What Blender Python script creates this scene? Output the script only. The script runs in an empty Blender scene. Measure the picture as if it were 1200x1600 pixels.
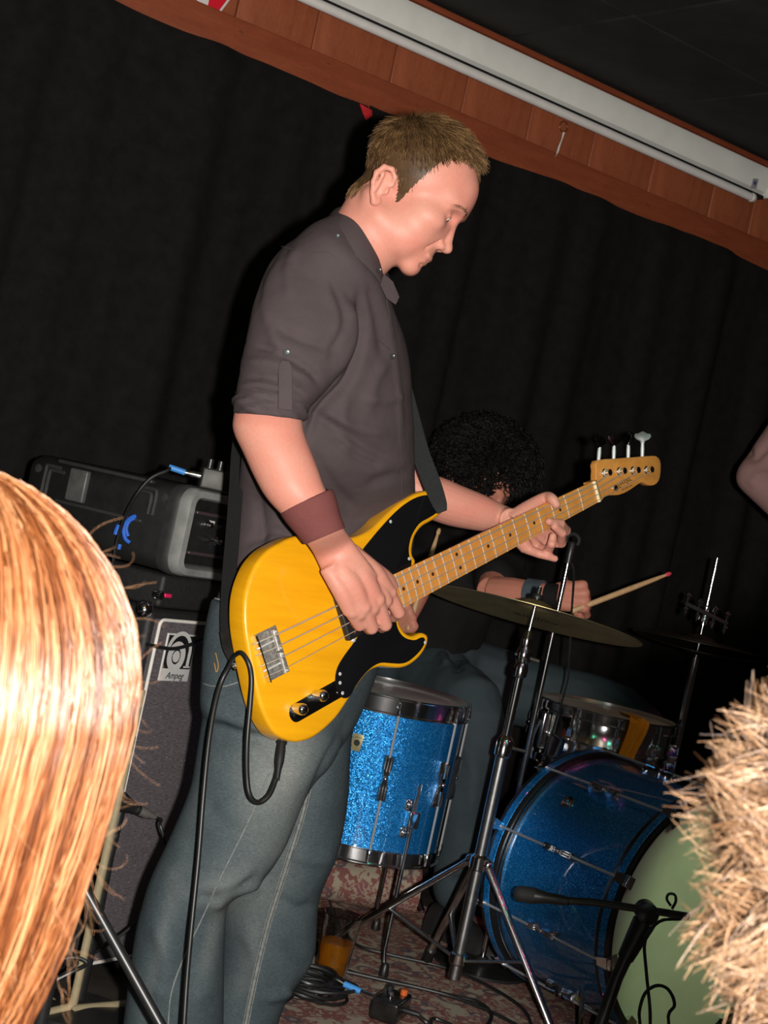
import bpy, math, random
import numpy as np
from mathutils import Vector, Matrix

rng = np.random.default_rng(7)
random.seed(7)
SC = bpy.context.scene
COL = SC.collection
PI = math.pi

# ------------------------------------------------------------------ camera
F = 2500.0                       # focal length in pixels of the 1200 x 1600 frame
CAM_H = 1.05                     # above the stage floor
ROLL = math.radians(12.2)
CR, SR = math.cos(ROLL), math.sin(ROLL)
cam_data = bpy.data.cameras.new('camera')
cam_data.sensor_fit = 'VERTICAL'
cam_data.sensor_height = 36.0
cam_data.lens = F / 1600.0 * 36.0
cam_data.clip_start = 0.02
cam_data.dof.use_dof = True
cam_data.dof.focus_distance = 2.62
cam_data.dof.aperture_fstop = 22.0
cam = bpy.data.objects.new('camera', cam_data)
COL.objects.link(cam)
cam.matrix_world = Matrix(((CR, -SR, 0, 0), (0, 0, -1, 0), (SR, CR, 0, CAM_H), (0, 0, 0, 1)))
SC.camera = cam

# ------------------------------------------------------------------ light
SC.view_settings.view_transform = 'Standard'
SC.view_settings.look = 'None'
SC.view_settings.exposure = 0.0
SC.view_settings.gamma = 1.0
SC.view_settings.use_curve_mapping = False
world = bpy.data.worlds.new('dim_club')
SC.world = world
world.use_nodes = True
world.node_tree.nodes['Background'].inputs[0].default_value = (1.0, 0.8, 0.65, 1)
world.node_tree.nodes['Background'].inputs[1].default_value = 0.006


def add_light(name, kind, loc, energy, color, size=0.02, target=None, cone=40, blend=0.5):
    d = bpy.data.lights.new(name, kind)
    d.energy = energy
    d.color = color
    d.shadow_soft_size = size
    o = bpy.data.objects.new(name, d)
    COL.objects.link(o)
    o.location = loc
    if kind == 'SPOT':
        d.spot_size = math.radians(cone)
        d.spot_blend = blend
        o.rotation_euler = (Vector(target) - Vector(loc)).to_track_quat('-Z', 'Y').to_euler()
    return o


# the camera's own flash, to the right of the lens
add_light('camera_flash', 'POINT', (0.095 * CR, -0.01, CAM_H + 0.095 * SR), 425.0, (1.0, 0.965, 0.91), 0.018)
# stage spots above the frame
add_light('stage_spot_green', 'SPOT', (1.55, 2.1, 1.85), 85.0, (0.72, 1.0, 0.46), 0.05, (0.98, 3.42, 0.36), 17, 0.5)
add_light('stage_spot_magenta', 'SPOT', (2.3, 2.9, 2.0), 12.0, (1.0, 0.1, 0.35), 0.04, (0.72, 4.0, 0.5), 40, 0.6)
add_light('stage_spot_amber', 'SPOT', (1.5, 2.3, 2.0), 26.0, (1.0, 0.62, 0.25), 0.04, (0.74, 4.05, 0.62), 14, 0.7)
add_light('stage_spot_cyan', 'SPOT', (0.9, 2.2, 2.1), 6.0, (0.2, 1.0, 0.7), 0.04, (0.5, 3.9, 0.55), 45, 0.6)
# small unseen coloured lights over the audience, added for coloured glints on the chrome
for k, (x, y, z, col) in enumerate(((-0.9, 0.6, 2.0, (0.1, 1.0, 0.5)), (-0.3, 1.0, 2.0, (1.0, 0.45, 0.1)), (0.4, 0.5, 2.0, (1.0, 0.08, 0.3)), (0.9, 1.1, 2.0, (0.1, 1.0, 0.6)), (1.5, 1.4, 2.0, (1.0, 0.1, 0.5)), (1.9, 0.8, 2.0, (0.2, 0.9, 1.0)))):
    add_light('glint_light', 'POINT', (x, y, z), 2.2, col, 0.03)


# ------------------------------------------------------------------ pixel to place
def P(x, y, d):
    dx, dy = (x - 600.0) / F * d, (y - 800.0) / F * d
    return Vector((CR * dx + SR * dy, d, CAM_H + SR * dx - CR * dy))


def PF(x, y, z=0.0):
    """the point of height z seen at a pixel"""
    dx, dy = (x - 600.0) / F, (y - 800.0) / F
    vz = SR * dx - CR * dy
    return P(x, y, (z - CAM_H) / vz)


def to_px(v):
    """pixel coordinates of an (n, 3) array of places"""
    v = np.asarray(v, float).reshape(-1, 3)
    w = v - np.array([0, 0, CAM_H])
    cx = CR * w[:, 0] + SR * w[:, 2]
    cy = SR * w[:, 0] - CR * w[:, 2]
    return np.c_[600 + F * cx / w[:, 1], 800 + F * cy / w[:, 1]]


# ------------------------------------------------------------------ materials
def srgb(r, g, b):
    f = lambda c: (c / 255 / 12.92) if c / 255 <= 0.04045 else ((c / 255 + 0.055) / 1.055) ** 2.4
    return (f(r), f(g), f(b), 1.0)


class NT:
    def __init__(self, name):
        self.m = bpy.data.materials.new(name)
        self.m.use_nodes = True
        self.t = self.m.node_tree
        self.b = self.t.nodes['Principled BSDF']
        self.tc = self.t.nodes.new('ShaderNodeTexCoord')

    def n(self, kind, **kw):
        nd = self.t.nodes.new(kind)
        for k, v in kw.items():
            if k in nd.inputs:
                nd.inputs[k].default_value = v
            else:
                setattr(nd, k, v)
        return nd

    def l(self, a, b):
        self.t.links.new(a, b)

    def mapping(self, scale=(1, 1, 1), rot=(0, 0, 0), src='Object'):
        mp = self.n('ShaderNodeMapping')
        mp.inputs['Scale'].default_value = scale
        mp.inputs['Rotation'].default_value = rot
        self.l(self.tc.outputs[src], mp.inputs[0])
        return mp.outputs[0]

    def noise(self, vec, scale, detail=4, rough=0.6):
        nd = self.n('ShaderNodeTexNoise')
        nd.inputs['Scale'].default_value = scale
        nd.inputs['Detail'].default_value = detail
        nd.inputs['Roughness'].default_value = rough
        self.l(vec, nd.inputs['Vector'])
        return nd.outputs['Fac']

    def ramp(self, fac, stops, interp='LINEAR'):
        r = self.n('ShaderNodeValToRGB')
        r.color_ramp.interpolation = interp
        e = r.color_ramp.elements
        while len(e) < len(stops):
            e.new(0.5)
        for el, (p, c) in zip(e, stops):
            el.position = p
            el.color = c if len(c) == 4 else (*c, 1)
        self.l(fac, r.inputs[0])
        return r.outputs[0]

    def mix(self, fac, a, b, blend='MIX'):
        m = self.n('ShaderNodeMix', data_type='RGBA', blend_type=blend)
        for s, v in ((0, fac), (6, a), (7, b)):
            if hasattr(v, 'links'):
                self.l(v, m.inputs[s])
            else:
                m.inputs[s].default_value = v
        return m.outputs[2]

    def bump(self, fac, strength=0.3, dist=0.002):
        b = self.n('ShaderNodeBump')
        b.inputs['Strength'].default_value = strength
        b.inputs['Distance'].default_value = dist
        self.l(fac, b.inputs['Height'])
        self.l(b.outputs[0], self.b.inputs['Normal'])

    def folds(self, scale=16.0, strength=0.5, dist=0.006, stretch=(1, 1, 1.5)):
        # soft creases of cloth under the weave
        h_ = self.noise(self.mapping(stretch), scale, 2, 0.5)
        b2 = self.n('ShaderNodeBump')
        b2.inputs['Strength'].default_value = strength
        b2.inputs['Distance'].default_value = dist
        self.l(h_, b2.inputs['Height'])
        src = self.b.inputs['Normal'].links[0].from_node
        self.l(b2.outputs[0], src.inputs['Normal'])

    def color(self, v):
        if hasattr(v, 'links'):
            self.l(v, self.b.inputs['Base Color'])
        else:
            self.b.inputs['Base Color'].default_value = v

    def set(self, **kw):
        for k, v in kw.items():
            self.b.inputs[k.replace('_', ' ')].default_value = v
        return self


def mat(name, col, rough=0.5, metal=0.0, spec=0.5, vary=0.0, scale=40.0, bump=0.0, bscale=200.0, bdist=0.001, stretch=(1, 1, 1), **kw):
    """a procedural material: a colour with some mottling and fine relief"""
    t = NT(name)
    c = col if len(col) == 4 else (*col, 1)
    if vary > 0:
        v = t.mapping(stretch)
        lo = tuple(x * (1 - vary) for x in c[:3])
        hi = tuple(min(1, x * (1 + vary)) for x in c[:3])
        t.color(t.ramp(t.noise(v, scale), [(0.3, lo), (0.7, hi)]))
    else:
        t.color(c)
    if bump > 0:
        t.bump(t.noise(t.mapping(stretch), bscale, 3), bump, bdist)
    t.set(Roughness=rough, Metallic=metal)
    t.b.inputs['Specular IOR Level'].default_value = spec
    for k, v in kw.items():
        t.b.inputs[k.replace('_', ' ')].default_value = v
    return t.m


def wood_mat(name, dark, light, scale=(1, 1, 1), rough=0.4, coat=0.0, rings=8.0):
    t = NT(name)
    v = t.mapping(scale)
    n1 = t.noise(v, rings, 6, 0.65)
    n2 = t.noise(t.mapping(tuple(s * 4 for s in scale)), rings * 3, 4)
    c = t.ramp(n1, [(0.3, dark), (0.5, tuple((a + b) / 2 for a, b in zip(dark, light))), (0.68, light)])
    c = t.mix(0.35, c, t.ramp(n2, [(0.35, dark), (0.65, light)]), 'MIX')
    t.color(c)
    t.bump(n2, 0.12, 0.001)
    t.set(Roughness=rough)
    t.b.inputs['Coat Weight'].default_value = coat
    t.b.inputs['Coat Roughness'].default_value = 0.08
    return t.m


M = {}
M['black_plastic'] = mat('black_plastic', (0.012, 0.012, 0.012), 0.45, vary=0.3, scale=60)
M['black_rubber'] = mat('black_rubber', (0.010, 0.010, 0.010), 0.42, vary=0.2, scale=80)
M['black_metal'] = mat('black_metal', (0.014, 0.014, 0.014), 0.38, spec=0.6, vary=0.2, scale=80)
M['chrome'] = mat('chrome', (0.72, 0.72, 0.73), 0.13, 1.0, vary=0.06, scale=30)
M['brushed'] = mat('brushed_metal', (0.42, 0.42, 0.42), 0.3, 1.0, vary=0.2, scale=50)
M['steel'] = mat('steel', (0.6, 0.58, 0.55), 0.25, 1.0, vary=0.1, scale=40)
M['white_plastic'] = mat('white_plastic', (0.75, 0.74, 0.70), 0.4, vary=0.04, scale=20)

# ------------------------------------------------------------------ objects
WM = {}


def link(o, parent=None, matrix=None):
    COL.objects.link(o)
    m = matrix if matrix is not None else Matrix.Identity(4)
    o.matrix_basis = m
    WM[o] = m
    if parent is not None:
        o.parent = parent
        o.matrix_parent_inverse = WM[parent].inverted()
    return o


def tag(o, label=None, cat=None, group=None, kind=None):
    for k, v in (('label', label), ('category', cat), ('group', group), ('kind', kind)):
        if v:
            o[k] = v
    return o


def thing(name, loc, label, cat, group=None):
    o = bpy.data.objects.new(name, None)
    o.empty_display_size = 0.1
    link(o, None, Matrix.Translation(Vector(loc)))
    return tag(o, label, cat, group)


def inst(src, parent, matrix, name=None):
    o = src.copy()
    if name:
        o.name = name
    return link(o, parent, matrix)


def frame(axis, up=(0, 0, 1)):
    z = Vector(axis).normalized()
    x = Vector(up).cross(z)
    if x.length < 1e-5:
        x = Vector((1, 0, 0)).cross(z)
        if x.length < 1e-5:
            x = Vector((0, 1, 0)).cross(z)
    x.normalize()
    return x, z.cross(x), z


def axes_matrix(origin, x, y, z):
    return Matrix(((x[0], y[0], z[0], origin[0]), (x[1], y[1], z[1], origin[1]), (x[2], y[2], z[2], origin[2]), (0, 0, 0, 1)))


def catmull(pts, n=6, closed=False):
    p = np.array([tuple(q) for q in pts], float)
    if len(p) < 3:
        return p
    if closed:
        q = np.vstack([p[-1], p, p[0], p[1]])
        segs = len(p)
    else:
        q = np.vstack([2 * p[0] - p[1], p, 2 * p[-1] - p[-2]])
        segs = len(p) - 1
    out = []
    for i in range(segs):
        a, b, c, d = q[i], q[i + 1], q[i + 2], q[i + 3]
        for k in range(n):
            t = k / n
            out.append(0.5 * (2 * b + (c - a) * t + (2 * a - 5 * b + 4 * c - d) * t * t + (3 * b - a - 3 * c + d) * t ** 3))
    if not closed:
        out.append(p[-1])
    return np.array(out)


class MB:
    def __init__(self):
        self.v, self.f, self.mi = [], [], []
        self.cur = 0

    def add(self, verts, faces):
        o = len(self.v)
        self.v.extend(tuple(map(float, q)) for q in verts)
        self.f.extend(tuple(int(i) + o for i in q) for q in faces)
        self.mi.extend([self.cur] * len(faces))
        return self

    def box(self, c, size, ax=None, bevel=0.0):
        x, y, z = ax if ax else (Vector((1, 0, 0)), Vector((0, 1, 0)), Vector((0, 0, 1)))
        c = Vector(c)
        hx, hy, hz = size[0] / 2, size[1] / 2, size[2] / 2
        b = min(bevel, hx * 0.9, hy * 0.9, hz * 0.9)
        if b <= 0:
            vs = [c + x * (sx * hx) + y * (sy * hy) + z * (sz * hz) for sz in (-1, 1) for sy in (-1, 1) for sx in (-1, 1)]
            return self.add(vs, [(0, 2, 3, 1), (4, 5, 7, 6), (0, 1, 5, 4), (2, 6, 7, 3), (0, 4, 6, 2), (1, 3, 7, 5)])
        # rounded: stacked rings of a rounded rectangle
        def ring(ix, iy, r, h, k=3):
            out = []
            for qx, qy, a0 in ((1, 1, 0), (-1, 1, PI / 2), (-1, -1, PI), (1, -1, 1.5 * PI)):
                for i in range(k + 1):
                    a = a0 + i / k * PI / 2
                    out.append(c + x * (qx * ix + r * math.cos(a)) + y * (qy * iy + r * math.sin(a)) + z * h)
            return out
        rings = []
        for i in range(4):
            a = i / 3 * PI / 2
            rings.append(ring(hx - b, hy - b, b * math.sin(a), -hz + b - b * math.cos(a)))
        for i in range(4):
            a = i / 3 * PI / 2
            rings.append(ring(hx - b, hy - b, b * math.cos(a), hz - b + b * math.sin(a)))
        return self.rings(rings, cap=True)

    def rings(self, rings, cap=True, closed=True):
        n = len(rings[0])
        vs = [p for r in rings for p in r]
        fs = []
        for i in range(len(rings) - 1):
            for j in range(n if closed else n - 1):
                k = (j + 1) % n
                fs.append((i * n + j, i * n + k, (i + 1) * n + k, (i + 1) * n + j))
        if cap:
            fs.append(tuple(range(n))[::-1])
            fs.append(tuple(range((len(rings) - 1) * n, len(rings) * n)))
        return self.add(vs, fs)

    def tube(self, pts, r, n=8, smooth=0, cap=True, flat=None, up=None):
        """a tube through points; r a number or one per point; flat squeezes the second axis"""
        p = [tuple(q) for q in pts]
        rr = [r] * len(p) if np.isscalar(r) else list(r)
        if smooth and len(p) > 2:
            rr = list(catmull([(a, 0, 0) for a in rr], smooth)[:, 0])
            p = catmull(p, smooth)
        p = [Vector(q) for q in p]
        rings, x = [], None
        for i in range(len(p)):
            t = (p[min(i + 1, len(p) - 1)] - p[max(i - 1, 0)])
            if t.length < 1e-9:
                t = Vector((0, 0, 1))
            t.normalize()
            if x is None:
                x = frame(t, up or (0, 0, 1))[0]
            else:
                x = x - t * x.dot(t)
                x.normalize()
            y = t.cross(x)
            fl = flat if flat else 1.0
            rings.append([p[i] + x * (rr[i] * math.cos(a)) + y * (rr[i] * fl * math.sin(a)) for a in (2 * PI * k / n for k in range(n))])
        return self.rings(rings, cap)

    def lathe(self, o, axis, prof, n=24, cap=True, up=(0, 0, 1)):
        x, y, z = frame(axis, up)
        o = Vector(o)
        rings = [[o + z * h + (x * math.cos(a) + y * math.sin(a)) * r for a in (2 * PI * k / n for k in range(n))] for r, h in prof]
        return self.rings(rings, cap)

    def ball(self, c, rad, ax=None, nu=16, nv=10):
        x, y, z = ax if ax else (Vector((1, 0, 0)), Vector((0, 1, 0)), Vector((0, 0, 1)))
        rad = (rad, rad, rad) if np.isscalar(rad) else rad
        c = Vector(c)
        rings = []
        for i in range(nv + 1):
            t = -PI / 2 + PI * (i + 0.02 * (i == 0) - 0.02 * (i == nv)) / nv
            rings.append([c + x * (rad[0] * math.cos(t) * math.cos(a)) + y * (rad[1] * math.cos(t) * math.sin(a)) + z * (rad[2] * math.sin(t))
                          for a in (2 * PI * k / nu for k in range(nu))])
        return self.rings(rings, True)

    def prism(self, outline, xf, z0, z1, bevel=0.0, steps=3):
        """extrude a 2-d outline between z0 and z1 with rounded edges; xf(x, y, z) gives the place"""
        o = np.array(outline, float)
        area = 0.5 * np.sum(o[:, 0] * np.roll(o[:, 1], -1) - o[:, 1] * np.roll(o[:, 0], -1))
        if area < 0:
            o = o[::-1]
        e = np.roll(o, -1, 0) - np.roll(o, 1, 0)
        nrm = np.c_[e[:, 1], -e[:, 0]]
        nrm /= np.linalg.norm(nrm, axis=1)[:, None] + 1e-12
        rings = []
        if bevel > 0:
            for i in range(steps + 1):
                a = i / steps * PI / 2
                rings.append((bevel * (1 - math.sin(a)), z0 + bevel * (1 - math.cos(a))))
            for i in range(steps + 1):
                a = i / steps * PI / 2
                rings.append((bevel * (1 - math.cos(a)), z1 - bevel * (1 - math.sin(a))))
        else:
            rings = [(0, z0), (0, z1)]
        R = [[xf(*(o[k] - nrm[k] * ins), z) for k in range(len(o))] for ins, z in rings]
        return self.rings(R, True)

    def arrays(self, v, f):
        return self.add(v, f)

    def mesh(self, name, smooth=True, sharp=40):
        me = bpy.data.meshes.new(name)
        me.from_pydata(self.v, [], self.f)
        me.validate()
        if smooth:
            me.polygons.foreach_set('use_smooth', [True] * len(me.polygons))
            if sharp:
                me.set_sharp_from_angle(angle=math.radians(sharp))
        me.update()
        return me

    def build(self, name, material, parent=None, smooth=True, sharp=40, center=True):
        v = np.array(self.v)
        c = (v.min(0) + v.max(0)) / 2 if center else np.zeros(3)
        if center and parent is None:
            c[2] = v[:, 2].min()
        self.v = [tuple(q) for q in (v - c)]
        me = self.mesh(name, smooth, sharp)
        o = bpy.data.objects.new(name, me)
        for m in (material if isinstance(material, (list, tuple)) else [material]):
            me.materials.append(M[m] if isinstance(m, str) else m)
        if isinstance(material, (list, tuple)) and len(me.polygons) == len(self.mi):
            me.polygons.foreach_set('material_index', self.mi)
        return link(o, parent, Matrix.Translation(Vector(c)))

    def local(self, name, material, parent, matrix, smooth=True, sharp=40):
        """the vertices are in the frame given by matrix, so that copies can share the mesh"""
        me = self.mesh(name, smooth, sharp)
        o = bpy.data.objects.new(name, me)
        me.materials.append(M[material] if isinstance(material, str) else material)
        return link(o, parent, matrix)


def grid_mesh(name, pts, material, parent=None, thickness=0.0, wrap=False, smooth=True):
    """pts is an (n, m, 3) array of places"""
    pts = np.asarray(pts, float)
    n, m = pts.shape[:2]
    b = MB()
    fs = [(i * m + j, i * m + (j + 1) % m, (i + 1) * m + (j + 1) % m, (i + 1) * m + j) for i in range(n - 1) for j in range(m if wrap else m - 1)]
    if thickness:
        du = np.gradient(pts, axis=0)
        dv = np.gradient(pts, axis=1)
        nr = np.cross(du, dv)
        nr /= np.linalg.norm(nr, axis=2)[..., None] + 1e-12
        q = pts + nr * thickness
        fs2 = [tuple(i + n * m for i in f[::-1]) for f in fs]
        rim = []
        for j in range(m - 1):
            rim.append((j, j + n * m, j + 1 + n * m, j + 1))
            a = (n - 1) * m + j
            rim.append((a, a + 1, a + 1 + n * m, a + n * m))
        for i in range(n - 1):
            a = i * m
            rim.append((a, a + m, a + m + n * m, a + n * m))
            a = i * m + m - 1
            rim.append((a, a + n * m, a + m + n * m, a + m))
        b.add(list(pts.reshape(-1, 3)) + list(q.reshape(-1, 3)), fs + fs2 + rim)
    else:
        b.add(pts.reshape(-1, 3), fs)
    return b.build(name, material, parent, smooth)


def remesh(mb, voxel, smooth_it=4, fac=0.5):
    """fuse overlapping closed shapes into one continuous surface, return (verts, faces)"""
    me = mb.mesh('tmp', False)
    o = bpy.data.objects.new('tmp', me)
    COL.objects.link(o)
    r = o.modifiers.new('r', 'REMESH')
    r.mode = 'VOXEL'
    r.voxel_size = voxel
    if smooth_it:
        s = o.modifiers.new('s', 'SMOOTH')
        s.factor = fac
        s.iterations = smooth_it
    dg = bpy.context.evaluated_depsgraph_get()
    ev = o.evaluated_get(dg)
    m2 = bpy.data.meshes.new_from_object(ev)
    v = np.empty(len(m2.vertices) * 3)
    m2.vertices.foreach_get('co', v)
    v = v.reshape(-1, 3)
    f = [tuple(p.vertices) for p in m2.polygons]
    nr = np.empty(len(m2.vertices) * 3)
    m2.vertices.foreach_get('normal', nr)
    bpy.data.objects.remove(o)
    bpy.data.meshes.remove(m2)
    bpy.data.meshes.remove(me)
    return v, f, nr.reshape(-1, 3)


def obj_vf(name, v, f, material, parent=None, sharp=0):
    b = MB()
    b.v = [tuple(q) for q in v]
    b.f = list(f)
    b.mi = [0] * len(b.f)
    return b.build(name, material, parent, True, sharp)


def text_mesh(body, size, extrude=0.0004, shear=0.0, spacing=1.0):
    """flat lettering as (verts, faces) centred on its box, in the x-y plane"""
    c = bpy.data.curves.new('txt', 'FONT')
    c.body = body
    c.size = size
    c.extrude = extrude
    c.shear = shear
    c.space_character = spacing
    c.align_x = 'CENTER'
    c.align_y = 'CENTER'
    c.resolution_u = 3
    o = bpy.data.objects.new('txt', c)
    COL.objects.link(o)
    dg = bpy.context.evaluated_depsgraph_get()
    me = bpy.data.meshes.new_from_object(o.evaluated_get(dg))
    v = np.empty(len(me.vertices) * 3)
    me.vertices.foreach_get('co', v)
    v = v.reshape(-1, 3)
    f = [tuple(p.vertices) for p in me.polygons]
    bpy.data.objects.remove(o)
    bpy.data.curves.remove(c)
    bpy.data.meshes.remove(me)
    return v, f


def loft(mb, rings, n=40, sub=6, power=2.0, cap=True):
    """rings: (left pixel, right pixel, depth of the middle, half depth); smooth closed body between them"""
    rows = []
    for l, r, d, hd, *rest in rings:
        a, b = P(*l, d), P(*r, d)
        rho = rest[0] if rest else 0.0
        rows.append((*((a + b) / 2), *((b - a) / 2), hd, rho))
    rows = catmull(rows, sub) if sub > 1 else np.array(rows)
    R = []
    for q in rows:
        c, ax, hd, rho = Vector(q[:3]), Vector(q[3:6]), q[6], q[7]
        rq = math.sqrt(1 - rho * rho)
        ring = []
        for k in range(n):
            t = 2 * PI * k / n
            ct, st = math.cos(t), math.sin(t)
            ex = 2.0 / power
            ring.append(c + ax * (math.copysign(abs(ct) ** ex, ct)) + Vector((0, 1, 0)) * (hd * (rq * math.copysign(abs(st) ** ex, st) + rho * math.copysign(abs(ct) ** ex, ct))))
        R.append(ring)
    mb.rings(R, cap)
    return R


def seg_dist(p, a, b):
    ab = b - a
    t = np.clip(((p - a) @ ab) / (ab @ ab + 1e-9), 0, 1)
    return np.linalg.norm(p - (a + t[:, None] * ab), axis=1), t


def crease(v, nr, lines, front_only=True):
    """press folds into cloth. lines: (pixel points, width px, depth m): negative depth sinks, positive swells"""
    px = to_px(v)
    w = v - np.array([0, 0, CAM_H])
    facing = -(nr * w).sum(1) / np.linalg.norm(w, axis=1)
    vis = np.clip(facing * 3 + 0.6, 0, 1)
    d = np.zeros(len(v))
    for pts, wd, dep in lines:
        pts = catmull([(a, b, 0) for a, b in pts], 4)[:, :2]
        best = np.full(len(v), 1e9)
        tt = np.zeros(len(v))
        for i in range(len(pts) - 1):
            dist, t = seg_dist(px, pts[i], pts[i + 1])
            m = dist < best
            best[m] = dist[m]
            tt[m] = (i + t[m]) / (len(pts) - 1)
        fade = np.clip(np.sin(np.clip(tt, 0.0, 1) * PI) * 1.6 + 0.15, 0, 1)
        d += 1.45 * dep * np.exp(-(best / wd) ** 2) * fade
    return v + nr * (d * vis)[:, None]
# ================================================================== the room
T_ = Vector((0.8, 0.6, 0))       # along the back wall, to the right
N_ = Vector((0.6, -0.8, 0))      # out of the wall, towards the audience
W0 = Vector((0, 4.7, 0))


def WP(x, y, off=0.0):
    """(along, height) on the plane parallel to the back wall, off in front of it, seen at a pixel"""
    r = P(x, y, 1.0) - Vector((0, 0, CAM_H))
    k = (W0 + N_ * off).dot(N_) / r.dot(N_)
    q = r * k
    return (q - W0).dot(T_), q.z + CAM_H


def wall(s, off, z):
    q = W0 + T_ * s + N_ * off
    return Vector((q.x, q.y, z))


WA = (T_, N_, Vector((0, 0, 1)))
M['stage_floor'] = mat('stage_floor_black', (0.035, 0.028, 0.022), 0.6, vary=0.5, scale=6, bump=0.3, bscale=60)
M['house_floor'] = mat('house_floor', (0.05, 0.04, 0.032), 0.6, vary=0.4, scale=5)
M['ceiling'] = mat('ceiling_black', (0.011, 0.010, 0.009), 0.8, vary=0.45, scale=3, bump=0.4, bscale=40)
M['dark_wall'] = mat('dark_wall', (0.02, 0.018, 0.016), 0.9, vary=0.3, scale=4)
M['panel_wood'] = wood_mat('panel_wood', (0.25, 0.062, 0.026), (0.39, 0.112, 0.047), (7, 7, 1.2), 0.45, rings=5)
M['trim_wood'] = wood_mat('trim_wood', (0.21, 0.045, 0.018), (0.33, 0.080, 0.032), (1.2, 1.2, 8), 0.45, rings=5)

z_bot = WP(800, 268, 0.05)[1]
z_mid = WP(900, 262, 0.05)[1]
z_top = WP(900, 112, 0.12)[1] + 0.02
S0, S1 = -2.6, 4.2

b = MB().box((0.6, 4.5, -0.3), (9, 6.2, 0.6))
fl = b.build('floor', 'stage_floor', None, False)
tag(fl, kind='structure')
b = MB().box((0.6, -0.2, -0.65), (9, 3.2, 0.1))
tag(b.build('floor_house', 'house_floor', None, False), kind='structure')
b = MB().box(wall((S0 + S1) / 2, -0.06, 1.2), (S1 - S0, 0.1, 2.4 + 0.9), WA)
tag(b.build('wall_back', 'dark_wall', None, False), kind='structure')
b = MB().box((0.6, 3.4, z_top + 0.075), (9, 9, 0.15))
ceil = b.build('ceiling', 'ceiling', None, False)
tag(ceil, kind='structure')
M['tile'] = mat('ceiling_tile_black', (0.012, 0.011, 0.0095), 0.85, vary=0.5, scale=8, bump=0.5, bscale=90)
tile0 = None
for i in range(-3, 6):
    for j in range(-7, 0):
        c = wall(i * 0.61 + 0.3, -j * 0.61 - 0.30, z_top - 0.004)
        if c.y < 1.2:
            continue
        mtx = axes_matrix(c, *WA)
        if tile0 is None:
            tile0 = MB().box((0, 0, 0), (0.60, 0.60, 0.012), None, 0.004).local('ceiling_tile', 'tile', ceil, mtx)
        else:
            inst(tile0, ceil, mtx)

# wooden fascia: vertical boards over a horizontal rail
fas = MB().box(wall((S0 + S1) / 2, 0.01, (z_mid + z_top) / 2 - 0.01), (S1 - S0, 0.04, z_top - z_mid), WA).build('trim_1', 'dark_wall', None, False)
tag(fas, kind='structure')
seams = [WP(x, y, 0.05)[0] for x, y in ((120, -40), (272, 20), (367, 40), (490, 70), (615, 110), (730, 140), (832, 180), (925, 240), (1020, 270), (1110, 330), (1172, 360))]
seams = [seams[0] - 0.25 * k for k in range(5, 0, -1)] + seams + [seams[-1] + 0.26 * k for k in range(1, 6)]
for a, c in zip(seams[:-1], seams[1:]):
    MB().box(wall((a + c) / 2, 0.035 + random.uniform(0, 0.003), (z_mid + z_top) / 2), (c - a - 0.004, 0.016, z_top - z_mid + 0.01), WA, 0.003).build('plank', 'panel_wood', fas)
rail = MB().box(wall((S0 + S1) / 2, 0.04, (z_bot + z_mid) / 2), (S1 - S0, 0.05, z_mid - z_bot + 0.03), WA, 0.004).build('trim_2', 'trim_wood', None)
tag(rail, kind='structure')

# black curtain pinned over the lower edge of the rail
M['curtain'] = mat('curtain_black', (0.0100, 0.0090, 0.0080), 0.95, spec=0.15, vary=0.25, scale=25, bump=0.5, bscale=500, bdist=0.0006)


def curtain(s0, s1, label, seed, lean=0.0, gather=()):
    r = np.random.default_rng(seed)
    n, m = 60, int((s1 - s0) * 70)
    ph = r.uniform(0, 6.28, 6)
    pts = np.zeros((n, m, 3))
    for i in range(n):
        h = i / (n - 1)
        for j in range(m):
            s = s0 + (s1 - s0) * j / (m - 1)
            zt = z_bot + 0.010 + 0.005 * math.sin(s * 3.7 + ph[0]) + 0.004 * math.sin(s * 9 + ph[1])
            a = 0.010 + 0.030 * (h ** 0.7)
            off = 0.085 + a * (math.sin(s * 11 + ph[2] + 0.5 * h) + 0.6 * math.sin(s * 23 + ph[3] - 0.8 * h) + 0.4 * math.sin(s * 41 + ph[4]))
            for gs, gw, ga in gather:
                off += ga * math.exp(-((s - gs - 0.1 * h) / gw) ** 2) * (0.4 + h)
            if i == 0:
                off -= 0.012
            pts[i, j] = wall(s + lean * h, max(off, 0.07), zt * (1 - h) + 0.004)
    o = grid_mesh('stage_curtain', pts, 'curtain', None, 0.003)
    tag(o, label, 'curtain', 'black drapes on the back wall')


s_split = WP(556, 186, 0.07)[0]
curtain(S0, s_split + 0.02, 'wide black drape left of the bass player behind the amplifier', 3, 0, ((s_split - 0.05, 0.05, 0.025),))
curtain(s_split + 0.035, S1, 'black drape hanging behind the drummer right of the bass player', 5)
s, z = WP(559, 183, 0.06)
b = MB()
b.prism([(-0.045, 0.018), (-0.004, 0.014), (0.002, 0.0), (-0.014, -0.018), (-0.028, -0.004)], lambda x, y, q: wall(s + x, 0.122 + q, z + y), 0, 0.006, 0.002)
M['red_cloth'] = mat('red_cloth', (0.55, 0.012, 0.02), 0.8, vary=0.2, scale=60)
tag(b.build('cloth_scrap', 'red_cloth'), 'scrap of red cloth in the gap between the drapes', 'cloth')

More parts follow.
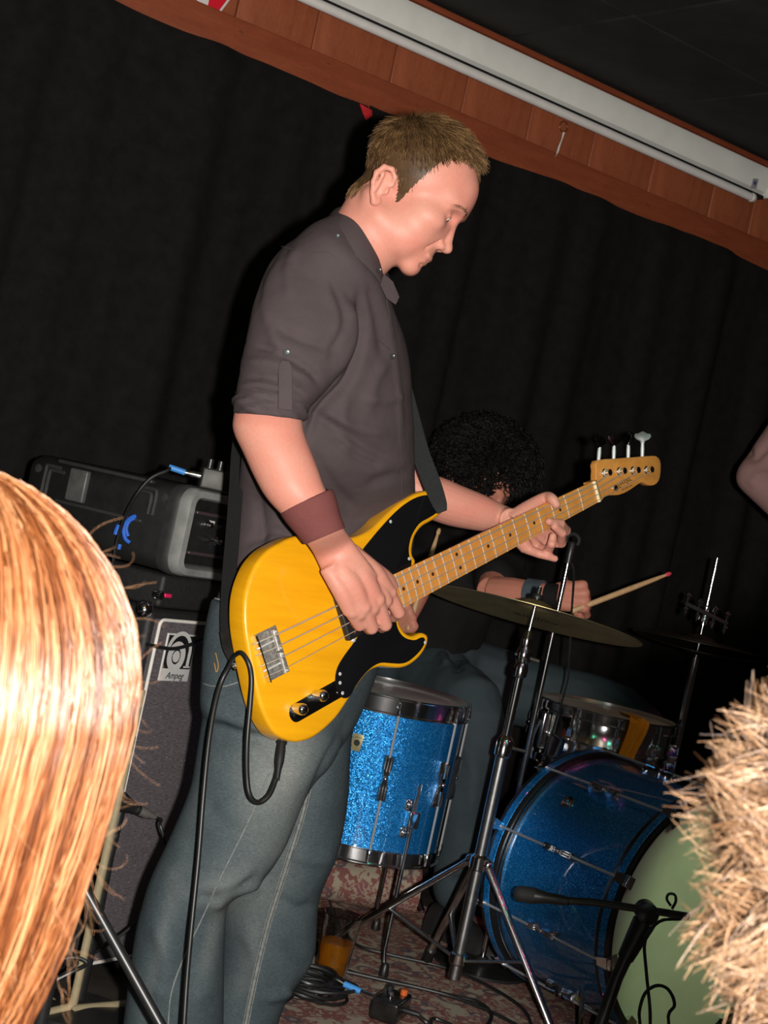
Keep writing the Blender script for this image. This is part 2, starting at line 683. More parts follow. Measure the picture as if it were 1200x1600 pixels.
# projection screen case along the fascia
M['case_white'] = mat('screen_case_white', (0.86, 0.85, 0.79), 0.42, vary=0.05, scale=12)
M['rod_white'] = mat('screen_rod', (0.82, 0.78, 0.74), 0.3, vary=0.05, scale=20)
zb = WP(900, 174, 0.13)[1]
zt = WP(900, 119, 0.13)[1]
s_end = WP(1199, 300, 0.13)[0]
s_beg = -2.4
scr = thing('projection_screen', wall((s_beg + s_end) / 2, 0.05, zb), 'long white roll-up projection screen case on the wooden fascia', 'screen')
h = zt - zb
prof = [(0.05, 0.0), (0.105, 0.0), (0.130, 0.012), (0.134, 0.03), (0.134, h - 0.02), (0.128, h - 0.006), (0.115, h), (0.05, h)]
b = MB().rings([[wall(s_beg, o, zb + q) for o, q in prof], [wall(s_end, o, zb + q) for o, q in prof]])
b.build('case', 'case_white', scr, True, 25)
b = MB().box(wall((s_beg + s_end) / 2, 0.118, zb - 0.006), (s_end - s_beg - 0.02, 0.02, 0.012), WA)
b.build('slot', 'black_plastic', scr, False)
s_rod = WP(1172, 312, 0.125)[0]
zr = WP(900, 186, 0.125)[1]
b = MB().tube([wall(s_beg, 0.125, zr), wall(s_rod, 0.125, zr)], 0.0135, 14)
b.build('batten_rod', 'rod_white', scr)
b = MB().lathe(wall(s_rod, 0.125, zr), T_, [(0.0135, 0), (0.0155, 0.002), (0.0155, 0.012), (0.011, 0.018)], 14)
b.build('rod_cap', 'white_plastic', scr)
b = MB().box(wall(s_end + 0.003, 0.09, zb + h / 2), (0.012, 0.095, h + 0.008), WA, 0.004)
b.build('end_cap', 'white_plastic', scr)
s, z = WP(1179, 287, 0.134)
b = MB().prism([(-0.014, -0.02), (0.012, -0.014), (0.014, 0.02), (-0.012, 0.014)], lambda x, y, q: wall(s + x, 0.1342 + q, z + y), 0, 0.0006)
st = b.build('sticker', mat('sticker_grey', (0.32, 0.31, 0.33), 0.5, vary=0.2), scr, False)
b = MB().prism([(-0.007, 0.0), (0.0, -0.009), (0.007, 0.0), (0.0, 0.009)], lambda x, y, q: wall(s + x, 0.1349 + q, z + y + 0.002), 0, 0.0006)
b.build('sticker_mark', mat('sticker_blue', (0.05, 0.06, 0.2), 0.5), st, False)
# red edge board over the case
sa, za = WP(900, 112, 0.1)
b = MB().box(wall((S0 + s_end) / 2, 0.075, zt + 0.012), (s_end - S0, 0.09, 0.016), WA, 0.003)
tag(b.build('trim_3', 'trim_wood', None), kind='structure')
# pull ring and cord
s, z = WP(880, 198, 0.06)
ring = thing('pull_ring', wall(s, 0.06, z), 'small brass ring with a white cord hanging from the screen rod', 'ring')
b = MB().tube([wall(s + 0.016 * math.cos(a), 0.062, z + 0.016 * math.sin(a)) for a in np.linspace(0, 2 * PI, 25)], 0.0016, 6)
b.build('ring', mat('brass_ring', (0.75, 0.5, 0.25), 0.2, 1.0), ring)
pts = [wall(WP(x, y, 0.06)[0], 0.062, WP(x, y, 0.06)[1]) for x, y in ((880, 207), (877, 218), (873, 228), (870, 238), (865, 246))]
MB().tube(pts, [0.0055, 0.003, 0.0045, 0.0045, 0.003], 8, 4, flat=0.4).build('cord', 'white_plastic', ring)
# sign on the fascia: white border, red field with a white corner
s, z = WP(331, -18, 0.05)
sg = thing('wall_sign', wall(s, 0.046, z), 'red and white six-sided sign on the wooden fascia', 'sign')


def on_wall(off):
    return lambda x, y, q: wall(s + x, off + q, z + y)


def sgpx(x, y):
    a, c = WP(x, y, 0.05)
    return (a - s, c - z)


hexa = [sgpx(*q) for q in ((303, 9), (341, 25), (362, -3), (359, -45), (322, -62), (300, -30))]
MB().prism(hexa, on_wall(0.045), 0, 0.004, 0.001).build('sign_plate', 'white_plastic', sg)
cx, cy = np.mean(hexa, 0)
ins = [((x - cx) * 0.88 + cx, (y - cy) * 0.88 + cy) for x, y in hexa]
MB().prism(ins, on_wall(0.0492), 0, 0.0006).build('sign_field', mat('sign_red', (0.72, 0.012, 0.03), 0.4), sg, False)
pan = [sgpx(*q) for q in ((308, 5), (324, 11.5), (328, -8), (326, -30), (306, -30))]
MB().prism(pan, on_wall(0.0500), 0, 0.0006).build('sign_panel', 'white_plastic', sg, False)
# staples in the rail
for x, y in ((376, 49), (513, 99), (1012, 321)):
    s2, z2 = WP(x, y, 0.068)
    b = MB().tube([wall(s2 - 0.006, 0.066, z2), wall(s2 - 0.006, 0.070, z2), wall(s2 + 0.006, 0.070, z2 - 0.002), wall(s2 + 0.006, 0.066, z2 - 0.002)], 0.0009, 5)
    b.build('staple', 'steel', rail)
# ================================================================== bass guitar
GX = Vector((-0.596, -0.6716, -0.44016)).normalized()      # nut to bridge
GZ = Vector((0.65396, -0.72406, 0.21928))
GZ = (GZ - GX * GX.dot(GZ)).normalized()                    # out of the face
GY = GZ.cross(GX)                                           # towards the thin strings
GO = Vector((0.40122, 3.15078, 1.17731))                    # middle of the nut, at the strings
SCALE = 0.8636


def G(x, y, z):
    return GO + GX * x + GY * y + GZ * z


def GL(px, py, z):
    """guitar coordinates (x, y) of a pixel on the plane z of the guitar"""
    o = Vector((0, 0, CAM_H))
    r = P(px, py, 1.0) - o
    k = ((GO + GZ * z) - o).dot(GZ) / r.dot(GZ)
    q = o + r * k - GO
    return (q.dot(GX), q.dot(GY))


def fret(n):
    return SCALE * (1 - 2 ** (-n / 12))


GA = (GX, GY, GZ)
M['blonde'] = NT('butterscotch_lacquer')
t = M['blonde']
v = t.mapping((1, 1, 1), (0, 0.6, 0.6))
gr = t.noise(t.mapping((2, 2, 22), (0.0, 0.5, 0.0)), 3, 5)
t.color(t.ramp(gr, [(0.3, (0.72, 0.315, 0.0040)), (0.7, (0.82, 0.385, 0.0055))]))
t.set(Roughness=0.35)
t.b.inputs['Coat Weight'].default_value = 0.8
t.b.inputs['Coat Roughness'].default_value = 0.06
M['blonde'] = t.m
M['maple'] = wood_mat('maple_lacquer', (0.50, 0.19, 0.035), (0.66, 0.29, 0.065), (5, 5, 5), 0.35, 0.5, 6)
M['guard'] = mat('pickguard_black', (0.006, 0.006, 0.007), 0.12, spec=0.35)
M['string'] = mat('steel_string', (0.80, 0.72, 0.60), 0.48, 0.75, vary=0.1, scale=300)
M['fret'] = mat('fret_wire', (0.75, 0.70, 0.6), 0.45, 0.7)
M['key_refl_bright'] = mat('tuner_key_refl_bright', (0.13, 0.14, 0.135), 0.45, 0.3)
M['dot'] = mat('fret_dot_brown', (0.05, 0.018, 0.008), 0.5)
M['bright_screw'] = mat('bright_screw', (0.8, 0.8, 0.78), 0.45, 0.5)
M['bridge_metal'] = mat('bridge_metal', (0.42, 0.40, 0.37), 0.42, 0.7, vary=0.35, scale=160)
M['bone'] = mat('bone_nut', (0.85, 0.74, 0.48), 0.4)

gt = thing('bass_guitar', G(0.80, 0.1, -0.02), 'yellow bass guitar with black pickguard and maple neck', 'guitar')
ZB = -0.014                      # body face
TH = 0.044
body_px = [(460, 838), (440, 847), (420, 859), (403, 878), (392, 900), (385, 923), (382, 948), (383, 983), (390, 1025), (402, 1083), (413, 1117),
           (427, 1142), (440, 1153), (457, 1159), (472, 1159), (492, 1152), (515, 1134), (532, 1115), (552, 1084), (566, 1063), (580, 1048), (596, 1042),
           (612, 1043), (628, 1043.5), (642, 1039), (657, 1027), (667, 1012), (670.5, 1000), (668.5, 991.5), (660, 988.5), (648, 993), (637, 990),
           (629, 981), (624, 968), (622, 945), (635, 912), (650.7, 880), (646, 867), (645.8, 854.5), (650, 838), (661, 823), (676, 814), (691, 803),
           (695.5, 794), (694.7, 783), (687, 772), (676, 766.5), (661, 767.5), (646.7, 773), (624.7, 786.5), (602.7, 806), (588, 821), (570, 833),
           (552, 839), (530, 840.5), (508, 838), (484, 836)]
body_o = catmull([(*GL(x, y, ZB), 0) for x, y in body_px], 3, True)[:, :2]
MB().prism(body_o, G, ZB - TH, ZB, 0.007, 4).build('body', 'blonde', gt, True, 60)

guard_px = [(563, 865), (579, 843.5), (602.7, 816), (624.7, 794), (646.7, 779), (665, 773.5), (679.7, 775), (689, 783), (691, 791), (684, 800), (670, 809.5),
            (655, 818.5), (643.5, 836.5), (639, 854.5), (639.5, 868), (643, 881), (632, 912), (619, 945), (619, 971), (624, 987), (634, 997), (648, 1000),
            (658, 996), (663, 997), (664, 1003), (660, 1012), (652, 1022), (639, 1033), (627, 1037), (611, 1036.5), (594, 1036), (578, 1045), (564, 1060), (554, 1075), (548, 1086),
            (541, 1091), (533, 1089), (526, 1080), (524, 1062), (528, 1042), (540, 1022), (554, 1003), (560, 990), (553, 962), (547, 930), (551, 892)]
guard_o = catmull([(*GL(x, y, ZB + 0.002), 0) for x, y in guard_px], 3, True)[:, :2]
gd = MB().prism(guard_o, G, ZB + 0.0002, ZB + 0.0026, 0.0007, 2).build('pickguard', 'guard', gt, True, 40)
for x, y in ((687, 789), (610, 815), (639, 873), (664, 1004), (531, 1053), (531, 1067), (535, 1083)):
    q = GL(x, y, ZB + 0.002)
    MB().lathe(G(*q, ZB + 0.0022), GZ, [(0.0034, 0), (0.003, 0.0009), (0.0015, 0.0014)], 10).build('screw', 'bright_screw', gd)

# neck
def nw(x):
    return 0.0215 + (0.0310 - 0.0215) * x / fret(20)


XE = fret(20) + 0.010
ZF = -0.0035
rings = []
for x in np.linspace(0.0, XE, 24):
    w = nw(x)
    th = 0.021 + 0.003 * x / XE
    R = [G(x, -w, ZF - 0.0006), G(x, -w * 0.5, ZF), G(x, 0, ZF + 0.0003), G(x, w * 0.5, ZF), G(x, w, ZF - 0.0006)]
    for k in range(1, 12):
        a = PI * k / 12
        R.append(G(x, w * math.cos(a), ZF - 0.005 - (th - 0.005) * math.sin(a) ** 0.8))
    rings.append(R)
nk = MB().rings(rings).build('neck', 'maple', gt, True, 50)
b = MB().box(G(XE - 0.03, 0, ZB - 0.004), (0.10, 0.056, 0.02), GA, 0.004).build('neck_heel', 'maple', nk)
for n in range(1, 21):
    x = fret(n)
    w = nw(x)
    MB().tube([G(x, -w, ZF - 0.0005), G(x, -w / 2, ZF + 0.0007), G(x, 0, ZF + 0.0009), G(x, w / 2, ZF + 0.0007), G(x, w, ZF - 0.0005)], 0.0011, 6).build('fret', 'fret', nk)
for n in (3, 5, 7, 9, 12, 15, 17, 19):
    x = (fret(n) + fret(n - 1)) / 2
    for y in ((-0.0125, 0.0125) if n == 12 else (0,)):
        MB().lathe(G(x, y, ZF - 0.0008), GZ, [(0.0034, 0), (0.0034, 0.0014), (0.001, 0.0016)], 12).build('fret_marker', 'dot', nk)
MB().box(G(-0.002, 0, -0.003), (0.0045, 0.0430, 0.008), GA, 0.001).build('nut', 'bone', gt)

# headstock
ZH = -0.012
head_px = [(931.5, 751.5), (932, 735), (933, 719.5), (960, 716.5), (990, 714.2), (1020, 712), (1027, 713.5), (1031.5, 719), (1033, 729), (1031.5, 746), (1027, 755),
           (1020, 758.6), (1012, 757.5), (1004, 754), (999, 756), (993, 760), (980, 768.5), (966.7, 773.5), (953, 774), (944, 777.5), (936, 785)]
head_o = [GL(x, y, ZH) for x, y in head_px]
head_o = [(min(a[0], 0.001), a[1]) for a in head_o]
ho = np.array(head_o)
MB().prism(catmull([(*q, 0) for q in ho], 2, True)[:, :2], G, ZH - 0.0150, ZH, 0.0018, 2).build('headstock', 'maple', gt, True, 50)
b = MB()
for x in (0.0, -0.008, -0.016, -0.024):
    b.rings([]) if False else None
rings = []
for x, zt_, w in ((0.002, ZF - 0.0006, 0.0215), (-0.006, ZF - 0.002, 0.0212), (-0.014, ZH + 0.003, 0.0208), (-0.024, ZH + 0.0003, 0.0195)):
    rings.append([G(x, -w, zt_), G(x, w, zt_), G(x, w, ZH - 0.014), G(x, -w, ZH - 0.014)])
MB().rings(rings).build('neck_transition', 'maple', gt, True, 30)
posts = [GL(x, y, ZH + 0.008) for x, y in ((949, 738.5), (972, 736), (993.5, 734.8), (1014.7, 734))]
edge_y = GL(980, 715, ZH)[1]
key_mats = ['key_refl_dark', 'key_refl_pink', 'key_refl_dark', 'key_refl_bright']  # chrome keys: what each one reflects is put into its colour
M['key_refl_dark'] = mat('tuner_key_refl_dark', (0.10, 0.09, 0.085), 0.25, 1.0)
M['key_refl_pink'] = mat('tuner_key_refl_pink', (0.22, 0.10, 0.11), 0.22, 1.0)
ups = [GL(x, y, ZH - 0.012) for x, y in ((936, 717), (959.5, 715), (982, 714), (1004, 712.5))]
ups2 = [GL(x, y, ZH - 0.012) for x, y in ((937.5, 699), (960, 696.5), (982.5, 695), (1004.5, 692))]
for i, (x, y) in enumerate(posts):
    tn = MB().lathe(G(x, y, ZH), GZ, [(0.0085, 0), (0.0085, 0.0012), (0.0062, 0.0022), (0.0058, 0.011), (0.0066, 0.0125), (0.0066, 0.0155), (0.0035, 0.0165)], 18).build('tuner', 'chrome', gt)
    bs = Vector(G(*ups[i], ZH - 0.013))
    tp = Vector(G(*ups2[i], ZH - 0.013))
    MB().tube([bs + (bs - tp) * 0.6, bs, bs + (tp - bs) * 0.5, tp], [0.0038, 0.0038, 0.0042, 0.0034], 10).build('tuner_shaft', 'bright_screw', tn)
    d = (tp - bs).normalized()
    sd = Vector((CR, 0, SR))
    sd = (sd - d * sd.dot(d)).normalized()
    leaf = [(-0.004, 0), (-0.0055, 0.006), (-0.014, 0.010), (-0.019, 0.016), (-0.0175, 0.023), (-0.010, 0.024), (0, 0.029), (0.010, 0.024), (0.0175, 0.023), (0.019, 0.016),
            (0.014, 0.010), (0.0055, 0.006), (0.004, 0)]
    nn = sd.cross(d).normalized()
    tilt = (-0.75, -0.5, 1.35, 0.15)[i]
    sx = (sd * math.cos(tilt) + nn * math.sin(tilt)).normalized()
    sn = sx.cross(d).normalized()
    MB().prism(leaf, lambda u, w_, q: tp + sx * (u * 0.92) + d * (w_ * 0.92 - 0.002) + sn * q, -0.002, 0.002, 0.0015, 2).build('tuner_key', key_mats[i], tn)
q = GL(958.7, 763, ZH)
MB().lathe(G(*q, ZH), GZ, [(0.0035, 0), (0.0035, 0.004), (0.0065, 0.005), (0.0065, 0.0065), (0.003, 0.0075)], 14).build('string_tree', 'chrome', gt)
M['decal'] = mat('decal_dark', (0.10, 0.055, 0.02), 0.5)
hx = (GL(1000, 748, ZH)[0] - GL(960, 766, ZH)[0], GL(1000, 748, ZH)[1] - GL(960, 766, ZH)[1])
ang = math.atan2(hx[1], hx[0])
for body_t, px_, sz in (('Fender', (975, 754), 0.017), ('PRECISION BASS', (979.5, 761.5), 0.0052)):
    tv, tf = text_mesh(body_t, sz, 0.0002, 0.35 if sz > 0.01 else 0)
    c0 = GL(*px_, ZH)
    ca, sa_ = math.cos(ang), math.sin(ang)
    vv = [G(c0[0] + ca * p[0] + sa_ * p[1], c0[1] + sa_ * p[0] - ca * p[1], ZH + 0.0004 + p[2]) for p in tv]
    MB().add(vv, tf).build('decal', 'decal', gt, False)

# bridge
bx0, by0 = GL(429, 1019, ZB + 0.004)
bx0 = SCALE + 0.012
br = MB().box(G(bx0, 0, ZB + 0.0012), (0.050, 0.080, 0.0024), GA, 0.0008).build('bridge', 'bridge_metal', gt)
MB().box(G(bx0 + 0.0245, 0, ZB + 0.006), (0.0025, 0.080, 0.012), GA, 0.0006).build('bridge_lip', 'chrome', br)
for y in (-0.019, 0.019):
    MB().tube([G(SCALE + 0.0, y - 0.0175, ZB + 0.0085), G(SCALE + 0.001, y + 0.0175, ZB + 0.0085)], 0.0048, 12).build('saddle', 'bridge_metal', br)
    MB().tube([G(SCALE + 0.002, y, ZB + 0.007), G(SCALE + 0.042, y, ZB + 0.007)], 0.0016, 8).build('saddle_screw', 'bright_screw', br)
    for d in (-0.014, 0.014):
        MB().lathe(G(SCALE, y + d, ZB + 0.003), GZ, [(0.0018, 0), (0.0018, 0.012)], 8).build('height_screw', 'bright_screw', br)
for y in (-0.034, -0.017, 0, 0.017, 0.034):
    MB().lathe(G(SCALE + 0.031, y, ZB + 0.002), GZ, [(0.0033, 0), (0.003, 0.0012), (0.001, 0.0018)], 10).build('bridge_screw', 'bright_screw', br)

# pickup
pu = MB().box(G(fret(20) + 0.112, 0.0, ZB + 0.006), (0.030, 0.078, 0.013), GA, 0.003).build('pickup', 'black_plastic', gt)
for y in (-0.0285, -0.0095, 0.0095, 0.0285):
    MB().lathe(G(fret(20) + 0.112, y, ZB + 0.012), GZ, [(0.0028, 0), (0.0028, 0.0018)], 10).build('pole_piece', 'steel', pu)
for y in (-0.042, 0.042):
    MB().lathe(G(fret(20) + 0.112, y, ZB + 0.002), GZ, [(0.0045, 0), (0.004, 0.004), (0.002, 0.0052)], 12).build('pickup_screw', 'bright_screw', pu)

# control plate with two domed knobs
pa, pb = Vector((*GL(461, 1114, ZB), 0)), Vector((*GL(528, 1076, ZB), 0))
ax = (pb - pa).normalized()
ay = Vector((-ax.y, ax.x, 0))
out = []
for k in range(9):
    a = PI / 2 + PI * k / 8
    out.append(pa + ax * (0.0155 * math.cos(a)) * 0.9 + ay * (0.0155 * math.sin(a)))
for k in range(9):
    a = -PI / 2 + PI * k / 8
    out.append(pb + ax * (0.0155 * math.cos(a)) + ay * (0.0155 * math.sin(a)))
cp = MB().prism([(p.x, p.y) for p in out], G, ZB + 0.0002, ZB + 0.0022, 0.0006, 2).build('control_plate', 'chrome', gt, True, 40)
for x, y in ((462, 1108), (494, 1087)):
    q = GL(x, y, ZB + 0.002)
    kn = MB().lathe(G(*q, ZB + 0.0022), GZ, [(0.0098, 0), (0.0098, 0.017), (0.0092, 0.020), (0.0075, 0.0228), (0.004, 0.0245), (0.001, 0.025)], 24).build('knob', 'chrome', cp)
for x, y in ((461, 1118), (529, 1082)):
    q = GL(x, y, ZB + 0.002)
    MB().lathe(G(*q, ZB + 0.0022), GZ, [(0.0032, 0), (0.003, 0.001), (0.001, 0.0015)], 10).build('plate_screw', 'chrome', cp)

# strings
for i, y0 in enumerate((-0.0162, -0.0054, 0.0054, 0.0162)):
    yb = (-0.0285, -0.0095, 0.0095, 0.0285)[i]
    r = (0.00135, 0.00108, 0.00088, 0.00068)[i]
    px_, py_ = posts[i]
    MB().tube([G(SCALE + 0.046, yb, ZB + 0.006), G(SCALE + 0.006, yb, 0.0005), G(SCALE, yb, 0.0012), G(0, y0, 0.0009), G(-0.006, y0, 0.0003), G(px_ + 0.004, py_ + 0.0055, ZH + 0.0085)], r, 6).build('string', 'string', gt)
    MB().tube([G(px_ + 0.0064 * math.cos(a), py_ + 0.0064 * math.sin(a), ZH + 0.0085 - 0.0004 * k) for k, a in enumerate(np.linspace(PI / 2, PI / 2 + 5.5 * PI, 40))], r, 5).build('string_winding', 'string', gt)

# strap buttons, strap with leather end
q = GL(386, 1036, ZB - 0.02)
M['strap'] = mat('strap_black', (0.006, 0.006, 0.0065), 0.75, vary=0.3, scale=200, bump=0.3, bscale=600)
M['leather'] = mat('strap_leather', (0.012, 0.010, 0.009), 0.4, vary=0.3, scale=80)
M['strap_grey'] = mat('strap_webbing', (0.012, 0.0135, 0.0145), 0.85, vary=0.4, scale=300, bump=0.5, bscale=900)


def strap(name, pts, widths, m, parent, wdir=None, th=0.0022, sub=6):
    """a flat band through places; wdir the direction of its width at each point"""
    p = catmull(pts, sub)
    w = catmull([(a, 0, 0) for a in widths], sub)[:, 0]
    wd = catmull(wdir, sub)
    R = []
    for i in range(len(p)):
        t = Vector(p[min(i + 1, len(p) - 1)] - p[max(i - 1, 0)]).normalized()
        x = Vector(wd[i])
        x = (x - t * x.dot(t)).normalized()
        y = t.cross(x)
        c = Vector(p[i])
        R.append([c + x * w[i] + y * th, c - x * w[i] + y * th, c - x * w[i] - y * th, c + x * w[i] - y * th])
    return MB().rings(R).build(name, m, parent, True, 30)


# from the butt button up the player's back to his far shoulder
bt = P(374, 1036, 2.585)
MB().lathe(bt + GX * 0.002, -GX * 0.6 - GZ * 0.25 + Vector((0, -0.5, 0)), [(0.006, -0.012), (0.006, 0.004), (0.0085, 0.006), (0.0085, 0.009), (0.003, 0.011)], 14).build('strap_button', 'chrome', gt)
se = strap('strap_end', [P(377, 1046, 2.592), P(370, 1032, 2.596), P(361, 1012, 2.605), P(354, 995, 2.615), P(351, 985, 2.62)], [0.006, 0.011, 0.013, 0.010, 0.008], 'leather', gt,
           [(0.9, -0.2, 0.5)] * 5, 0.0016)
strap('strap_back', [P(351, 990, 2.62), P(353, 960, 2.64), P(358, 900, 2.68), P(364, 830, 2.72), P(369, 760, 2.75), P(374, 690, 2.78), P(392, 600, 2.84), P(420, 500, 2.90), P(470, 410, 2.95), P(520, 372, 2.93)],
      [0.007, 0.011, 0.014, 0.0145, 0.0145, 0.0145, 0.018, 0.024, 0.024, 0.022], 'strap', gt, [(0.8, -0.6, 0.15)] * 8 + [(0.4, -0.9, 0.1)] * 2, 0.0014)
strap('strap_front', [P(520, 372, 2.95), P(565, 420, 2.97), P(585, 485, 2.97), P(610, 545, 2.945), P(631, 605, 2.925), P(646, 662, 2.905), P(659, 712, 2.88), P(675, 755, 2.85), P(687, 787, 2.825), P(691, 800, 2.82)],
      [0.022, 0.022, 0.018, 0.015, 0.015, 0.0155, 0.016, 0.016, 0.013, 0.009], 'strap_grey', gt, [(0.4, -0.9, 0.1)] * 2 + [(0.8, -0.5, 0.3)] * 4 + [(0.85, -0.45, 0.1)] * 4, 0.0014)

# instrument cable: jack in the lower edge, a loop, over the strap button and down to the floor
cb = thing('instrument_cable', PF(280, 1690), 'black instrument cable looping from the yellow bass down to the floor', 'cable')
j0 = P(441, 1157, 2.60)
j1 = P(436, 1195, 2.58)
MB().lathe(j0 + (j1 - j0) * 0.12, (j1 - j0), [(0.0075, -0.008), (0.0085, -0.004), (0.0085, 0.0), (0.0068, 0.001), (0.0076, 0.012), (0.0076, 0.030), (0.005, 0.046), (0.0042, 0.062)], 14).build('jack_plug', 'black_plastic', cb)
MB().lathe(j0, (j1 - j0), [(0.0066, -0.006), (0.0066, 0.004)], 14).build('jack_sleeve', 'chrome', cb)
pts = [P(434, 1205, 2.575), P(430, 1220, 2.57), P(420, 1243, 2.555), P(404, 1254, 2.545), P(391, 1244, 2.535), P(386, 1215, 2.535), P(386, 1160, 2.535), P(391, 1100, 2.54), P(393, 1060, 2.545),
       P(388, 1035, 2.545), P(377, 1020, 2.555), P(366, 1026, 2.575), P(358, 1042, 2.585), P(346, 1065, 2.585), P(336, 1100, 2.57), P(326, 1160, 2.55), P(318, 1240, 2.53), P(310, 1340, 2.51), P(300, 1440, 2.49),
       P(292, 1530, 2.475), P(287, 1610, 2.46), P(282, 1700, 2.45)]
end = PF(276, 1765, 0.006)
pts += [end + Vector((0.0, 0.0, 0.02)), end + Vector((-0.03, 0.02, 0)), end + Vector((-0.15, 0.08, 0)), end + Vector((-0.3, 0.02, 0))]
MB().tube(pts, 0.0043, 10, 6).build('cable', 'black_rubber', cb)
# ================================================================== flesh tools
def sd_ell(p, c, r):
    q = (p - np.array(c)) / np.array(r)
    k0 = np.linalg.norm(q, axis=-1)
    k1 = np.linalg.norm(q / np.array(r), axis=-1) + 1e-9
    return k0 * (k0 - 1) / k1


def sd_cone(p, a, b, ra, rb):
    a, b = np.array(a), np.array(b)
    ab = b - a
    t = np.clip(((p - a) @ ab) / (ab @ ab), 0, 1)
    return np.linalg.norm(p - a - t[..., None] * ab, axis=-1) - (ra + (rb - ra) * t)


def smin(a, b, k):
    h = np.clip(0.5 + 0.5 * (b - a) / k, 0, 1)
    return b * (1 - h) + a * h - k * h * (1 - h)


def smax(a, b, k):
    return -smin(-a, -b, k)


def surface_net(val, lo, h):
    """the zero surface of a sampled field as (verts, quads)"""
    s = val < 0
    nx, ny, nz = val.shape
    c = np.zeros((nx - 1, ny - 1, nz - 1), int)
    for dx in (0, 1):
        for dy in (0, 1):
            for dz in (0, 1):
                c += s[dx:nx - 1 + dx, dy:ny - 1 + dy, dz:nz - 1 + dz]
    act = (c > 0) & (c < 8)
    I = np.argwhere(act)
    idx = -np.ones(act.shape, int)
    idx[act] = np.arange(len(I))
    acc = np.zeros((len(I), 3))
    cnt = np.zeros(len(I))
    cor = [(i, j, k) for i in (0, 1) for j in (0, 1) for k in (0, 1)]
    for a in cor:
        for ax in range(3):
            if a[ax]:
                continue
            bb = list(a)
            bb[ax] = 1
            va = val[I[:, 0] + a[0], I[:, 1] + a[1], I[:, 2] + a[2]]
            vb = val[I[:, 0] + bb[0], I[:, 1] + bb[1], I[:, 2] + bb[2]]
            m = (va < 0) != (vb < 0)
            t = np.where(m, va / (va - vb + 1e-12), 0)
            pt = np.tile(np.array(a, float), (len(I), 1))
            pt[:, ax] += t
            acc[m] += pt[m]
            cnt[m] += 1
    v = (I + acc / cnt[:, None]) * h + np.array(lo)
    quads = []
    for ax in range(3):
        sl0 = [slice(None)] * 3
        sl1 = [slice(None)] * 3
        sl0[ax] = slice(0, -1)
        sl1[ax] = slice(1, None)
        a, b = s[tuple(sl0)], s[tuple(sl1)]
        e = np.argwhere(a != b)
        o1, o2 = [(1, 2), (2, 0), (0, 1)][ax]
        e = e[(e[:, o1] > 0) & (e[:, o2] > 0) & (e[:, o1] < val.shape[o1] - 1) & (e[:, o2] < val.shape[o2] - 1)]
        def at(d1, d2):
            q = e.copy()
            q[:, o1] -= d1
            q[:, o2] -= d2
            return idx[q[:, 0], q[:, 1], q[:, 2]]
        q = np.c_[at(0, 0), at(1, 0), at(1, 1), at(0, 1)]
        fl = ~a[e[:, 0], e[:, 1], e[:, 2]]
        q[fl] = q[fl][:, ::-1]
        quads.append(q)
    return v, np.vstack(quads)


def sample(fn, lo, hi, h):
    ax = [np.arange(a, b, h) for a, b in zip(lo, hi)]
    g = np.stack(np.meshgrid(*ax, indexing='ij'), -1)
    out = np.empty(g.shape[:3], np.float32)
    for i in range(g.shape[0]):
        out[i] = fn(g[i])
    return surface_net(out, lo, h)


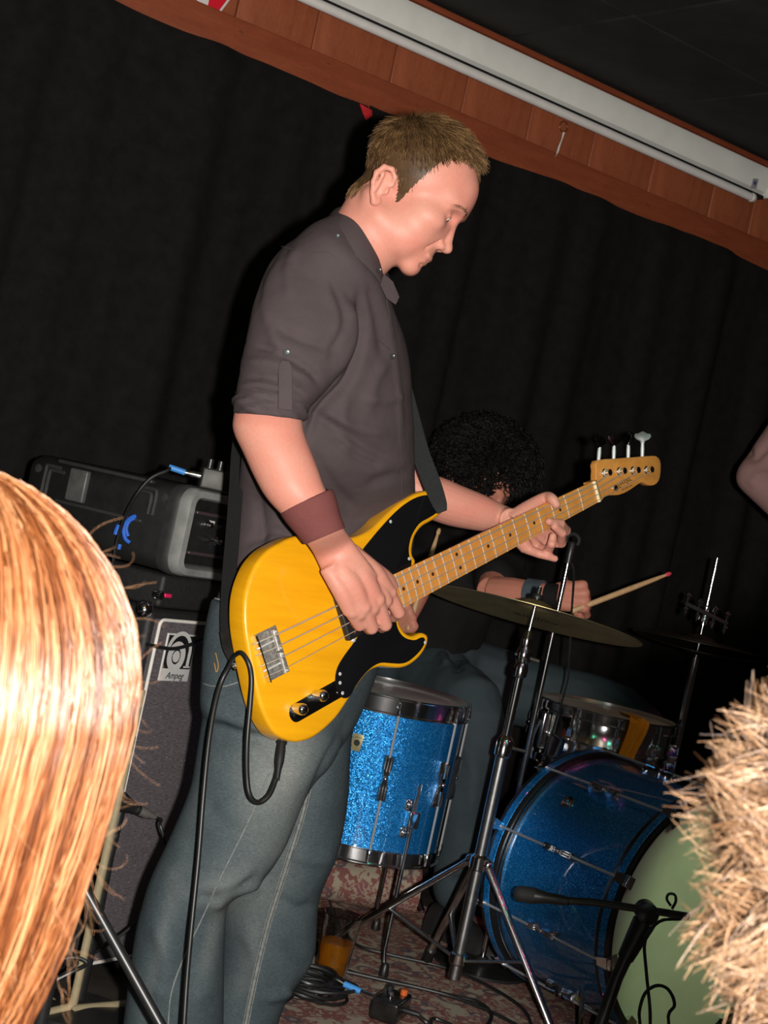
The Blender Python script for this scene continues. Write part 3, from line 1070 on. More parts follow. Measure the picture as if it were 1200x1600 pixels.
def head_field(p, face=True, ears=True, smile=0.0):
    """a man's head: x forward, y to the side, z up, ear holes at the origin"""
    p = np.asarray(p, float)
    q = p.copy()
    q[..., 1] = np.abs(q[..., 1])
    d = sd_ell(q, (0.022, 0, 0.052), (0.0945, 0.0755, 0.0835))
    d = smin(d, sd_ell(q, (0.066, 0, -0.014), (0.048, 0.055, 0.062)), 0.022)
    d = smin(d, sd_ell(q, (0.088, 0.022, 0.036), (0.0285, 0.032, 0.017)), 0.018)
    d = smin(d, sd_ell(q, (0.099, 0, 0.052), (0.0195, 0.036, 0.034)), 0.016)
    d = smin(d, sd_cone(q, (0.008, 0.050, -0.052), (0.086, 0.010, -0.081), 0.017, 0.0145), 0.02)
    d = smin(d, sd_ell(q, (0.045, 0.036, -0.045), (0.045, 0.027, 0.042)), 0.02)
    d = smin(d, sd_ell(q, (0.089, 0, -0.0835), (0.0175, 0.021, 0.0155)), 0.012)
    d = smin(d, sd_ell(q, (0.072, 0.047, -0.006), (0.028, 0.018, 0.017)), 0.02)
    d = smin(d, sd_ell(q, (0.084, 0, -0.056), (0.0265, 0.030, 0.025)), 0.014)
    d = smin(d, sd_ell(q, (0.02, 0, -0.055), (0.058, 0.044, 0.040)), 0.02)
    if face:
        d = smax(d, -sd_ell(q, (0.113, 0.034, 0.014), (0.017, 0.019, 0.0115)), 0.010)
        d = smin(d, sd_ell(q, (0.0905, 0.033, 0.0115), (0.0135, 0.0150, 0.0125)), 0.004)
        nose = sd_cone(q, (0.107, 0, 0.017), (0.1185, 0, -0.020), 0.0072, 0.0092)
        nose = smin(nose, sd_ell(q, (0.1215, 0, -0.0262), (0.0118, 0.0110, 0.0095)), 0.006)
        nose = smin(nose, sd_ell(q, (0.1115, 0.0125, -0.0300), (0.0105, 0.0062, 0.0072)), 0.004)
        nose = smax(nose, -sd_ell(q, (0.1165, 0.0068, -0.0385), (0.0055, 0.0030, 0.0045)), 0.002)
        d = smin(d, nose, 0.007)
        # cheek fold from the nose wing
        d = smax(d, -sd_cone(q, (0.1075, 0.0205, -0.026), (0.0965, 0.0315, -0.050), 0.0010, 0.0008), 0.006)
        d = smin(d, sd_ell(q, (0.1055, 0, -0.0563), (0.0088, 0.0235, 0.0062)), 0.004)
        d = smin(d, sd_ell(q, (0.1015, 0, -0.0672), (0.0078, 0.0205, 0.0062)), 0.004)
        d = smax(d, -sd_cone(q, (0.1145, 0, -0.0622), (0.0935, 0.0265, -0.0628), 0.0012, 0.0008), 0.0024)
        d = smax(d, -sd_cone(q, (0.1125, 0, -0.0745), (0.104, 0.014, -0.0745), 0.003, 0.002), 0.006)
    if ears:
        e = None
        q = q + np.array([0.002, 0, 0.0165])
        path = [(0.004, 0.0745, 0.013), (0.001, 0.079, 0.026), (-0.010, 0.083, 0.0335), (-0.022, 0.0865, 0.029), (-0.027, 0.0865, 0.015), (-0.0235, 0.084, 0.000), (-0.016, 0.080, -0.014), (-0.006, 0.0765, -0.0245)]
        rad = [0.0032, 0.0036, 0.0042, 0.0046, 0.0046, 0.0042, 0.0040, 0.0055]
        for i in range(len(path) - 1):
            s = sd_cone(q, path[i], path[i + 1], rad[i], rad[i + 1])
            e = s if e is None else smin(e, s, 0.003)
        e = smin(e, sd_ell(q, (-0.0125, 0.0755, 0.006), (0.0150, 0.0040, 0.0240)), 0.004)
        e = smin(e, sd_ell(q, (-0.004, 0.0745, -0.021), (0.0085, 0.0045, 0.0085)), 0.005)
        e = smin(e, sd_cone(q, (-0.014, 0.0815, -0.008), (-0.0175, 0.0825, 0.020), 0.0030, 0.0034), 0.003)
        e = smin(e, sd_ell(q, (0.0015, 0.0765, 0.000), (0.0045, 0.0040, 0.0065)), 0.003)
        d = smin(d, e, 0.006)
    return d


def to_frame(v, o, x, y, z):
    return np.array(o) + v[:, :1] * np.array(x) + v[:, 1:2] * np.array(y) + v[:, 2:] * np.array(z)


def skin_mat(name, base, red, rough=0.5):
    t = NT(name)
    v = t.mapping()
    n1 = t.noise(v, 15, 3)
    n2 = t.noise(v, 240, 3)
    c = t.ramp(n1, [(0.32, base), (0.72, red)])
    c = t.mix(0.22, c, t.ramp(n2, [(0.35, tuple(x * 0.82 for x in base)), (0.65, tuple(min(1, x * 1.12) for x in base))]), 'MIX')
    t.color(c)
    t.bump(t.noise(v, 700, 2), 0.12, 0.0006)
    t.set(Roughness=rough)
    t.b.inputs['Specular IOR Level'].default_value = 0.28
    t.b.inputs['Subsurface Weight'].default_value = 0.12
    t.b.inputs['Subsurface Radius'].default_value = (0.012, 0.004, 0.002)
    t.b.inputs['Subsurface Scale'].default_value = 0.5
    return t.m


def strands(mb, paths, radii, n=3):
    """paths (k, m, 3) and radii (m,) or (k, m): many thin tubes appended to a builder at once"""
    paths = np.asarray(paths, float)
    k, m, _ = paths.shape
    rad = np.broadcast_to(radii, (k, m))
    t = np.gradient(paths, axis=1)
    t /= np.linalg.norm(t, axis=2)[..., None] + 1e-12
    ref = np.array([0.31, 0.52, 0.79])
    x = np.cross(t, ref)
    x /= np.linalg.norm(x, axis=2)[..., None] + 1e-9
    y = np.cross(t, x)
    ang = 2 * PI * np.arange(n) / n
    V = paths[:, :, None] + rad[:, :, None, None] * (x[:, :, None] * np.cos(ang)[:, None] + y[:, :, None] * np.sin(ang)[:, None])
    base = (np.arange(k) * m * n)[:, None, None]
    i = np.arange(m - 1)[None, :, None] * n
    j = np.arange(n)[None, None, :]
    j2 = (j + 1) % n
    f = np.stack([base + i + j, base + i + j2, base + i + n + j2, base + i + n + j], -1).reshape(-1, 4)
    return V.reshape(-1, 3), f


def big_mesh(name, vs, fs, material, parent, smooth=True, tint=None):
    """vertices and quads as arrays; quick for large meshes"""
    v = np.vstack(vs)
    off = np.cumsum([0] + [len(q) for q in vs[:-1]])
    f = np.vstack([q + o for q, o in zip(fs, off)])
    c = (v.min(0) + v.max(0)) / 2
    v = v - c
    me = bpy.data.meshes.new(name)
    me.vertices.add(len(v))
    me.vertices.foreach_set('co', v.astype(np.float32).ravel())
    me.loops.add(len(f) * 4)
    me.loops.foreach_set('vertex_index', f.astype(np.int32).ravel())
    me.polygons.add(len(f))
    me.polygons.foreach_set('loop_start', np.arange(0, len(f) * 4, 4, dtype=np.int32))
    me.update(calc_edges=True)
    if tint is not None:
        at_ = me.attributes.new('tint', 'FLOAT', 'POINT')
        at_.data.foreach_set('value', np.concatenate(tint).astype(np.float32))
    if smooth:
        me.polygons.foreach_set('use_smooth', [True] * len(me.polygons))
    me.materials.append(M[material] if isinstance(material, str) else material)
    o = bpy.data.objects.new(name, me)
    return link(o, parent, Matrix.Translation(Vector(c)))


def join_vf(parts):
    vs, fs, o = [], [], 0
    for v, f in parts:
        vs.append(np.asarray(v))
        fs.extend(tuple(int(i) + o for i in q) for q in f)
        o += len(v)
    return np.vstack(vs), fs


def lock_tint(root, k, n_ring, seed=3, mix=0.5):
    # each hair has a shade of its own, hairs of a lock are alike
    r_ = np.random.default_rng(seed)
    lk = 0.5 + 0.25 * np.sin(root @ np.array([310.0, 190, 130])) + 0.25 * np.sin(root @ np.array([-140.0, 260, 210]) + 2)
    t_ = np.clip(mix * lk + (1 - mix) * r_.uniform(0, 1, len(root)), 0, 1)
    return np.repeat(t_, n_ring)


def tint_mat(name, stops, rough=0.4, spec=0.4):
    t = NT(name)
    at_ = t.n('ShaderNodeAttribute', attribute_name='tint')
    nz = t.noise(t.mapping(), 25, 3)
    ad_ = t.n('ShaderNodeMath', operation='MULTIPLY_ADD')
    t.l(nz, ad_.inputs[0])
    ad_.inputs[1].default_value = 0.35
    t.l(at_.outputs['Fac'], ad_.inputs[2])
    sb = t.n('ShaderNodeMath', operation='SUBTRACT')
    t.l(ad_.outputs[0], sb.inputs[0])
    sb.inputs[1].default_value = 0.17
    t.color(t.ramp(sb.outputs[0], stops))
    t.set(Roughness=rough)
    t.b.inputs['Specular IOR Level'].default_value = spec
    return t.m


M['skin'] = skin_mat('skin_fair', (0.595, 0.275, 0.20), (0.615, 0.22, 0.165), 0.48)
M['hair_brown'] = tint_mat('hair_sandy_brown', [(0.1, (0.030, 0.014, 0.006)), (0.45, (0.10, 0.052, 0.021)), (0.9, (0.27, 0.16, 0.066))], 0.5, 0.25)

# ================================================================== the bass player
man = thing('person', PF(310, 1745, 0.0) + Vector((0.05, 0.1, 0)), 'man in dark grey shirt and faded jeans playing the yellow bass', 'person')
HF = Vector((0.930, -0.03, -0.372)).normalized()
HU = Vector((0.372, 0.0, 0.929))
HU = (HU - HF * HF.dot(HU)).normalized()
HL = HU.cross(HF)                # his left, away from the camera
HO = P(613.3, 286.5, 2.555) + HL * 0.075


def H(x, y, z):
    return HO + HF * x + HL * y + HU * z


def man_field(p):
    d = head_field(p)
    neck = sd_cone(p, (-0.010, 0, -0.030), (0.004, 0, -0.100), 0.0525, 0.0535)
    neck = smin(neck, sd_cone(p, (0.004, 0.0, -0.10), (-0.012, 0.03, -0.19), 0.0535, 0.058), 0.03)
    # neck muscle from behind the ear to the collar bone
    q = p.copy()
    q[..., 1] = np.abs(q[..., 1])
    neck = smin(neck, sd_cone(q, (-0.022, 0.052, -0.030), (0.030, 0.022, -0.125), 0.012, 0.010), 0.018)
    return smin(d, neck, 0.016)


hv, hf = sample(man_field, (-0.13, -0.13, -0.26), (0.15, 0.13, 0.15), 0.0024)
hv_w = to_frame(hv, HO, HF, HL, HU)


def GP(px, py, h):
    q = GL(px, py, h)
    return G(*q, h)


# right arm, plucking hand
ra = MB()
loft(ra, [((395, 560), (480, 585), 2.60, 0.044), ((376, 605), (470, 615), 2.57, 0.046), ((364, 655), (473, 664), 2.545, 0.047), ((366, 678), (478, 684), 2.54, 0.048), ((380, 708), (485, 702), 2.535, 0.047),
          ((397, 745), (496, 730), 2.53, 0.045), ((416, 778), (505, 756), 2.525, 0.041), ((445, 810), (516, 780), 2.525, 0.034), ((478, 848), (535, 822), 2.545, 0.026), ((494, 874), (551, 844), GP(525, 858, 0.050).y, 0.0235), ((503, 893), (562, 860), GP(532, 876, 0.050).y, 0.0225), ((517, 914), (577, 880), GP(546, 896, 0.051).y, 0.021), ((536, 936), (590, 900), GP(562, 918, 0.051).y, 0.018)], 32, 5)
wr = [GP(548, 862, 0.046), GP(534, 868, 0.048), GP(520, 876, 0.047), GP(508, 886, 0.044)]
mcp = [GP(607, 926, 0.052), GP(588, 937, 0.060), GP(567, 948, 0.058), GP(549, 956, 0.050)]
pip = [GP(623, 957, 0.044), GP(602, 976, 0.046), GP(581, 981, 0.044), GP(562, 977, 0.039)]
dip = [GP(615, 965, 0.018), GP(597, 981, 0.018), GP(577, 984, 0.016), GP(560, 979, 0.015)]
tip = [GP(602, 958, 0.005), GP(586, 972, 0.004), GP(567, 975, 0.002), GP(552, 972, 0.001)]
for i in range(4):
    k = (1.0, 1.04, 1.0, 0.9)[i]
    mid = (Vector(wr[i]) + Vector(mcp[i])) / 2 + GZ * 0.006
    ra.tube([wr[i], mid, mcp[i]], [(0.014, 0.019, 0.018, 0.0115)[i], (0.0185, 0.0205, 0.0195, 0.0160)[i], 0.0140], 14, 4)
    ra.tube([mcp[i], pip[i]], [0.0132 * k, 0.0114 * k], 14, 0)
    if i < 3:
        ra.tube([(Vector(wr[i]) + Vector(wr[i + 1])) / 2 + GZ * 0.003, (Vector(mcp[i]) + Vector(mcp[i + 1])) / 2 + GZ * 0.001, (Vector(mcp[i]) * 0.3 + Vector(mcp[i + 1]) * 0.3 + Vector(pip[i]) * 0.2 + Vector(pip[i + 1]) * 0.2)], [0.016, 0.0135, 0.0085], 12, 3)
    ra.ball(Vector(mcp[i]) + GZ * 0.002, 0.0136 * k, None, 12, 8)
    ra.ball(pip[i], 0.0117 * k, None, 12, 8)
    ra.tube([pip[i], dip[i], tip[i]], [0.0104 * k, 0.0093 * k, 0.0080 * k], 12, 0)
    ra.ball(tip[i], 0.0080 * k, None, 12, 8)
ra.tube([wr[0], GP(580, 886, 0.034), GP(605, 903, 0.020), GP(617, 918, 0.009)], [0.016, 0.014, 0.0115, 0.0085], 12, 4)
ra_v, ra_f, _ = remesh(ra, 0.0024, 7)

# left arm, fretting hand
la = MB()
pts = [P(550, 520, 2.95), P(578, 625, 3.00), P(624, 745, 3.03), P(690, 782, 3.04), P(745, 800, 3.06), P(785, 811, 3.08), GP(800, 815, -0.046)]
la.tube(pts, [0.055, 0.048, 0.043, 0.045, 0.039, 0.029, 0.026], 24, 5, flat=0.9)
w = GP(800, 815, -0.048)
M2 = [GP(862, 836, -0.046), GP(850, 847, -0.048), GP(838, 855, -0.046), GP(824, 858, -0.040)]
P2 = [GP(884, 829, -0.016), GP(877, 848, -0.014), GP(856, 862, -0.012), GP(842, 865, -0.018)]
D2 = [GP(876, 818, 0.010), GP(878, 833, 0.012), GP(862, 850, 0.014), GP(855, 869, -0.006)]
T2 = [GP(858, 815, 0.011), GP(867, 823, 0.013), GP(864, 838, 0.015), GP(867, 873, 0.001)]
for i in range(4):
    k = (1.0, 1.0, 0.96, 0.86)[i]
    la.tube([w, (Vector(w) + Vector(M2[i])) / 2 + GZ * (-0.004), M2[i]], [0.022, 0.0175, 0.0130], 14, 4)
    la.tube([M2[i], P2[i], D2[i], T2[i]], [0.0118 * k, 0.0104 * k, 0.0092 * k, 0.0078 * k], 12, 0)
    for q, r in ((M2[i], 0.0120), (P2[i], 0.0107), (D2[i], 0.0094), (T2[i], 0.0080)):
        la.ball(q, r * k, None, 12, 8)
la.tube([w, GP(822, 797, -0.036), GP(852, 778, -0.018), GP(863, 780, 0.004), GP(869, 788, 0.010)], [0.020, 0.0165, 0.0118, 0.0105, 0.0085], 14, 4)
la.ball(GP(869, 788, 0.010), 0.0088, None, 12, 8)
la_v, la_f, _ = remesh(la, 0.0024, 3)
# chest and trunk under the clothes
tr = MB()
loft(tr, [((552, 385), (595, 440), 2.67, 0.04), ((500, 450), (585, 500), 2.71, 0.08), ((470, 530), (585, 585), 2.75, 0.08), ((450, 600), (600, 650), 2.79, 0.07), ((450, 680), (600, 720), 2.82, 0.06)], 28, 4)
tr_v, tr_f, _ = remesh(tr, 0.012, 2)
v, f = join_vf([(hv_w, hf), (ra_v, ra_f), (la_v, la_f), (tr_v, tr_f)])
body = obj_vf('body', v, f, 'skin', man)

# eyes looking down
M['eye'] = mat('eye_white', (0.72, 0.68, 0.63), 0.15)
M['iris'] = mat('eye_iris', (0.05, 0.08, 0.09), 0.1)
for sgn in (-1, 1):
    e = MB().ball(H(0.0915, 0.033 * sgn, 0.0098), 0.0128, (HF, HL, HU), 20, 14).build('eye', 'eye', man)
    gz = (HF * 0.86 - HU * 0.5).normalized()
    c = H(0.0915, 0.033 * sgn, 0.0098)
    MB().lathe(c, gz, [(0.0058, 0.0115), (0.0040, 0.0124), (0.001, 0.0131)], 16).build('iris', 'iris', e)
# upper lids
for sgn in (-1, 1):
    c = H(0.0915, 0.033 * sgn, 0.0098)
    rings = []
    for i in range(7):
        a = math.radians(8 + 75 * i / 6)        # from the lash line up
        rings.append([c + (HF * math.cos(a) * math.cos(q) + HL * math.sin(q) + HU * math.sin(a) * math.cos(q)) * 0.0142 for q in np.linspace(-1.25, 1.25, 13)])
    MB().rings(rings, False, False).build('eyelid', 'skin', man)

# hair
SK = lambda p: man_field(np.asarray(p, float).reshape(-1, 3))


def hair_mask(f_, u_):
    """how far inside the hair line a side-view place of the head is"""
    poly = np.array([(0.115, 0.097), (0.103, 0.101), (0.085, 0.107), (0.068, 0.101), (0.054, 0.090), (0.045, 0.070), (0.040, 0.050), (0.034, 0.028), (0.0270, 0.002), (0.0235, -0.018), (0.0170, -0.0205), (0.0105, -0.004), (0.002, 0.014),
                     (-0.012, 0.024), (-0.028, 0.019), (-0.034, 0.002), (-0.038, -0.016), (-0.046, -0.036), (-0.060, -0.040), (-0.14, -0.03), (-0.14, 0.2), (0.12, 0.2)])
    x, y = f_, u_
    ins = np.zeros(len(x), bool)
    j = len(poly) - 1
    for i in range(len(poly)):
        xi, yi = poly[i]
        xj, yj = poly[j]
        c = ((yi > y) != (yj > y)) & (x < (xj - xi) * (y - yi) / (yj - yi + 1e-12) + xi)
        ins ^= c
        j = i
    return ins


inside = hair_mask(hv[:, 0], hv[:, 2]) & (hv[:, 2] > -0.05)
quads = hf[inside[hf].all(1)]
cen = hv[quads].mean(1)
nr = np.cross(hv[quads[:, 1]] - hv[quads[:, 0]], hv[quads[:, 2]] - hv[quads[:, 0]])
nr /= np.linalg.norm(nr, axis=1)[:, None] + 1e-12
keep = ~((cen[:, 0] > -0.034) & (cen[:, 0] < 0.008) & (cen[:, 2] < 0.024) & (cen[:, 2] > -0.06) & (np.abs(cen[:, 1]) > 0.0765))
cen, nr = cen[keep], nr[keep]
r = np.random.default_rng(11)
pick = r.integers(0, len(cen), 10500)
root = cen[pick] + r.normal(0, 0.0006, (len(pick), 3))
n0 = nr[pick]
# thin towards the front edge and the sideburn
hl = np.array([(0.115, 0.097), (0.103, 0.101), (0.085, 0.107), (0.068, 0.101), (0.054, 0.090), (0.045, 0.070), (0.040, 0.050), (0.034, 0.028), (0.027, 0.002), (0.0235, -0.018)])
hd_ = np.min([seg_dist(root[:, [0, 2]], hl[i], hl[i + 1])[0] for i in range(len(hl) - 1)], 0)
edge_f = np.clip(hd_ / 0.024, 0.45, 1)
# combing: from a whorl at the back of the crown, forward and down
wh = np.array([-0.045, 0.0, 0.118])
flow = root - wh
flow -= n0 * (flow * n0).sum(1)[:, None]
flow /= np.linalg.norm(flow, axis=1)[:, None] + 1e-9
side = np.clip((0.10 - root[:, 2]) / 0.06, 0, 1)[:, None]
flow = flow + side * np.array([0.25, 0, -0.75]) + r.normal(0, 0.16, flow.shape)
cl = np.sin(root @ np.array([210.0, 150, 190])) + np.sin(root @ np.array([-160.0, 120, 260]) + 1)
flow += 0.16 * cl[:, None] * np.array([0.5, 0.5, -0.3])
flow -= n0 * (flow * n0).sum(1)[:, None]
flow /= np.linalg.norm(flow, axis=1)[:, None] + 1e-9
top = np.clip((root[:, 2] - 0.04) / 0.08, 0, 1)
L = (0.016 + 0.026 * top) * r.uniform(0.7, 1.2, len(root)) * edge_f
lift = (0.10 + 0.55 * top) * np.clip(edge_f + 0.2, 0, 1) * r.uniform(0.6, 1.2, len(root))
steps = 6
path = np.zeros((len(root), steps, 3))
cur = root - n0 * 0.001
dirv = flow * 1.0 + n0 * lift[:, None]
dirv /= np.linalg.norm(dirv, axis=1)[:, None]
for s_ in range(steps):
    path[:, s_] = cur
    cur = cur + dirv * (L / (steps - 1))[:, None]
    dirv = dirv - n0 * 0.15 * lift[:, None] + np.array([0.02, 0, -0.03])
    dirv /= np.linalg.norm(dirv, axis=1)[:, None]
shp = path.shape
path = to_frame(path.reshape(-1, 3), HO, HF, HL, HU).reshape(shp)
sv, sf = strands(None, path, np.array([0.00055, 0.0006, 0.00055, 0.0005, 0.0004, 0.0002]))
kq = quads[keep]
used, inv = np.unique(kq, return_inverse=True)
nv = np.zeros_like(hv)
for a in range(4):
    np.add.at(nv, kq[:, a], nr)
nv = nv[used] / (np.linalg.norm(nv[used], axis=1)[:, None] + 1e-12)
thick = 0.0012 + 0.007 * np.clip((hv[used][:, 2] - 0.02) / 0.1, 0, 1) * np.clip((0.085 - hv[used][:, 0]) / 0.07, 0, 1)
capv = to_frame(hv[used] + nv * thick[:, None], HO, HF, HL, HU)
big_mesh('hair', [capv, sv], [inv.reshape(-1, 4), sf], 'hair_brown', man, True, [np.full(len(capv), 0.30), lock_tint(root, 0, steps * 3)])
# eyebrows
for sgn in (-1, 1):
    n = 90
    t_ = r.uniform(0, 1, n)
    x = 0.1165 - 0.022 * t_ ** 1.6
    y = (0.014 + 0.036 * t_) * sgn
    z = 0.0305 + 0.006 * np.sin(t_ * PI) + r.normal(0, 0.0014, n)
    base = np.c_[x, y, z]
    for _ in range(6):
        dd = head_field(base)
        base[:, 0] -= dd * 0.9
    e = base + np.c_[-0.003 * np.ones(n), sgn * 0.006 * np.ones(n), -0.0005 + 0.002 * r.normal(size=n)]
    for _ in range(4):
        e[:, 0] -= (head_field(e) - 0.0012) * 0.9
    pth = np.stack([base, (base + e) / 2 + [0.0008, 0, 0], e], 1)
    pth = to_frame(pth.reshape(-1, 3), HO, HF, HL, HU).reshape(n, 3, 3)
    bv, bf = strands(None, pth, np.array([0.0003, 0.0003, 0.00015]))
    big_mesh('eyebrow', [bv], [bf], 'hair_brown', man, True, [np.full(len(bv), 0.45)])

# ---------------------------------------------------------------- shirt
def cloth_mat(name, base, vary, weave=900.0, bump=0.35, rough=0.85, sheen=0.0):
    t = NT(name)
    v = t.mapping()
    n = t.noise(v, 5, 4)
    w = t.noise(v, weave, 2)
    lo = tuple(x * (1 - vary) for x in base)
    hi = tuple(x * (1 + vary) for x in base)
    c = t.ramp(n, [(0.3, lo), (0.7, hi)])
    c = t.mix(0.3, c, t.ramp(w, [(0.3, tuple(x * 0.7 for x in base)), (0.7, tuple(x * 1.3 for x in base))]))
    t.color(c)
    t.bump(w, bump, 0.0008)
    t.folds()
    t.set(Roughness=rough)
    t.b.inputs['Specular IOR Level'].default_value = 0.2
    t.b.inputs['Sheen Weight'].default_value = sheen
    return t.m


M['shirt'] = cloth_mat('shirt_charcoal', (0.066, 0.050, 0.0515), 0.12)
M['shirt_seam'] = mat('shirt_seam', (0.055, 0.042, 0.042), 0.9)
sh = MB()
def behind(l, r, hd, rho, gap=0.004):
    """depth at which a body ring just touches the back of the guitar"""
    gx, gy = GZ.x, GZ.y
    d = 2.7
    for _ in range(30):
        a, b_ = P(*l, d), P(*r, d)
        hx = (b_ - a).length / 2
        sup = math.sqrt(gx * gx * hx * hx + 2 * gx * gy * rho * hx * hd + gy * gy * hd * hd)
        dist = ((a + b_) / 2 - G(0, 0, ZB - TH)).dot(GZ)
        d += (dist + sup + gap) * 0.5
    return (l, r, d, hd, rho)


loft(sh, [((539, 326), (600, 436), 2.645, 0.056), ((520, 338), (606, 452), 2.65, 0.085, 0.1), ((478, 366), (616, 482), 2.67, 0.145, 0.2), ((428, 430), (632, 522), 2.70, 0.165, 0.3), ((408, 505), (642, 568), 2.72, 0.16, 0.38), ((398, 570), (646, 628), 2.74, 0.15, 0.42),
          ((390, 640), (649, 687), 2.76, 0.145, 0.45), ((382, 720), (650, 748), 2.785, 0.14, 0.48), behind((374, 800), (650, 832), 0.135, 0.5), behind((364, 880), (632, 918), 0.135, 0.5), behind((343, 935), (595, 990), 0.135, 0.5), behind((340, 955), (590, 1005), 0.13, 0.5)], 48, 6, 2.0)
0 and print('WAIST', [round(behind(l, r, 0.135, 0.5)[2], 3) for l, r in (((374, 800), (650, 832)), ((364, 880), (632, 918)), ((343, 935), (595, 990)))], 'HAND', GP(525, 855, 0.05).y, GP(590, 940, 0.05).y)
loft(sh, [((478, 362), (575, 415), 2.68, 0.075), ((428, 400), (572, 470), 2.625, 0.082), ((402, 452), (560, 525), 2.59, 0.082), ((389, 508), (540, 568), 2.57, 0.078), ((376, 570), (515, 605), 2.555, 0.072), ((369, 615), (490, 632), 2.55, 0.066), ((367, 632), (478, 645), 2.55, 0.061)], 40, 6)
# far sleeve
sh.tube([P(540, 440, 2.80), P(548, 520, 2.93), P(574, 620, 2.995), P(594, 685, 3.015)], [0.072, 0.070, 0.062, 0.054], 24, 5)
v, f, n_ = remesh(sh, 0.0055, 5)
folds = [
    ([(560, 452), (565, 520), (545, 590), (500, 640), (478, 690)], 7, -0.010), ([(545, 470), (550, 530), (520, 590)], 9, 0.006),
    ([(430, 510), (470, 530), (520, 545)], 8, -0.004), ([(385, 535), (430, 548), (480, 575), (505, 605)], 6, -0.006), ([(378, 565), (430, 570), (490, 600)], 7, 0.005),
    ([(375, 585), (420, 590), (450, 600), (485, 622)], 5, -0.006), ([(371, 605), (410, 602), (445, 612)], 5, 0.004), ([(370, 618), (410, 612), (450, 622)], 4, -0.005),
    ([(410, 470), (430, 530), (440, 560)], 10, 0.004), ([(495, 420), (530, 480), (530, 545)], 14, 0.005), ([(515, 440), (535, 500), (515, 560)], 6, -0.004),
    ([(575, 440), (590, 500), (600, 560)], 8, -0.004), ([(480, 640), (530, 670), (575, 700), (620, 720)], 8, -0.006), ([(500, 640), (550, 665), (610, 680)], 9, 0.005),
    ([(520, 685), (560, 715), (600, 730)], 7, -0.005), ([(485, 700), (520, 760), (560, 800)], 10, -0.004), ([(560, 620), (600, 625), (630, 618)], 8, 0.004),
    ([(570, 760), (610, 745), (645, 740)], 9, -0.004), ([(430, 700), (440, 780), (430, 860)], 14, 0.005), ([(400, 760), (410, 830), (400, 900)], 8, -0.006), ([(380, 850), (430, 830), (470, 850)], 8, -0.005),
    ([(440, 385), (410, 430), (400, 480)], 6, -0.003), ([(465, 385), (450, 420), (455, 470)], 8, 0.003), ([(600, 470), (612, 530), (622, 600), (628, 700)], 5, 0.002),
    ([(605, 560), (585, 600), (575, 650)], 10, 0.003), ([(540, 610), (535, 660), (545, 720)], 12, 0.004)]
v = crease(v, n_, folds)
shirt = obj_vf('shirt', v, f, 'shirt', man)


class Surf:
    """a mesh one can ask for the nearest place facing the camera at a pixel"""
    def __init__(self, v):
        self.v = np.asarray(v)
        self.px = to_px(self.v)

    def at(self, x, y, lift=0.0):
        d = np.hypot(self.px[:, 0] - x, self.px[:, 1] - y)
        m = d < 9
        if not m.any():
            m = d < d.min() + 3
        dep = self.v[m, 1]
        near = dep < dep.min() + 0.03
        w_ = 1 / (d[m][near] + 0.5)
        return P(x, y, float((dep[near] * w_).sum() / w_.sum()) - lift)


SS = Surf(v)


def seam(name, pts, m, parent, surf, r=0.0012, lift=0.0008, flat=None, sub=4):
    q = catmull([(a, c, 0) for a, c in pts], sub)
    MB().tube([surf.at(a, c, lift) for a, c, _ in q], r, 6, 0, flat=flat).build(name, m, parent)


# sleeve cuff, rolled
cuff = MB()
R1, R2 = [], []
loft(cuff, [((368, 612), (488, 630), 2.55, 0.068), ((365, 626), (484, 640), 2.55, 0.069), ((364, 640), (480, 652), 2.548, 0.067), ((366, 647), (476, 658), 2.548, 0.062), ((370, 645), (472, 655), 2.548, 0.056), ((374, 636), (470, 648), 2.55, 0.054)], 40, 4, 2.0, False)
v2 = np.array(cuff.v)
px2 = to_px(v2)
cuff.v = [tuple(q) for q in (v2 + (v2 - v2.mean(0)) * (0.035 * np.sin(v2 @ np.array([150.0, 60, 260])) + 0.03 * np.sin(v2 @ np.array([-90.0, 120, 330]) + 1))[:, None])]
cf = cuff.build('cuff', 'shirt', shirt)
seam('cuff_fold', [(367, 622), (400, 612), (440, 618), (482, 634)], 'shirt_seam', shirt, SS, 0.0010, 0.003)
# sleeve tab with its button
MB().prism([(-0.011, 0), (-0.011, 0.066), (-0.006, 0.076), (0.006, 0.076), (0.011, 0.066), (0.011, 0)], lambda x, y, q: P(446, 640, 2.472 + 0.0) + Vector((0.98, 0, 0.10)) * x + (P(446, 560, 2.478) - P(446, 640, 2.472)).normalized() * y + Vector((0, -1, 0)) * q, 0, 0.003, 0.001).build('sleeve_tab', 'shirt', shirt)
M['button'] = mat('shirt_button', (0.03, 0.03, 0.03), 0.25)
M['stud'] = mat('shirt_stud', (0.10, 0.11, 0.115), 0.4, 0.5)


def button(x, y, surf, parent, m='button', r=0.0052, lift=0.001):
    c = surf.at(x, y, lift)
    MB().lathe(c, (CAM_H * 0 + 0.25, -1, 0.1), [(r, -0.001), (r, 0.0014), (r * 0.8, 0.0022), (r * 0.55, 0.0016), (0.0008, 0.0014)], 16).build('button', m, parent)


button(448, 551, SS, shirt, 'stud', 0.0056, 0.004)
for x, y in ((613, 557),):
    button(x, y, SS, shirt, lift=0.003)
button(527, 369, SS, shirt, 'stud', 0.0038, 0.004)
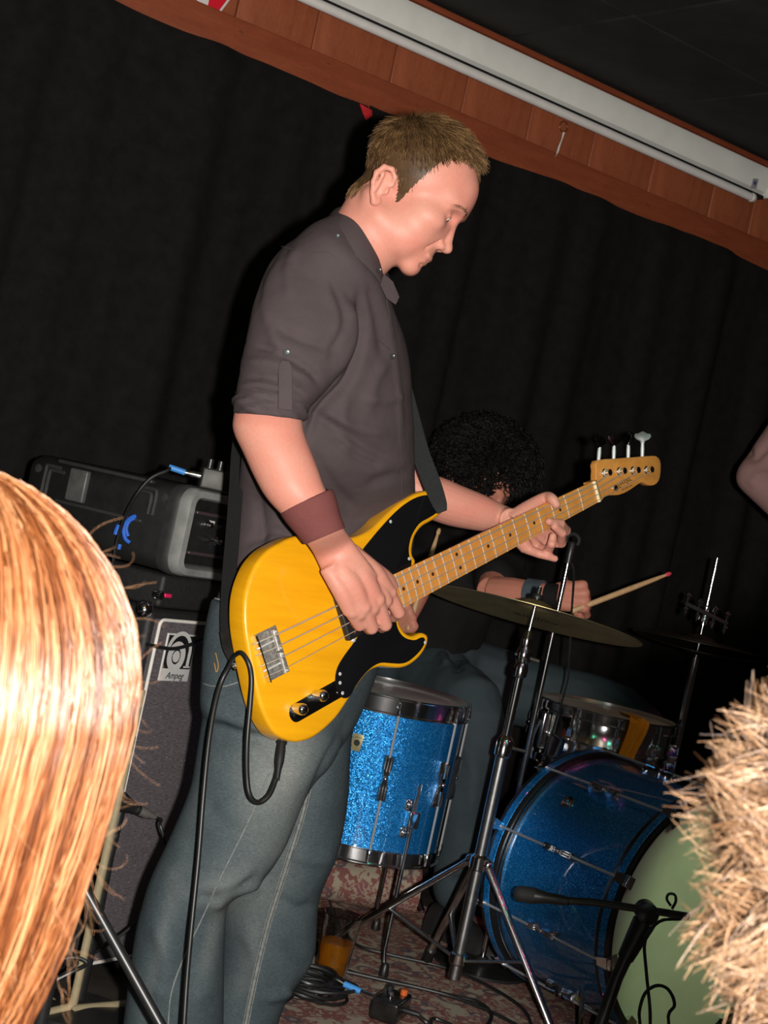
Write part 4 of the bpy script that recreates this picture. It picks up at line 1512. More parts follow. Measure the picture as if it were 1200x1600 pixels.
# seams: shoulder yoke, armhole, placket, pocket
seam('seam', [(487, 396), (510, 394), (528, 404)], 'shirt_seam', shirt, SS, 0.0007)
seam('seam', [(440, 385), (470, 392), (500, 395)], 'shirt_seam', shirt, SS, 0.0007)
seam('placket_edge', [(604, 468), (613, 515), (620, 560), (622, 640), (627, 740), (628, 800)], 'shirt_seam', shirt, SS, 0.0008)
seam('pocket_edge', [(576, 522), (590, 530), (612, 550)], 'shirt_seam', shirt, SS, 0.0009)
seam('pocket_edge', [(576, 524), (578, 560), (590, 600)], 'shirt_seam', shirt, SS, 0.0006)

# collar: stand and turned-down leaf
def collar_ring(pts, d0):
    return [P(x, y, d) for x, y, d in pts]


cl_up = [(541, 322, 2.64), (551, 330, 2.600), (566, 348, 2.580), (582, 378, 2.578), (594, 410, 2.588), (601, 437, 2.612), (606, 446, 2.65), (604, 440, 2.69), (592, 405, 2.715), (570, 362, 2.72), (550, 333, 2.70), (541, 322, 2.67)]
cl_dn = [(512, 345, 2.64), (519, 359, 2.575), (536, 379, 2.545), (558, 402, 2.540), (580, 424, 2.552), (594, 442, 2.577), (612, 468, 2.63), (622, 470, 2.70), (608, 430, 2.76), (580, 380, 2.77), (535, 350, 2.75), (514, 341, 2.70)]
up = catmull([tuple(P(*q)) for q in cl_up], 5, True)
dn = catmull([tuple(P(*q)) for q in cl_dn], 5, True)
rows = []
for t_ in np.linspace(0, 1, 6):
    bul = 0.006 * math.sin(PI * t_)
    m_ = up * (1 - t_) + dn * t_
    cen_ = m_.mean(0)
    o_ = m_ - cen_
    o_ /= np.linalg.norm(o_, axis=1)[:, None]
    rows.append(m_ + o_ * bul)
rows = np.array(rows)
b = MB()
allr = [list(map(Vector, q)) for q in rows]
inner = [[Vector(p) + (Vector(rows[0].mean(0)) - Vector(p)).normalized() * 0.004 for p in q] for q in rows[::-1]]
b.rings(allr + inner + [allr[0]], False).build('collar', 'shirt', shirt)
lo_ = catmull([tuple(P(*q)) for q in ((600, 428, 2.585), (612, 445, 2.60), (622, 462, 2.615), (607, 476, 2.60), (598, 468, 2.585))], 3, True)
MB().prism([(a, c) for a, c in ((0, 0), (14, 12), (24, 36), (18, 48), (4, 38), (-6, 16))], lambda x, y, q: P(600 + x, 428 + y, 2.588 + x * 0.0008 - q), 0, 0.004, 0.0015).build('collar_point', 'shirt', shirt)
c = P(592, 423, 2.565)
MB().lathe(c, (0.3, -1, 0.2), [(0.0042, -0.001), (0.0042, 0.0014), (0.0034, 0.0022), (0.0022, 0.0016), (0.0008, 0.0014)], 16).build('button', 'button', shirt)

# wristband
wb = MB()
loft(wb, [((440, 800), (517, 764), 2.525, 0.037), ((438, 803), (521, 767), 2.525, 0.040), ((448, 818), (527, 784), 2.526, 0.0385), ((462, 834), (532, 804), 2.528, 0.034), ((475, 850), (539, 823), 2.53, 0.0315), ((479, 849), (536, 825), 2.53, 0.029)], 36, 5)
M['band'] = cloth_mat('wristband_maroon', (0.155, 0.048, 0.044), 0.12, 500, 0.8)
wb.build('wristband', 'band', man)

# ---------------------------------------------------------------- jeans
M['denim'] = NT('denim_faded')
t = M['denim']
v_ = t.mapping()
n1 = t.noise(v_, 9, 5, 0.65)
n2 = t.noise(t.mapping((150, 150, 900)), 1.0, 2)
n3 = t.noise(t.mapping((900, 900, 150)), 1.0, 2)
fa = t.n('ShaderNodeAttribute', attribute_name='tint')
md = t.n('ShaderNodeMath', operation='MULTIPLY_ADD')
t.l(n1, md.inputs[0])
md.inputs[1].default_value = 0.45
t.l(fa.outputs['Fac'], md.inputs[2])
c = t.ramp(md.outputs[0], [(0.15, (0.038, 0.053, 0.062)), (0.42, (0.085, 0.107, 0.114)), (0.75, (0.18, 0.197, 0.188)), (1.0, (0.26, 0.27, 0.25))])
c = t.mix(0.55, c, t.mix(1.0, c, t.ramp(n2, [(0.3, (0.30, 0.32, 0.36)), (0.7, (1.0, 1.0, 1.0))]), 'MULTIPLY'))
c = t.mix(0.35, c, t.mix(1.0, c, t.ramp(n3, [(0.3, (0.30, 0.32, 0.36)), (0.7, (1.0, 1.0, 1.0))]), 'MULTIPLY'))
t.color(c)
t.bump(n2, 0.3, 0.0008)
t.folds(13, 0.45, 0.007, (1, 1, 0.8))
t.set(Roughness=0.9)
t.b.inputs['Specular IOR Level'].default_value = 0.15
M['denim'] = t.m
M['stitch'] = mat('denim_stitch', (0.040, 0.036, 0.028), 0.9)
M['denim_seam'] = mat('denim_seam', (0.16, 0.17, 0.165), 0.9, vary=0.3, scale=120)
jn = MB()
loft(jn, [behind((337, 930), (598, 1000), 0.14, 0.5), behind((326, 985), (592, 1050), 0.15, 0.5), behind((322, 1050), (572, 1105), 0.155, 0.5), behind((322, 1105), (550, 1150), 0.15, 0.45), ((345, 1150), (520, 1185), 2.82, 0.10)], 44, 5)
near = [((324, 1060), (500, 1100), 0.10), ((318, 1120), (535, 1148), 0.105)]
near = [behind(l, r, h_, 0.3, 0.002) for l, r, h_ in near]
loft(jn, near + [((308, 1180), (520, 1195), near[1][2] - 0.012, 0.103, 0.2), ((296, 1235), (480, 1245), near[1][2] - 0.03, 0.098, 0.1), ((264, 1310), (446, 1325), near[1][2] - 0.045, 0.093), ((236, 1370), (412, 1375), near[1][2] - 0.05, 0.090),
          ((220, 1420), (360, 1410), near[1][2] - 0.045, 0.082), ((211, 1460), (352, 1452), near[1][2] - 0.04, 0.080), ((201, 1530), (350, 1530), near[1][2] - 0.035, 0.080), ((191, 1610), (348, 1620), near[1][2] - 0.03, 0.084), ((175, 1690), (335, 1700), near[1][2] - 0.03, 0.086), ((163, 1722), (325, 1736), near[1][2] - 0.03, 0.085)], 40, 5)
loft(jn, [((420, 1060), (565, 1105), 2.90, 0.09), ((425, 1130), (550, 1152), 2.92, 0.095), ((418, 1240), (544, 1250), 2.94, 0.092), ((385, 1330), (529, 1332), 2.95, 0.088), ((352, 1410), (499, 1408), 2.96, 0.083), ((340, 1500), (490, 1500), 2.97, 0.080), ((322, 1560), (452, 1555), 2.97, 0.078), ((308, 1620), (432, 1612), 2.97, 0.080), ((298, 1655), (425, 1660), 2.97, 0.082)], 40, 5)
v, f, n_ = remesh(jn, 0.0062, 4)
jf = [([(545, 1120), (500, 1210), (470, 1300), (415, 1380), (362, 1415)], 6, -0.004), ([(330, 1420), (370, 1395), (420, 1380)], 8, 0.006), ([(300, 1400), (350, 1405), (400, 1370)], 8, -0.005), ([(320, 1375), (360, 1380), (400, 1350)], 10, 0.004),
      ([(260, 1370), (310, 1365), (360, 1370)], 9, -0.004), ([(350, 1150), (400, 1180), (430, 1230)], 12, 0.004), ([(330, 1130), (380, 1150), (450, 1160)], 9, -0.005), ([(320, 1250), (350, 1290), (400, 1310)], 12, -0.004),
      ([(240, 1440), (260, 1500), (250, 1580)], 12, 0.005), ([(300, 1440), (290, 1500), (300, 1580)], 10, -0.004), ([(430, 1400), (460, 1420), (490, 1415)], 9, -0.005), ([(380, 1450), (400, 1500), (390, 1580)], 12, 0.005),
      ([(450, 1330), (490, 1345), (525, 1340)], 10, 0.004), ([(440, 1470), (470, 1500), (485, 1510)], 9, -0.004), ([(410, 1560), (440, 1555), (455, 1545)], 8, 0.006), ([(230, 1540), (280, 1560), (330, 1550)], 10, 0.003)]
v = crease(v, n_, jf)
jeans = obj_vf('jeans', v, f, 'denim', man)


def worn(v, spots):
    """wear of the cloth: (pixel, radius px along, across, amount)"""
    px = to_px(v)
    out = np.full(len(v), 0.10)
    for (x, y), ra_, rb_, amt in spots:
        u_ = (px[:, 0] - x) * CR + (px[:, 1] - y) * SR
        w_ = -(px[:, 0] - x) * SR + (px[:, 1] - y) * CR
        out += amt * np.exp(-(u_ / rb_) ** 2 - (w_ / ra_) ** 2)
    return np.clip(out, 0, 1)


at_ = jeans.data.attributes.new('tint', 'FLOAT', 'POINT')
at_.data.foreach_set('value', worn(v, [((425, 1200), 130, 55, 0.50), ((345, 1395), 45, 60, 0.30), ((250, 1480), 130, 14, 0.22), ((330, 1470), 80, 14, 0.25), ((470, 1180), 90, 30, 0.25), ((445, 1360), 70, 35, 0.20), ((390, 1500), 90, 18, 0.22), ((300, 1300), 80, 20, 0.12)]).astype(np.float32))
JS = Surf(v)
JF = Surf(v[v[:, 1] > 2.80])
# outer seam of the near leg, felled inner seam of the far leg with its stitches
seam('outer_seam', [(432, 1172), (420, 1210), (385, 1290), (345, 1370), (318, 1430), (290, 1490), (268, 1550), (262, 1610)], 'denim_seam', jeans, JS, 0.0014, 0.0018)
inner = [(482, 1232), (472, 1275), (455, 1330), (436, 1390), (420, 1440), (405, 1500), (392, 1560), (382, 1610)]
q = catmull([(a, c, 0) for a, c in inner], 5)
band = [JF.at(a, c, 0.0012) for a, c, _ in q]
MB().tube(band, 0.0055, 8, 0, flat=0.28, up=(0, 1, 0)).build('inner_seam', 'denim_seam', jeans)
sl = catmull([(a, c, 0) for a, c in inner], 14)
st0 = None
for i in range(0, len(sl) - 1, 1):
    for off in (-2.6, 2.6):
        a = sl[i]
        d = sl[i + 1] - sl[i]
        nn = np.array([-d[1], d[0]]) / (np.hypot(d[0], d[1]) + 1e-9)
        dep = JF.at(a[0], a[1], 0.0042).y
        p0 = P(a[0] + nn[0] * off, a[1] + nn[1] * off, dep)
        dd = (P(a[0] + d[0], a[1] + d[1], dep) - P(a[0], a[1], dep)).normalized()
        m_ = axes_matrix(p0, *(lambda z: (frame(z)))(dd))
        if st0 is None:
            st0 = MB().tube([(0, 0, -0.0022), (0, 0, 0.0022)], 0.0007, 5).local('stitch', 'stitch', jeans, m_)
        else:
            inst(st0, jeans, m_)
# back pocket, waistband and its orange stitching
M['ostitch'] = mat('orange_stitch', (0.42, 0.20, 0.03), 0.9)
seam('waistband', [(336, 935), (345, 937), (362, 941)], 'denim_seam', jeans, JS, 0.0016, 0.001)
seam('pocket_stitch', [(337, 1020), (341, 1040), (338, 1050), (335, 1036)], 'ostitch', jeans, JS, 0.0008, 0.001)
seam('pocket_edge', [(318, 1068), (332, 1072), (352, 1072), (372, 1066)], 'denim_seam', jeans, JS, 0.0012, 0.001)
# shoes
M['shoe'] = mat('shoe_black', (0.015, 0.014, 0.013), 0.5, vary=0.2)
M['sole'] = mat('shoe_sole', (0.10, 0.095, 0.085), 0.7)
for c, nm in ((PF(250, 1760, 0), 'shoe'), (PF(372, 1695, 0), 'shoe')):
    fx = Vector((0.93, -0.36, 0))
    fy = Vector((0.36, 0.93, 0))
    R = []
    for u, wdt, hgt in ((-0.07, 0.022, 0.03), (-0.06, 0.036, 0.07), (-0.02, 0.040, 0.085), (0.04, 0.042, 0.078), (0.09, 0.046, 0.058), (0.14, 0.048, 0.046), (0.18, 0.042, 0.038), (0.205, 0.024, 0.026)):
        R.append([Vector((c.x, c.y, 0.017)) + fx * u + fy * (wdt * math.cos(a)) + Vector((0, 0, max(0, hgt * math.sin(a)))) for a in np.linspace(-0.35, PI + 0.35, 15)])
    so = MB().rings(R).build('shoe', 'shoe', man)
    o_ = [(-0.075, 0.02), (-0.06, 0.038), (0.0, 0.042), (0.10, 0.049), (0.17, 0.046), (0.21, 0.02), (0.21, -0.02), (0.17, -0.046), (0.10, -0.049), (0.0, -0.042), (-0.06, -0.038), (-0.075, -0.02)]
    MB().prism(o_, lambda x, y, z: Vector((c.x, c.y, 0.005)) + fx * x + fy * y + Vector((0, 0, z)), 0.001, 0.017, 0.003).build('sole', 'sole', so)
# ================================================================== drum kit
M['sparkle'] = NT('blue_sparkle_wrap')
t = M['sparkle']
v_ = t.mapping()
vo = t.n('ShaderNodeTexVoronoi')
vo.inputs['Scale'].default_value = 620
t.l(v_, vo.inputs['Vector'])
big = t.noise(v_, 30, 2)
col = t.ramp(vo.outputs['Color'], [(0.0, (0.0, 0.075, 0.28)), (0.45, (0.0, 0.16, 0.48)), (0.72, (0.01, 0.30, 0.74)), (0.92, (0.12, 0.55, 1.0))])
t.color(col)
nm = t.n('ShaderNodeVectorMath', operation='SUBTRACT')
t.l(vo.outputs['Color'], nm.inputs[0])
nm.inputs[1].default_value = (0.5, 0.5, 0.5)
sc_ = t.n('ShaderNodeVectorMath', operation='SCALE')
t.l(nm.outputs[0], sc_.inputs[0])
sc_.inputs['Scale'].default_value = 0.55
geo = t.n('ShaderNodeNewGeometry')
ad = t.n('ShaderNodeVectorMath', operation='ADD')
t.l(geo.outputs['Normal'], ad.inputs[0])
t.l(sc_.outputs[0], ad.inputs[1])
no = t.n('ShaderNodeVectorMath', operation='NORMALIZE')
t.l(ad.outputs[0], no.inputs[0])
t.l(no.outputs[0], t.b.inputs['Normal'])
t.set(Roughness=0.38, Metallic=0.6)
t.b.inputs['Coat Weight'].default_value = 1.0
t.b.inputs['Coat Roughness'].default_value = 0.04
M['sparkle'] = t.m
M['satin'] = mat('satin_steel', (0.7, 0.7, 0.7), 0.42, 0.8)
M['drumhead'] = mat('drum_head_coated', (0.50, 0.51, 0.47), 0.55, vary=0.06, scale=15)
M['drumhead_grey'] = mat('drum_head_worn', (0.30, 0.32, 0.31), 0.5, vary=0.25, scale=12)
M['badge'] = mat('badge_olive', (0.42, 0.36, 0.18), 0.35, 0.5, vary=0.15, scale=100)
M['bd_hoop'] = mat('bass_hoop_black', (0.010, 0.010, 0.012), 0.3, vary=0.2)
Z = Vector((0, 0, 1))


def lug_mesh(L=0.105, w=0.018, d=0.016):
    """a long ribbed bow-tie lug; x across, y out, z along"""
    b = MB()
    R = []
    for z, k, o in ((-0.5, 0.95, 0.7), (-0.46, 1.0, 1.0), (-0.2, 0.92, 0.95), (-0.07, 0.60, 0.8), (0, 0.55, 0.95), (0.07, 0.60, 0.8), (0.2, 0.92, 0.95), (0.46, 1.0, 1.0), (0.5, 0.95, 0.7)):
        R.append([Vector((x * w * k * 0.5, y * d * o, z * L)) for x, y in ((-1, -0.1), (-1, 0.55), (-0.7, 1.0), (0.7, 1.0), (1, 0.55), (1, -0.1))])
    b.rings(R)
    for sgn in (-1, 1):
        for x in (-0.26, 0, 0.26):
            b.box((x * w, d * 1.0, sgn * 0.30 * L), (w * 0.10, 0.003, L * 0.30))
    b.ball((0, d * 0.92, 0), (0.006, 0.005, 0.006), None, 10, 6)
    return b


def drum_hoop(c, axis, R, h, name, m, parent, flange=0.006, n=64):
    """a flanged metal hoop around axis, starting at c and rising h"""
    prof = [(R, 0), (R + flange, 0.0), (R + flange, 0.0025), (R + 0.0025, 0.005), (R + 0.0025, h - 0.005), (R + flange, h - 0.002), (R + flange, h), (R - 0.002, h), (R - 0.002, 0.004), (R, 0)]
    return MB().lathe(c, axis, prof, n, False).build(name, m, parent, True, 40)


# ---------------------------------------------------------------- floor tom
ft_d = 3.88
ftc = P(606, 1075, ft_d)
ftc = Vector((ftc.x, ft_d, 0))
FT_R = 0.197
z0, z1 = PF(597, 1330).z + 0.0, 0.0
zt_, zb_ = 0.632, 0.262
tom = thing('floor_tom', ftc, 'blue sparkle floor tom on chrome legs beside the bass player', 'drum')
prof = [(FT_R, zb_ + 0.012), (FT_R, zt_ - 0.018), (FT_R - 0.007, zt_ - 0.018), (FT_R - 0.007, zb_ + 0.012), (FT_R, zb_ + 0.012)]
shell = MB().lathe(ftc, Z, prof, 96, False).build('shell', 'sparkle', tom, True, 40)
MB().lathe(ftc + Z * (zt_ - 0.010), Z, [(FT_R + 0.001, -0.006), (FT_R + 0.001, 0.001), (FT_R - 0.006, 0.003), (0.001, 0.002)], 64).build('drum_head', 'drumhead', tom)
MB().lathe(ftc + Z * (zb_ + 0.006), Z, [(FT_R + 0.001, 0.004), (FT_R + 0.001, -0.002), (0.001, -0.002)], 64).build('drum_head', 'drumhead', tom)
drum_hoop(ftc + Z * (zt_ - 0.035), Z, FT_R + 0.003, 0.042, 'hoop', 'chrome', tom, 0.009)
drum_hoop(ftc + Z * (zb_ - 0.012), Z, FT_R + 0.003, 0.036, 'hoop', 'chrome', tom, 0.009)
lug0 = rod0 = None
base_a = math.atan2(-1, 0.0) + math.radians(9)          # lug facing the camera
lugs = lug_mesh(0.108, 0.026, 0.018)
rodm = MB().tube([(0, 0, -0.5), (0, 0, 0.5)], 0.0030, 8)
nut_m = MB().lathe((0, 0, 0), Z, [(0.0045, -0.012), (0.0058, -0.010), (0.0058, 0.004), (0.004, 0.006), (0.004, 0.016), (0.002, 0.018)], 10)
zl = (zt_ + zb_) / 2 + 0.005
for k in range(8):
    a = base_a + k * PI / 4
    o = Vector((math.cos(a), math.sin(a), 0))
    tx = Vector((-math.sin(a), math.cos(a), 0))
    m_ = axes_matrix(ftc + o * FT_R + Z * zl, -tx, o, Z)
    if lug0 is None:
        lug0 = lugs.local('lug', 'chrome', tom, m_)
        nut0 = nut_m.local('tension_nut', 'chrome', tom, Matrix.Translation(ftc + o * (FT_R + 0.014) + Z * (zt_ - 0.02)))
    else:
        inst(lug0, tom, m_)
        inst(nut0, tom, Matrix.Translation(ftc + o * (FT_R + 0.014) + Z * (zt_ - 0.02)))
    inst(nut0, tom, Matrix.Translation(ftc + o * (FT_R + 0.014) + Z * (zb_ + 0.012)) @ Matrix.Rotation(PI, 4, 'X'))
    MB().tube([ftc + o * (FT_R + 0.014) + Z * (zl + 0.05), ftc + o * (FT_R + 0.014) + Z * (zt_ - 0.01)], 0.0031, 8).build('tension_rod', 'satin', tom)
    MB().tube([ftc + o * (FT_R + 0.014) + Z * (zl - 0.05), ftc + o * (FT_R + 0.014) + Z * (zb_ + 0.002)], 0.0031, 8).build('tension_rod', 'satin', tom)
# keystone badge
a = math.atan2(-1, 0) - math.radians(14)
o = Vector((math.cos(a), math.sin(a), 0))
tx = Vector((-math.sin(a), math.cos(a), 0))
bc = ftc + o * (FT_R + 0.001) + Z * (zt_ - 0.115)
bd_ = MB().prism([(-0.014, 0.017), (-0.009, 0.021), (0.009, 0.021), (0.014, 0.017), (0.010, -0.019), (-0.010, -0.019)], lambda x, y, q: bc + tx * x + Z * y + o * q, 0, 0.0015, 0.0005).build('badge', 'badge', tom)
MB().lathe(bc + o * 0.0015, o, [(0.0075, 0), (0.007, 0.0015), (0.004, 0.0015), (0.0035, 0.0004), (0.0008, 0.0003)], 16).build('vent_grommet', 'black_metal', bd_)
tv, tf = text_mesh('LUDWIG', 0.0065, 0.0002)
MB().add([bc + tx * p[0] + Z * (p[1] + 0.0125) + o * (0.0017 + p[2]) for p in tv], tf).build('badge_lettering', 'black_metal', bd_, False)
# legs with brackets
for k, da in enumerate((33, 153, 273)):
    a = math.atan2(-1, 0) + math.radians(da)
    o = Vector((math.cos(a), math.sin(a), 0))
    tx = Vector((-math.sin(a), math.cos(a), 0))
    c = ftc + o * (FT_R + 0.012) + Z * (zb_ + 0.105)
    bk = MB().box(c + Z * 0.0, (0.030, 0.026, 0.040), (tx, o, Z), 0.004).build('leg_bracket', 'chrome', tom)
    for s_ in (-1, 1):
        MB().box(c + Z * (0.033 * s_) - o * 0.009 - tx * 0.010, (0.022, 0.008, 0.026), (tx, o, Z), 0.004).build('bracket_tab', 'chrome', bk)
        MB().lathe(c + Z * (0.033 * s_) - o * 0.004 - tx * 0.010, o, [(0.005, 0), (0.005, 0.003), (0.002, 0.005)], 8).build('bracket_screw', 'steel', bk)
    q = c + o * 0.004
    MB().tube([q + Z * 0.085, Vector((q.x, q.y, 0.06)), Vector((q.x, q.y, 0.02)) + o * 0.012, Vector((q.x, q.y, 0.006)) + o * 0.016], 0.0052, 10).build('leg', 'chrome', tom)
    MB().lathe(Vector((q.x, q.y, 0.001)) + o * 0.016, Z, [(0.011, 0), (0.012, 0.006), (0.009, 0.03), (0.006, 0.034)], 12).build('rubber_foot', 'black_rubber', tom)

# ---------------------------------------------------------------- bass drum
BR = Vector((0.622, 3.818, 0.318))
BA = Vector((math.sin(0.655), -math.cos(0.655), 0))
BE = Vector((math.cos(0.655), math.sin(0.655), 0))
BL, BRAD = 0.40, 0.278
kick = thing('bass_drum', Vector((BR.x, BR.y, 0)) + BA * 0.2, 'large blue sparkle bass drum with a pale front head', 'drum')
MB().lathe(BR, BA, [(BRAD - 0.008, 0.02), (BRAD - 0.008, BL - 0.02), (BRAD - 0.016, BL - 0.02), (BRAD - 0.016, 0.02), (BRAD - 0.008, 0.02)], 96, False).build('shell', 'sparkle', kick)
for x0, nm in ((-0.006, 'rear'), (BL - 0.036, 'front')):
    pr = [(BRAD - 0.004, x0), (BRAD + 0.006, x0), (BRAD + 0.008, x0 + 0.004), (BRAD + 0.008, x0 + 0.038), (BRAD + 0.006, x0 + 0.042), (BRAD - 0.004, x0 + 0.042), (BRAD - 0.004, x0)]
    hp = MB().lathe(BR, BA, pr, 96, False).build('hoop', 'bd_hoop', kick)
    MB().lathe(BR, BA, [(BRAD + 0.0078, x0 + 0.012), (BRAD + 0.0092, x0 + 0.013), (BRAD + 0.0092, x0 + 0.030), (BRAD + 0.0078, x0 + 0.031)], 96, False).build('hoop_inlay', 'sparkle', hp)
M['rim_chrome'] = M['chrome']
for x0 in (0.040, BL - 0.046):
    MB().lathe(BR, BA, [(BRAD - 0.009, x0), (BRAD - 0.003, x0), (BRAD - 0.003, x0 + 0.007), (BRAD - 0.009, x0 + 0.007), (BRAD - 0.009, x0)], 96, False).build('counter_ring', 'brushed', kick)
MB().lathe(BR + BA * (BL - 0.012), BA, [(BRAD - 0.003, -0.02), (BRAD - 0.003, 0.0), (BRAD - 0.012, 0.004), (0.10, 0.003), (0.001, 0.003)], 96).build('front_head', 'drumhead', kick)
MB().lathe(BR + BA * 0.010, -BA, [(BRAD - 0.003, -0.02), (BRAD - 0.003, 0.0), (BRAD - 0.012, 0.003), (0.001, 0.003)], 96).build('batter_head', 'drumhead', kick)
lugb = lug_mesh(0.095, 0.020, 0.020)
l0 = None
for k in range(10):
    a = math.radians(18 + 36 * k)
    o = BE * math.cos(a) + Z * math.sin(a)
    tx = o.cross(BA)
    m_ = axes_matrix(BR + o * (BRAD - 0.008) + BA * (BL * 0.5), tx, o, BA)
    if l0 is None:
        l0 = lugb.local('lug', 'chrome', kick, m_)
    else:
        inst(l0, kick, m_)
    ro = BR + o * (BRAD + 0.010)
    for x0, x1 in ((BL * 0.5 + 0.04, BL - 0.004), (BL * 0.5 - 0.04, -0.012)):
        MB().tube([ro + BA * x0, ro + BA * x1], 0.0032, 8).build('tension_rod', 'satin', kick)
    for x0, sg_ in ((BL - 0.008, 1), (0.004, -1)):
        cl_ = MB()
        cl_.rings([[ro + o * q + BA * (x0 + w_ * sg_) + tx * (wd * s_) for s_, q, w_ in ((-1, -0.030, 0.014), (1, -0.030, 0.014), (1, 0.002, 0.014), (-1, 0.002, 0.014))] for wd in (0.013,)] +
                  [[ro + o * q + BA * (x0 + w_ * sg_) + tx * (wd * s_) for s_, q, w_ in ((-1, -0.020, -0.006), (1, -0.020, -0.006), (1, 0.007, -0.010), (-1, 0.007, -0.010))] for wd in (0.009,)])
        cw = cl_.build('claw_hook', 'chrome', kick, True, 30)
        MB().box(ro + BA * (x0 + 0.020 * sg_), (0.026, 0.004, 0.010), (tx, o, BA), 0.0015).build('tee_handle', 'chrome', cw)
# spur and vent
vq = P(877, 1227, 3.50)
o = (BE * math.cos(math.radians(138)) + Z * math.sin(math.radians(138)))
vc = BR + o * (BRAD - 0.008) + BA * 0.13
MB().lathe(vc, o, [(0.016, 0), (0.016, 0.003), (0.007, 0.004), (0.006, 0.012), (0.002, 0.013)], 18).build('vent_screw', 'chrome', kick)
for a, s_ in ((math.radians(222), -1), (math.radians(-42), 1)):
    o = BE * math.cos(a) + Z * math.sin(a)
    st_ = BR + o * (BRAD - 0.010) + BA * (BL * 0.72)
    en = Vector((st_.x, st_.y, 0.011)) + BE * (0.10 * s_) + BA * 0.12
    MB().tube([st_ - (en - st_) * 0.1, en], 0.0055, 8).build('spur', 'chrome', kick)

# ---------------------------------------------------------------- snare drum and its stand
sn_d = 4.15
sp = P(948, 1118, sn_d)
snc = Vector((sp.x, sn_d, 0))
ST, SB, SRAD = 0.668, 0.520, 0.178
snare = thing('snare_drum', snc + Z * SB, 'chrome snare drum behind the bass drum', 'drum')
MB().lathe(snc, Z, [(SRAD, SB + 0.01), (SRAD, SB + 0.062), (SRAD + 0.003, SB + 0.066), (SRAD + 0.003, SB + 0.074), (SRAD, SB + 0.078), (SRAD, ST - 0.01), (SRAD - 0.004, ST - 0.01), (SRAD - 0.004, SB + 0.01), (SRAD, SB + 0.01)], 80, False).build('shell', 'chrome', snare)
MB().lathe(snc + Z * (ST - 0.005), Z, [(SRAD + 0.001, -0.004), (SRAD - 0.003, 0.001), (0.001, 0.001)], 64).build('drum_head', 'drumhead_grey', snare)
drum_hoop(snc + Z * (ST - 0.022), Z, SRAD + 0.003, 0.028, 'hoop', 'chrome', snare, 0.008)
drum_hoop(snc + Z * (SB - 0.008), Z, SRAD + 0.003, 0.026, 'hoop', 'chrome', snare, 0.008)
sl0 = None
slm = lug_mesh(0.062, 0.016, 0.018)
for k in range(10):
    a = math.radians(-90 - 34 + 36 * k)
    o = Vector((math.cos(a), math.sin(a), 0))
    tx = Vector((-math.sin(a), math.cos(a), 0))
    m_ = axes_matrix(snc + o * SRAD + Z * (SB + 0.072), -tx, o, Z)
    if sl0 is None:
        sl0 = slm.local('lug', 'chrome', snare, m_)
    else:
        inst(sl0, snare, m_)
    MB().tube([snc + o * (SRAD + 0.012) + Z * (SB - 0.004), snc + o * (SRAD + 0.012) + Z * (ST + 0.004)], 0.0029, 8).build('tension_rod', 'chrome', snare)
    MB().lathe(snc + o * (SRAD + 0.012) + Z * (ST - 0.004), Z, [(0.0055, 0), (0.0055, 0.007), (0.003, 0.008)], 8).build('tension_nut', 'chrome', snare)
a = math.radians(-90 - 62)
o = Vector((math.cos(a), math.sin(a), 0))
tx = Vector((-math.sin(a), math.cos(a), 0))
st_ = MB().box(snc + o * (SRAD + 0.012) + Z * (SB + 0.075), (0.030, 0.022, 0.095), (tx, o, Z), 0.005).build('strainer', 'chrome', snare)
MB().tube([snc + o * (SRAD + 0.026) + Z * (SB + 0.10), snc + o * (SRAD + 0.036) + Z * (SB + 0.05), snc + o * (SRAD + 0.030) + Z * (SB + 0.0)], 0.005, 8, 3).build('strainer_lever', 'chrome', st_)
# yellow rag hung over the rim
M['yellow_rag'] = cloth_mat('rag_yellow', (0.42, 0.20, 0.012), 0.2, 300)
n_, m2 = 22, 12
pts = np.zeros((n_, m2, 3))
a0 = math.radians(-90 + 13)
for i in range(n_):
    u = i / (n_ - 1)
    for j in range(m2):
        w_ = (j / (m2 - 1) - 0.5)
        a = a0 + w_ * (0.34 - 0.16 * u) + 0.05 * math.sin(u * 5)
        if u < 0.35:
            rr, zz = SRAD - 0.06 + 0.075 * (u / 0.35), ST + 0.012 + 0.004 * math.sin(w_ * 9)
        else:
            k = (u - 0.35) / 0.65
            rr, zz = SRAD + 0.020 + 0.004 * math.sin(w_ * 12 + k * 3), ST + 0.008 - 0.135 * k * (1 - 0.3 * abs(w_))
        pts[i, j] = (snc.x + rr * math.cos(a), snc.y + rr * math.sin(a), zz)
rag = grid_mesh('rag', pts, 'yellow_rag', None, 0.002)
tag(rag, 'yellow cloth rag draped over the snare drum rim', 'rag')
ss = thing('snare_stand', snc, 'black and chrome stand cradling the snare drum', 'stand')
MB().tube([snc + Z * 0.10, snc + Z * (SB - 0.03)], 0.011, 12).build('tube', 'chrome', ss)
for k in range(3):
    a = math.radians(30 + 120 * k)
    o = Vector((math.cos(a), math.sin(a), 0))
    MB().tube([snc + Z * (SB - 0.04), snc + o * (SRAD - 0.02) + Z * (SB - 0.022), snc + o * (SRAD + 0.016) + Z * (SB - 0.012), snc + o * (SRAD + 0.016) + Z * (SB + 0.014)], 0.0065, 8).build('basket_arm', 'chrome', ss)
    MB().tube([snc + Z * 0.20, snc + o * 0.20 + Z * 0.009], 0.007, 8).build('leg', 'chrome', ss)
    MB().ball(snc + o * 0.20 + Z * 0.010, (0.010, 0.010, 0.010), None, 10, 6).build('rubber_foot', 'black_rubber', ss)

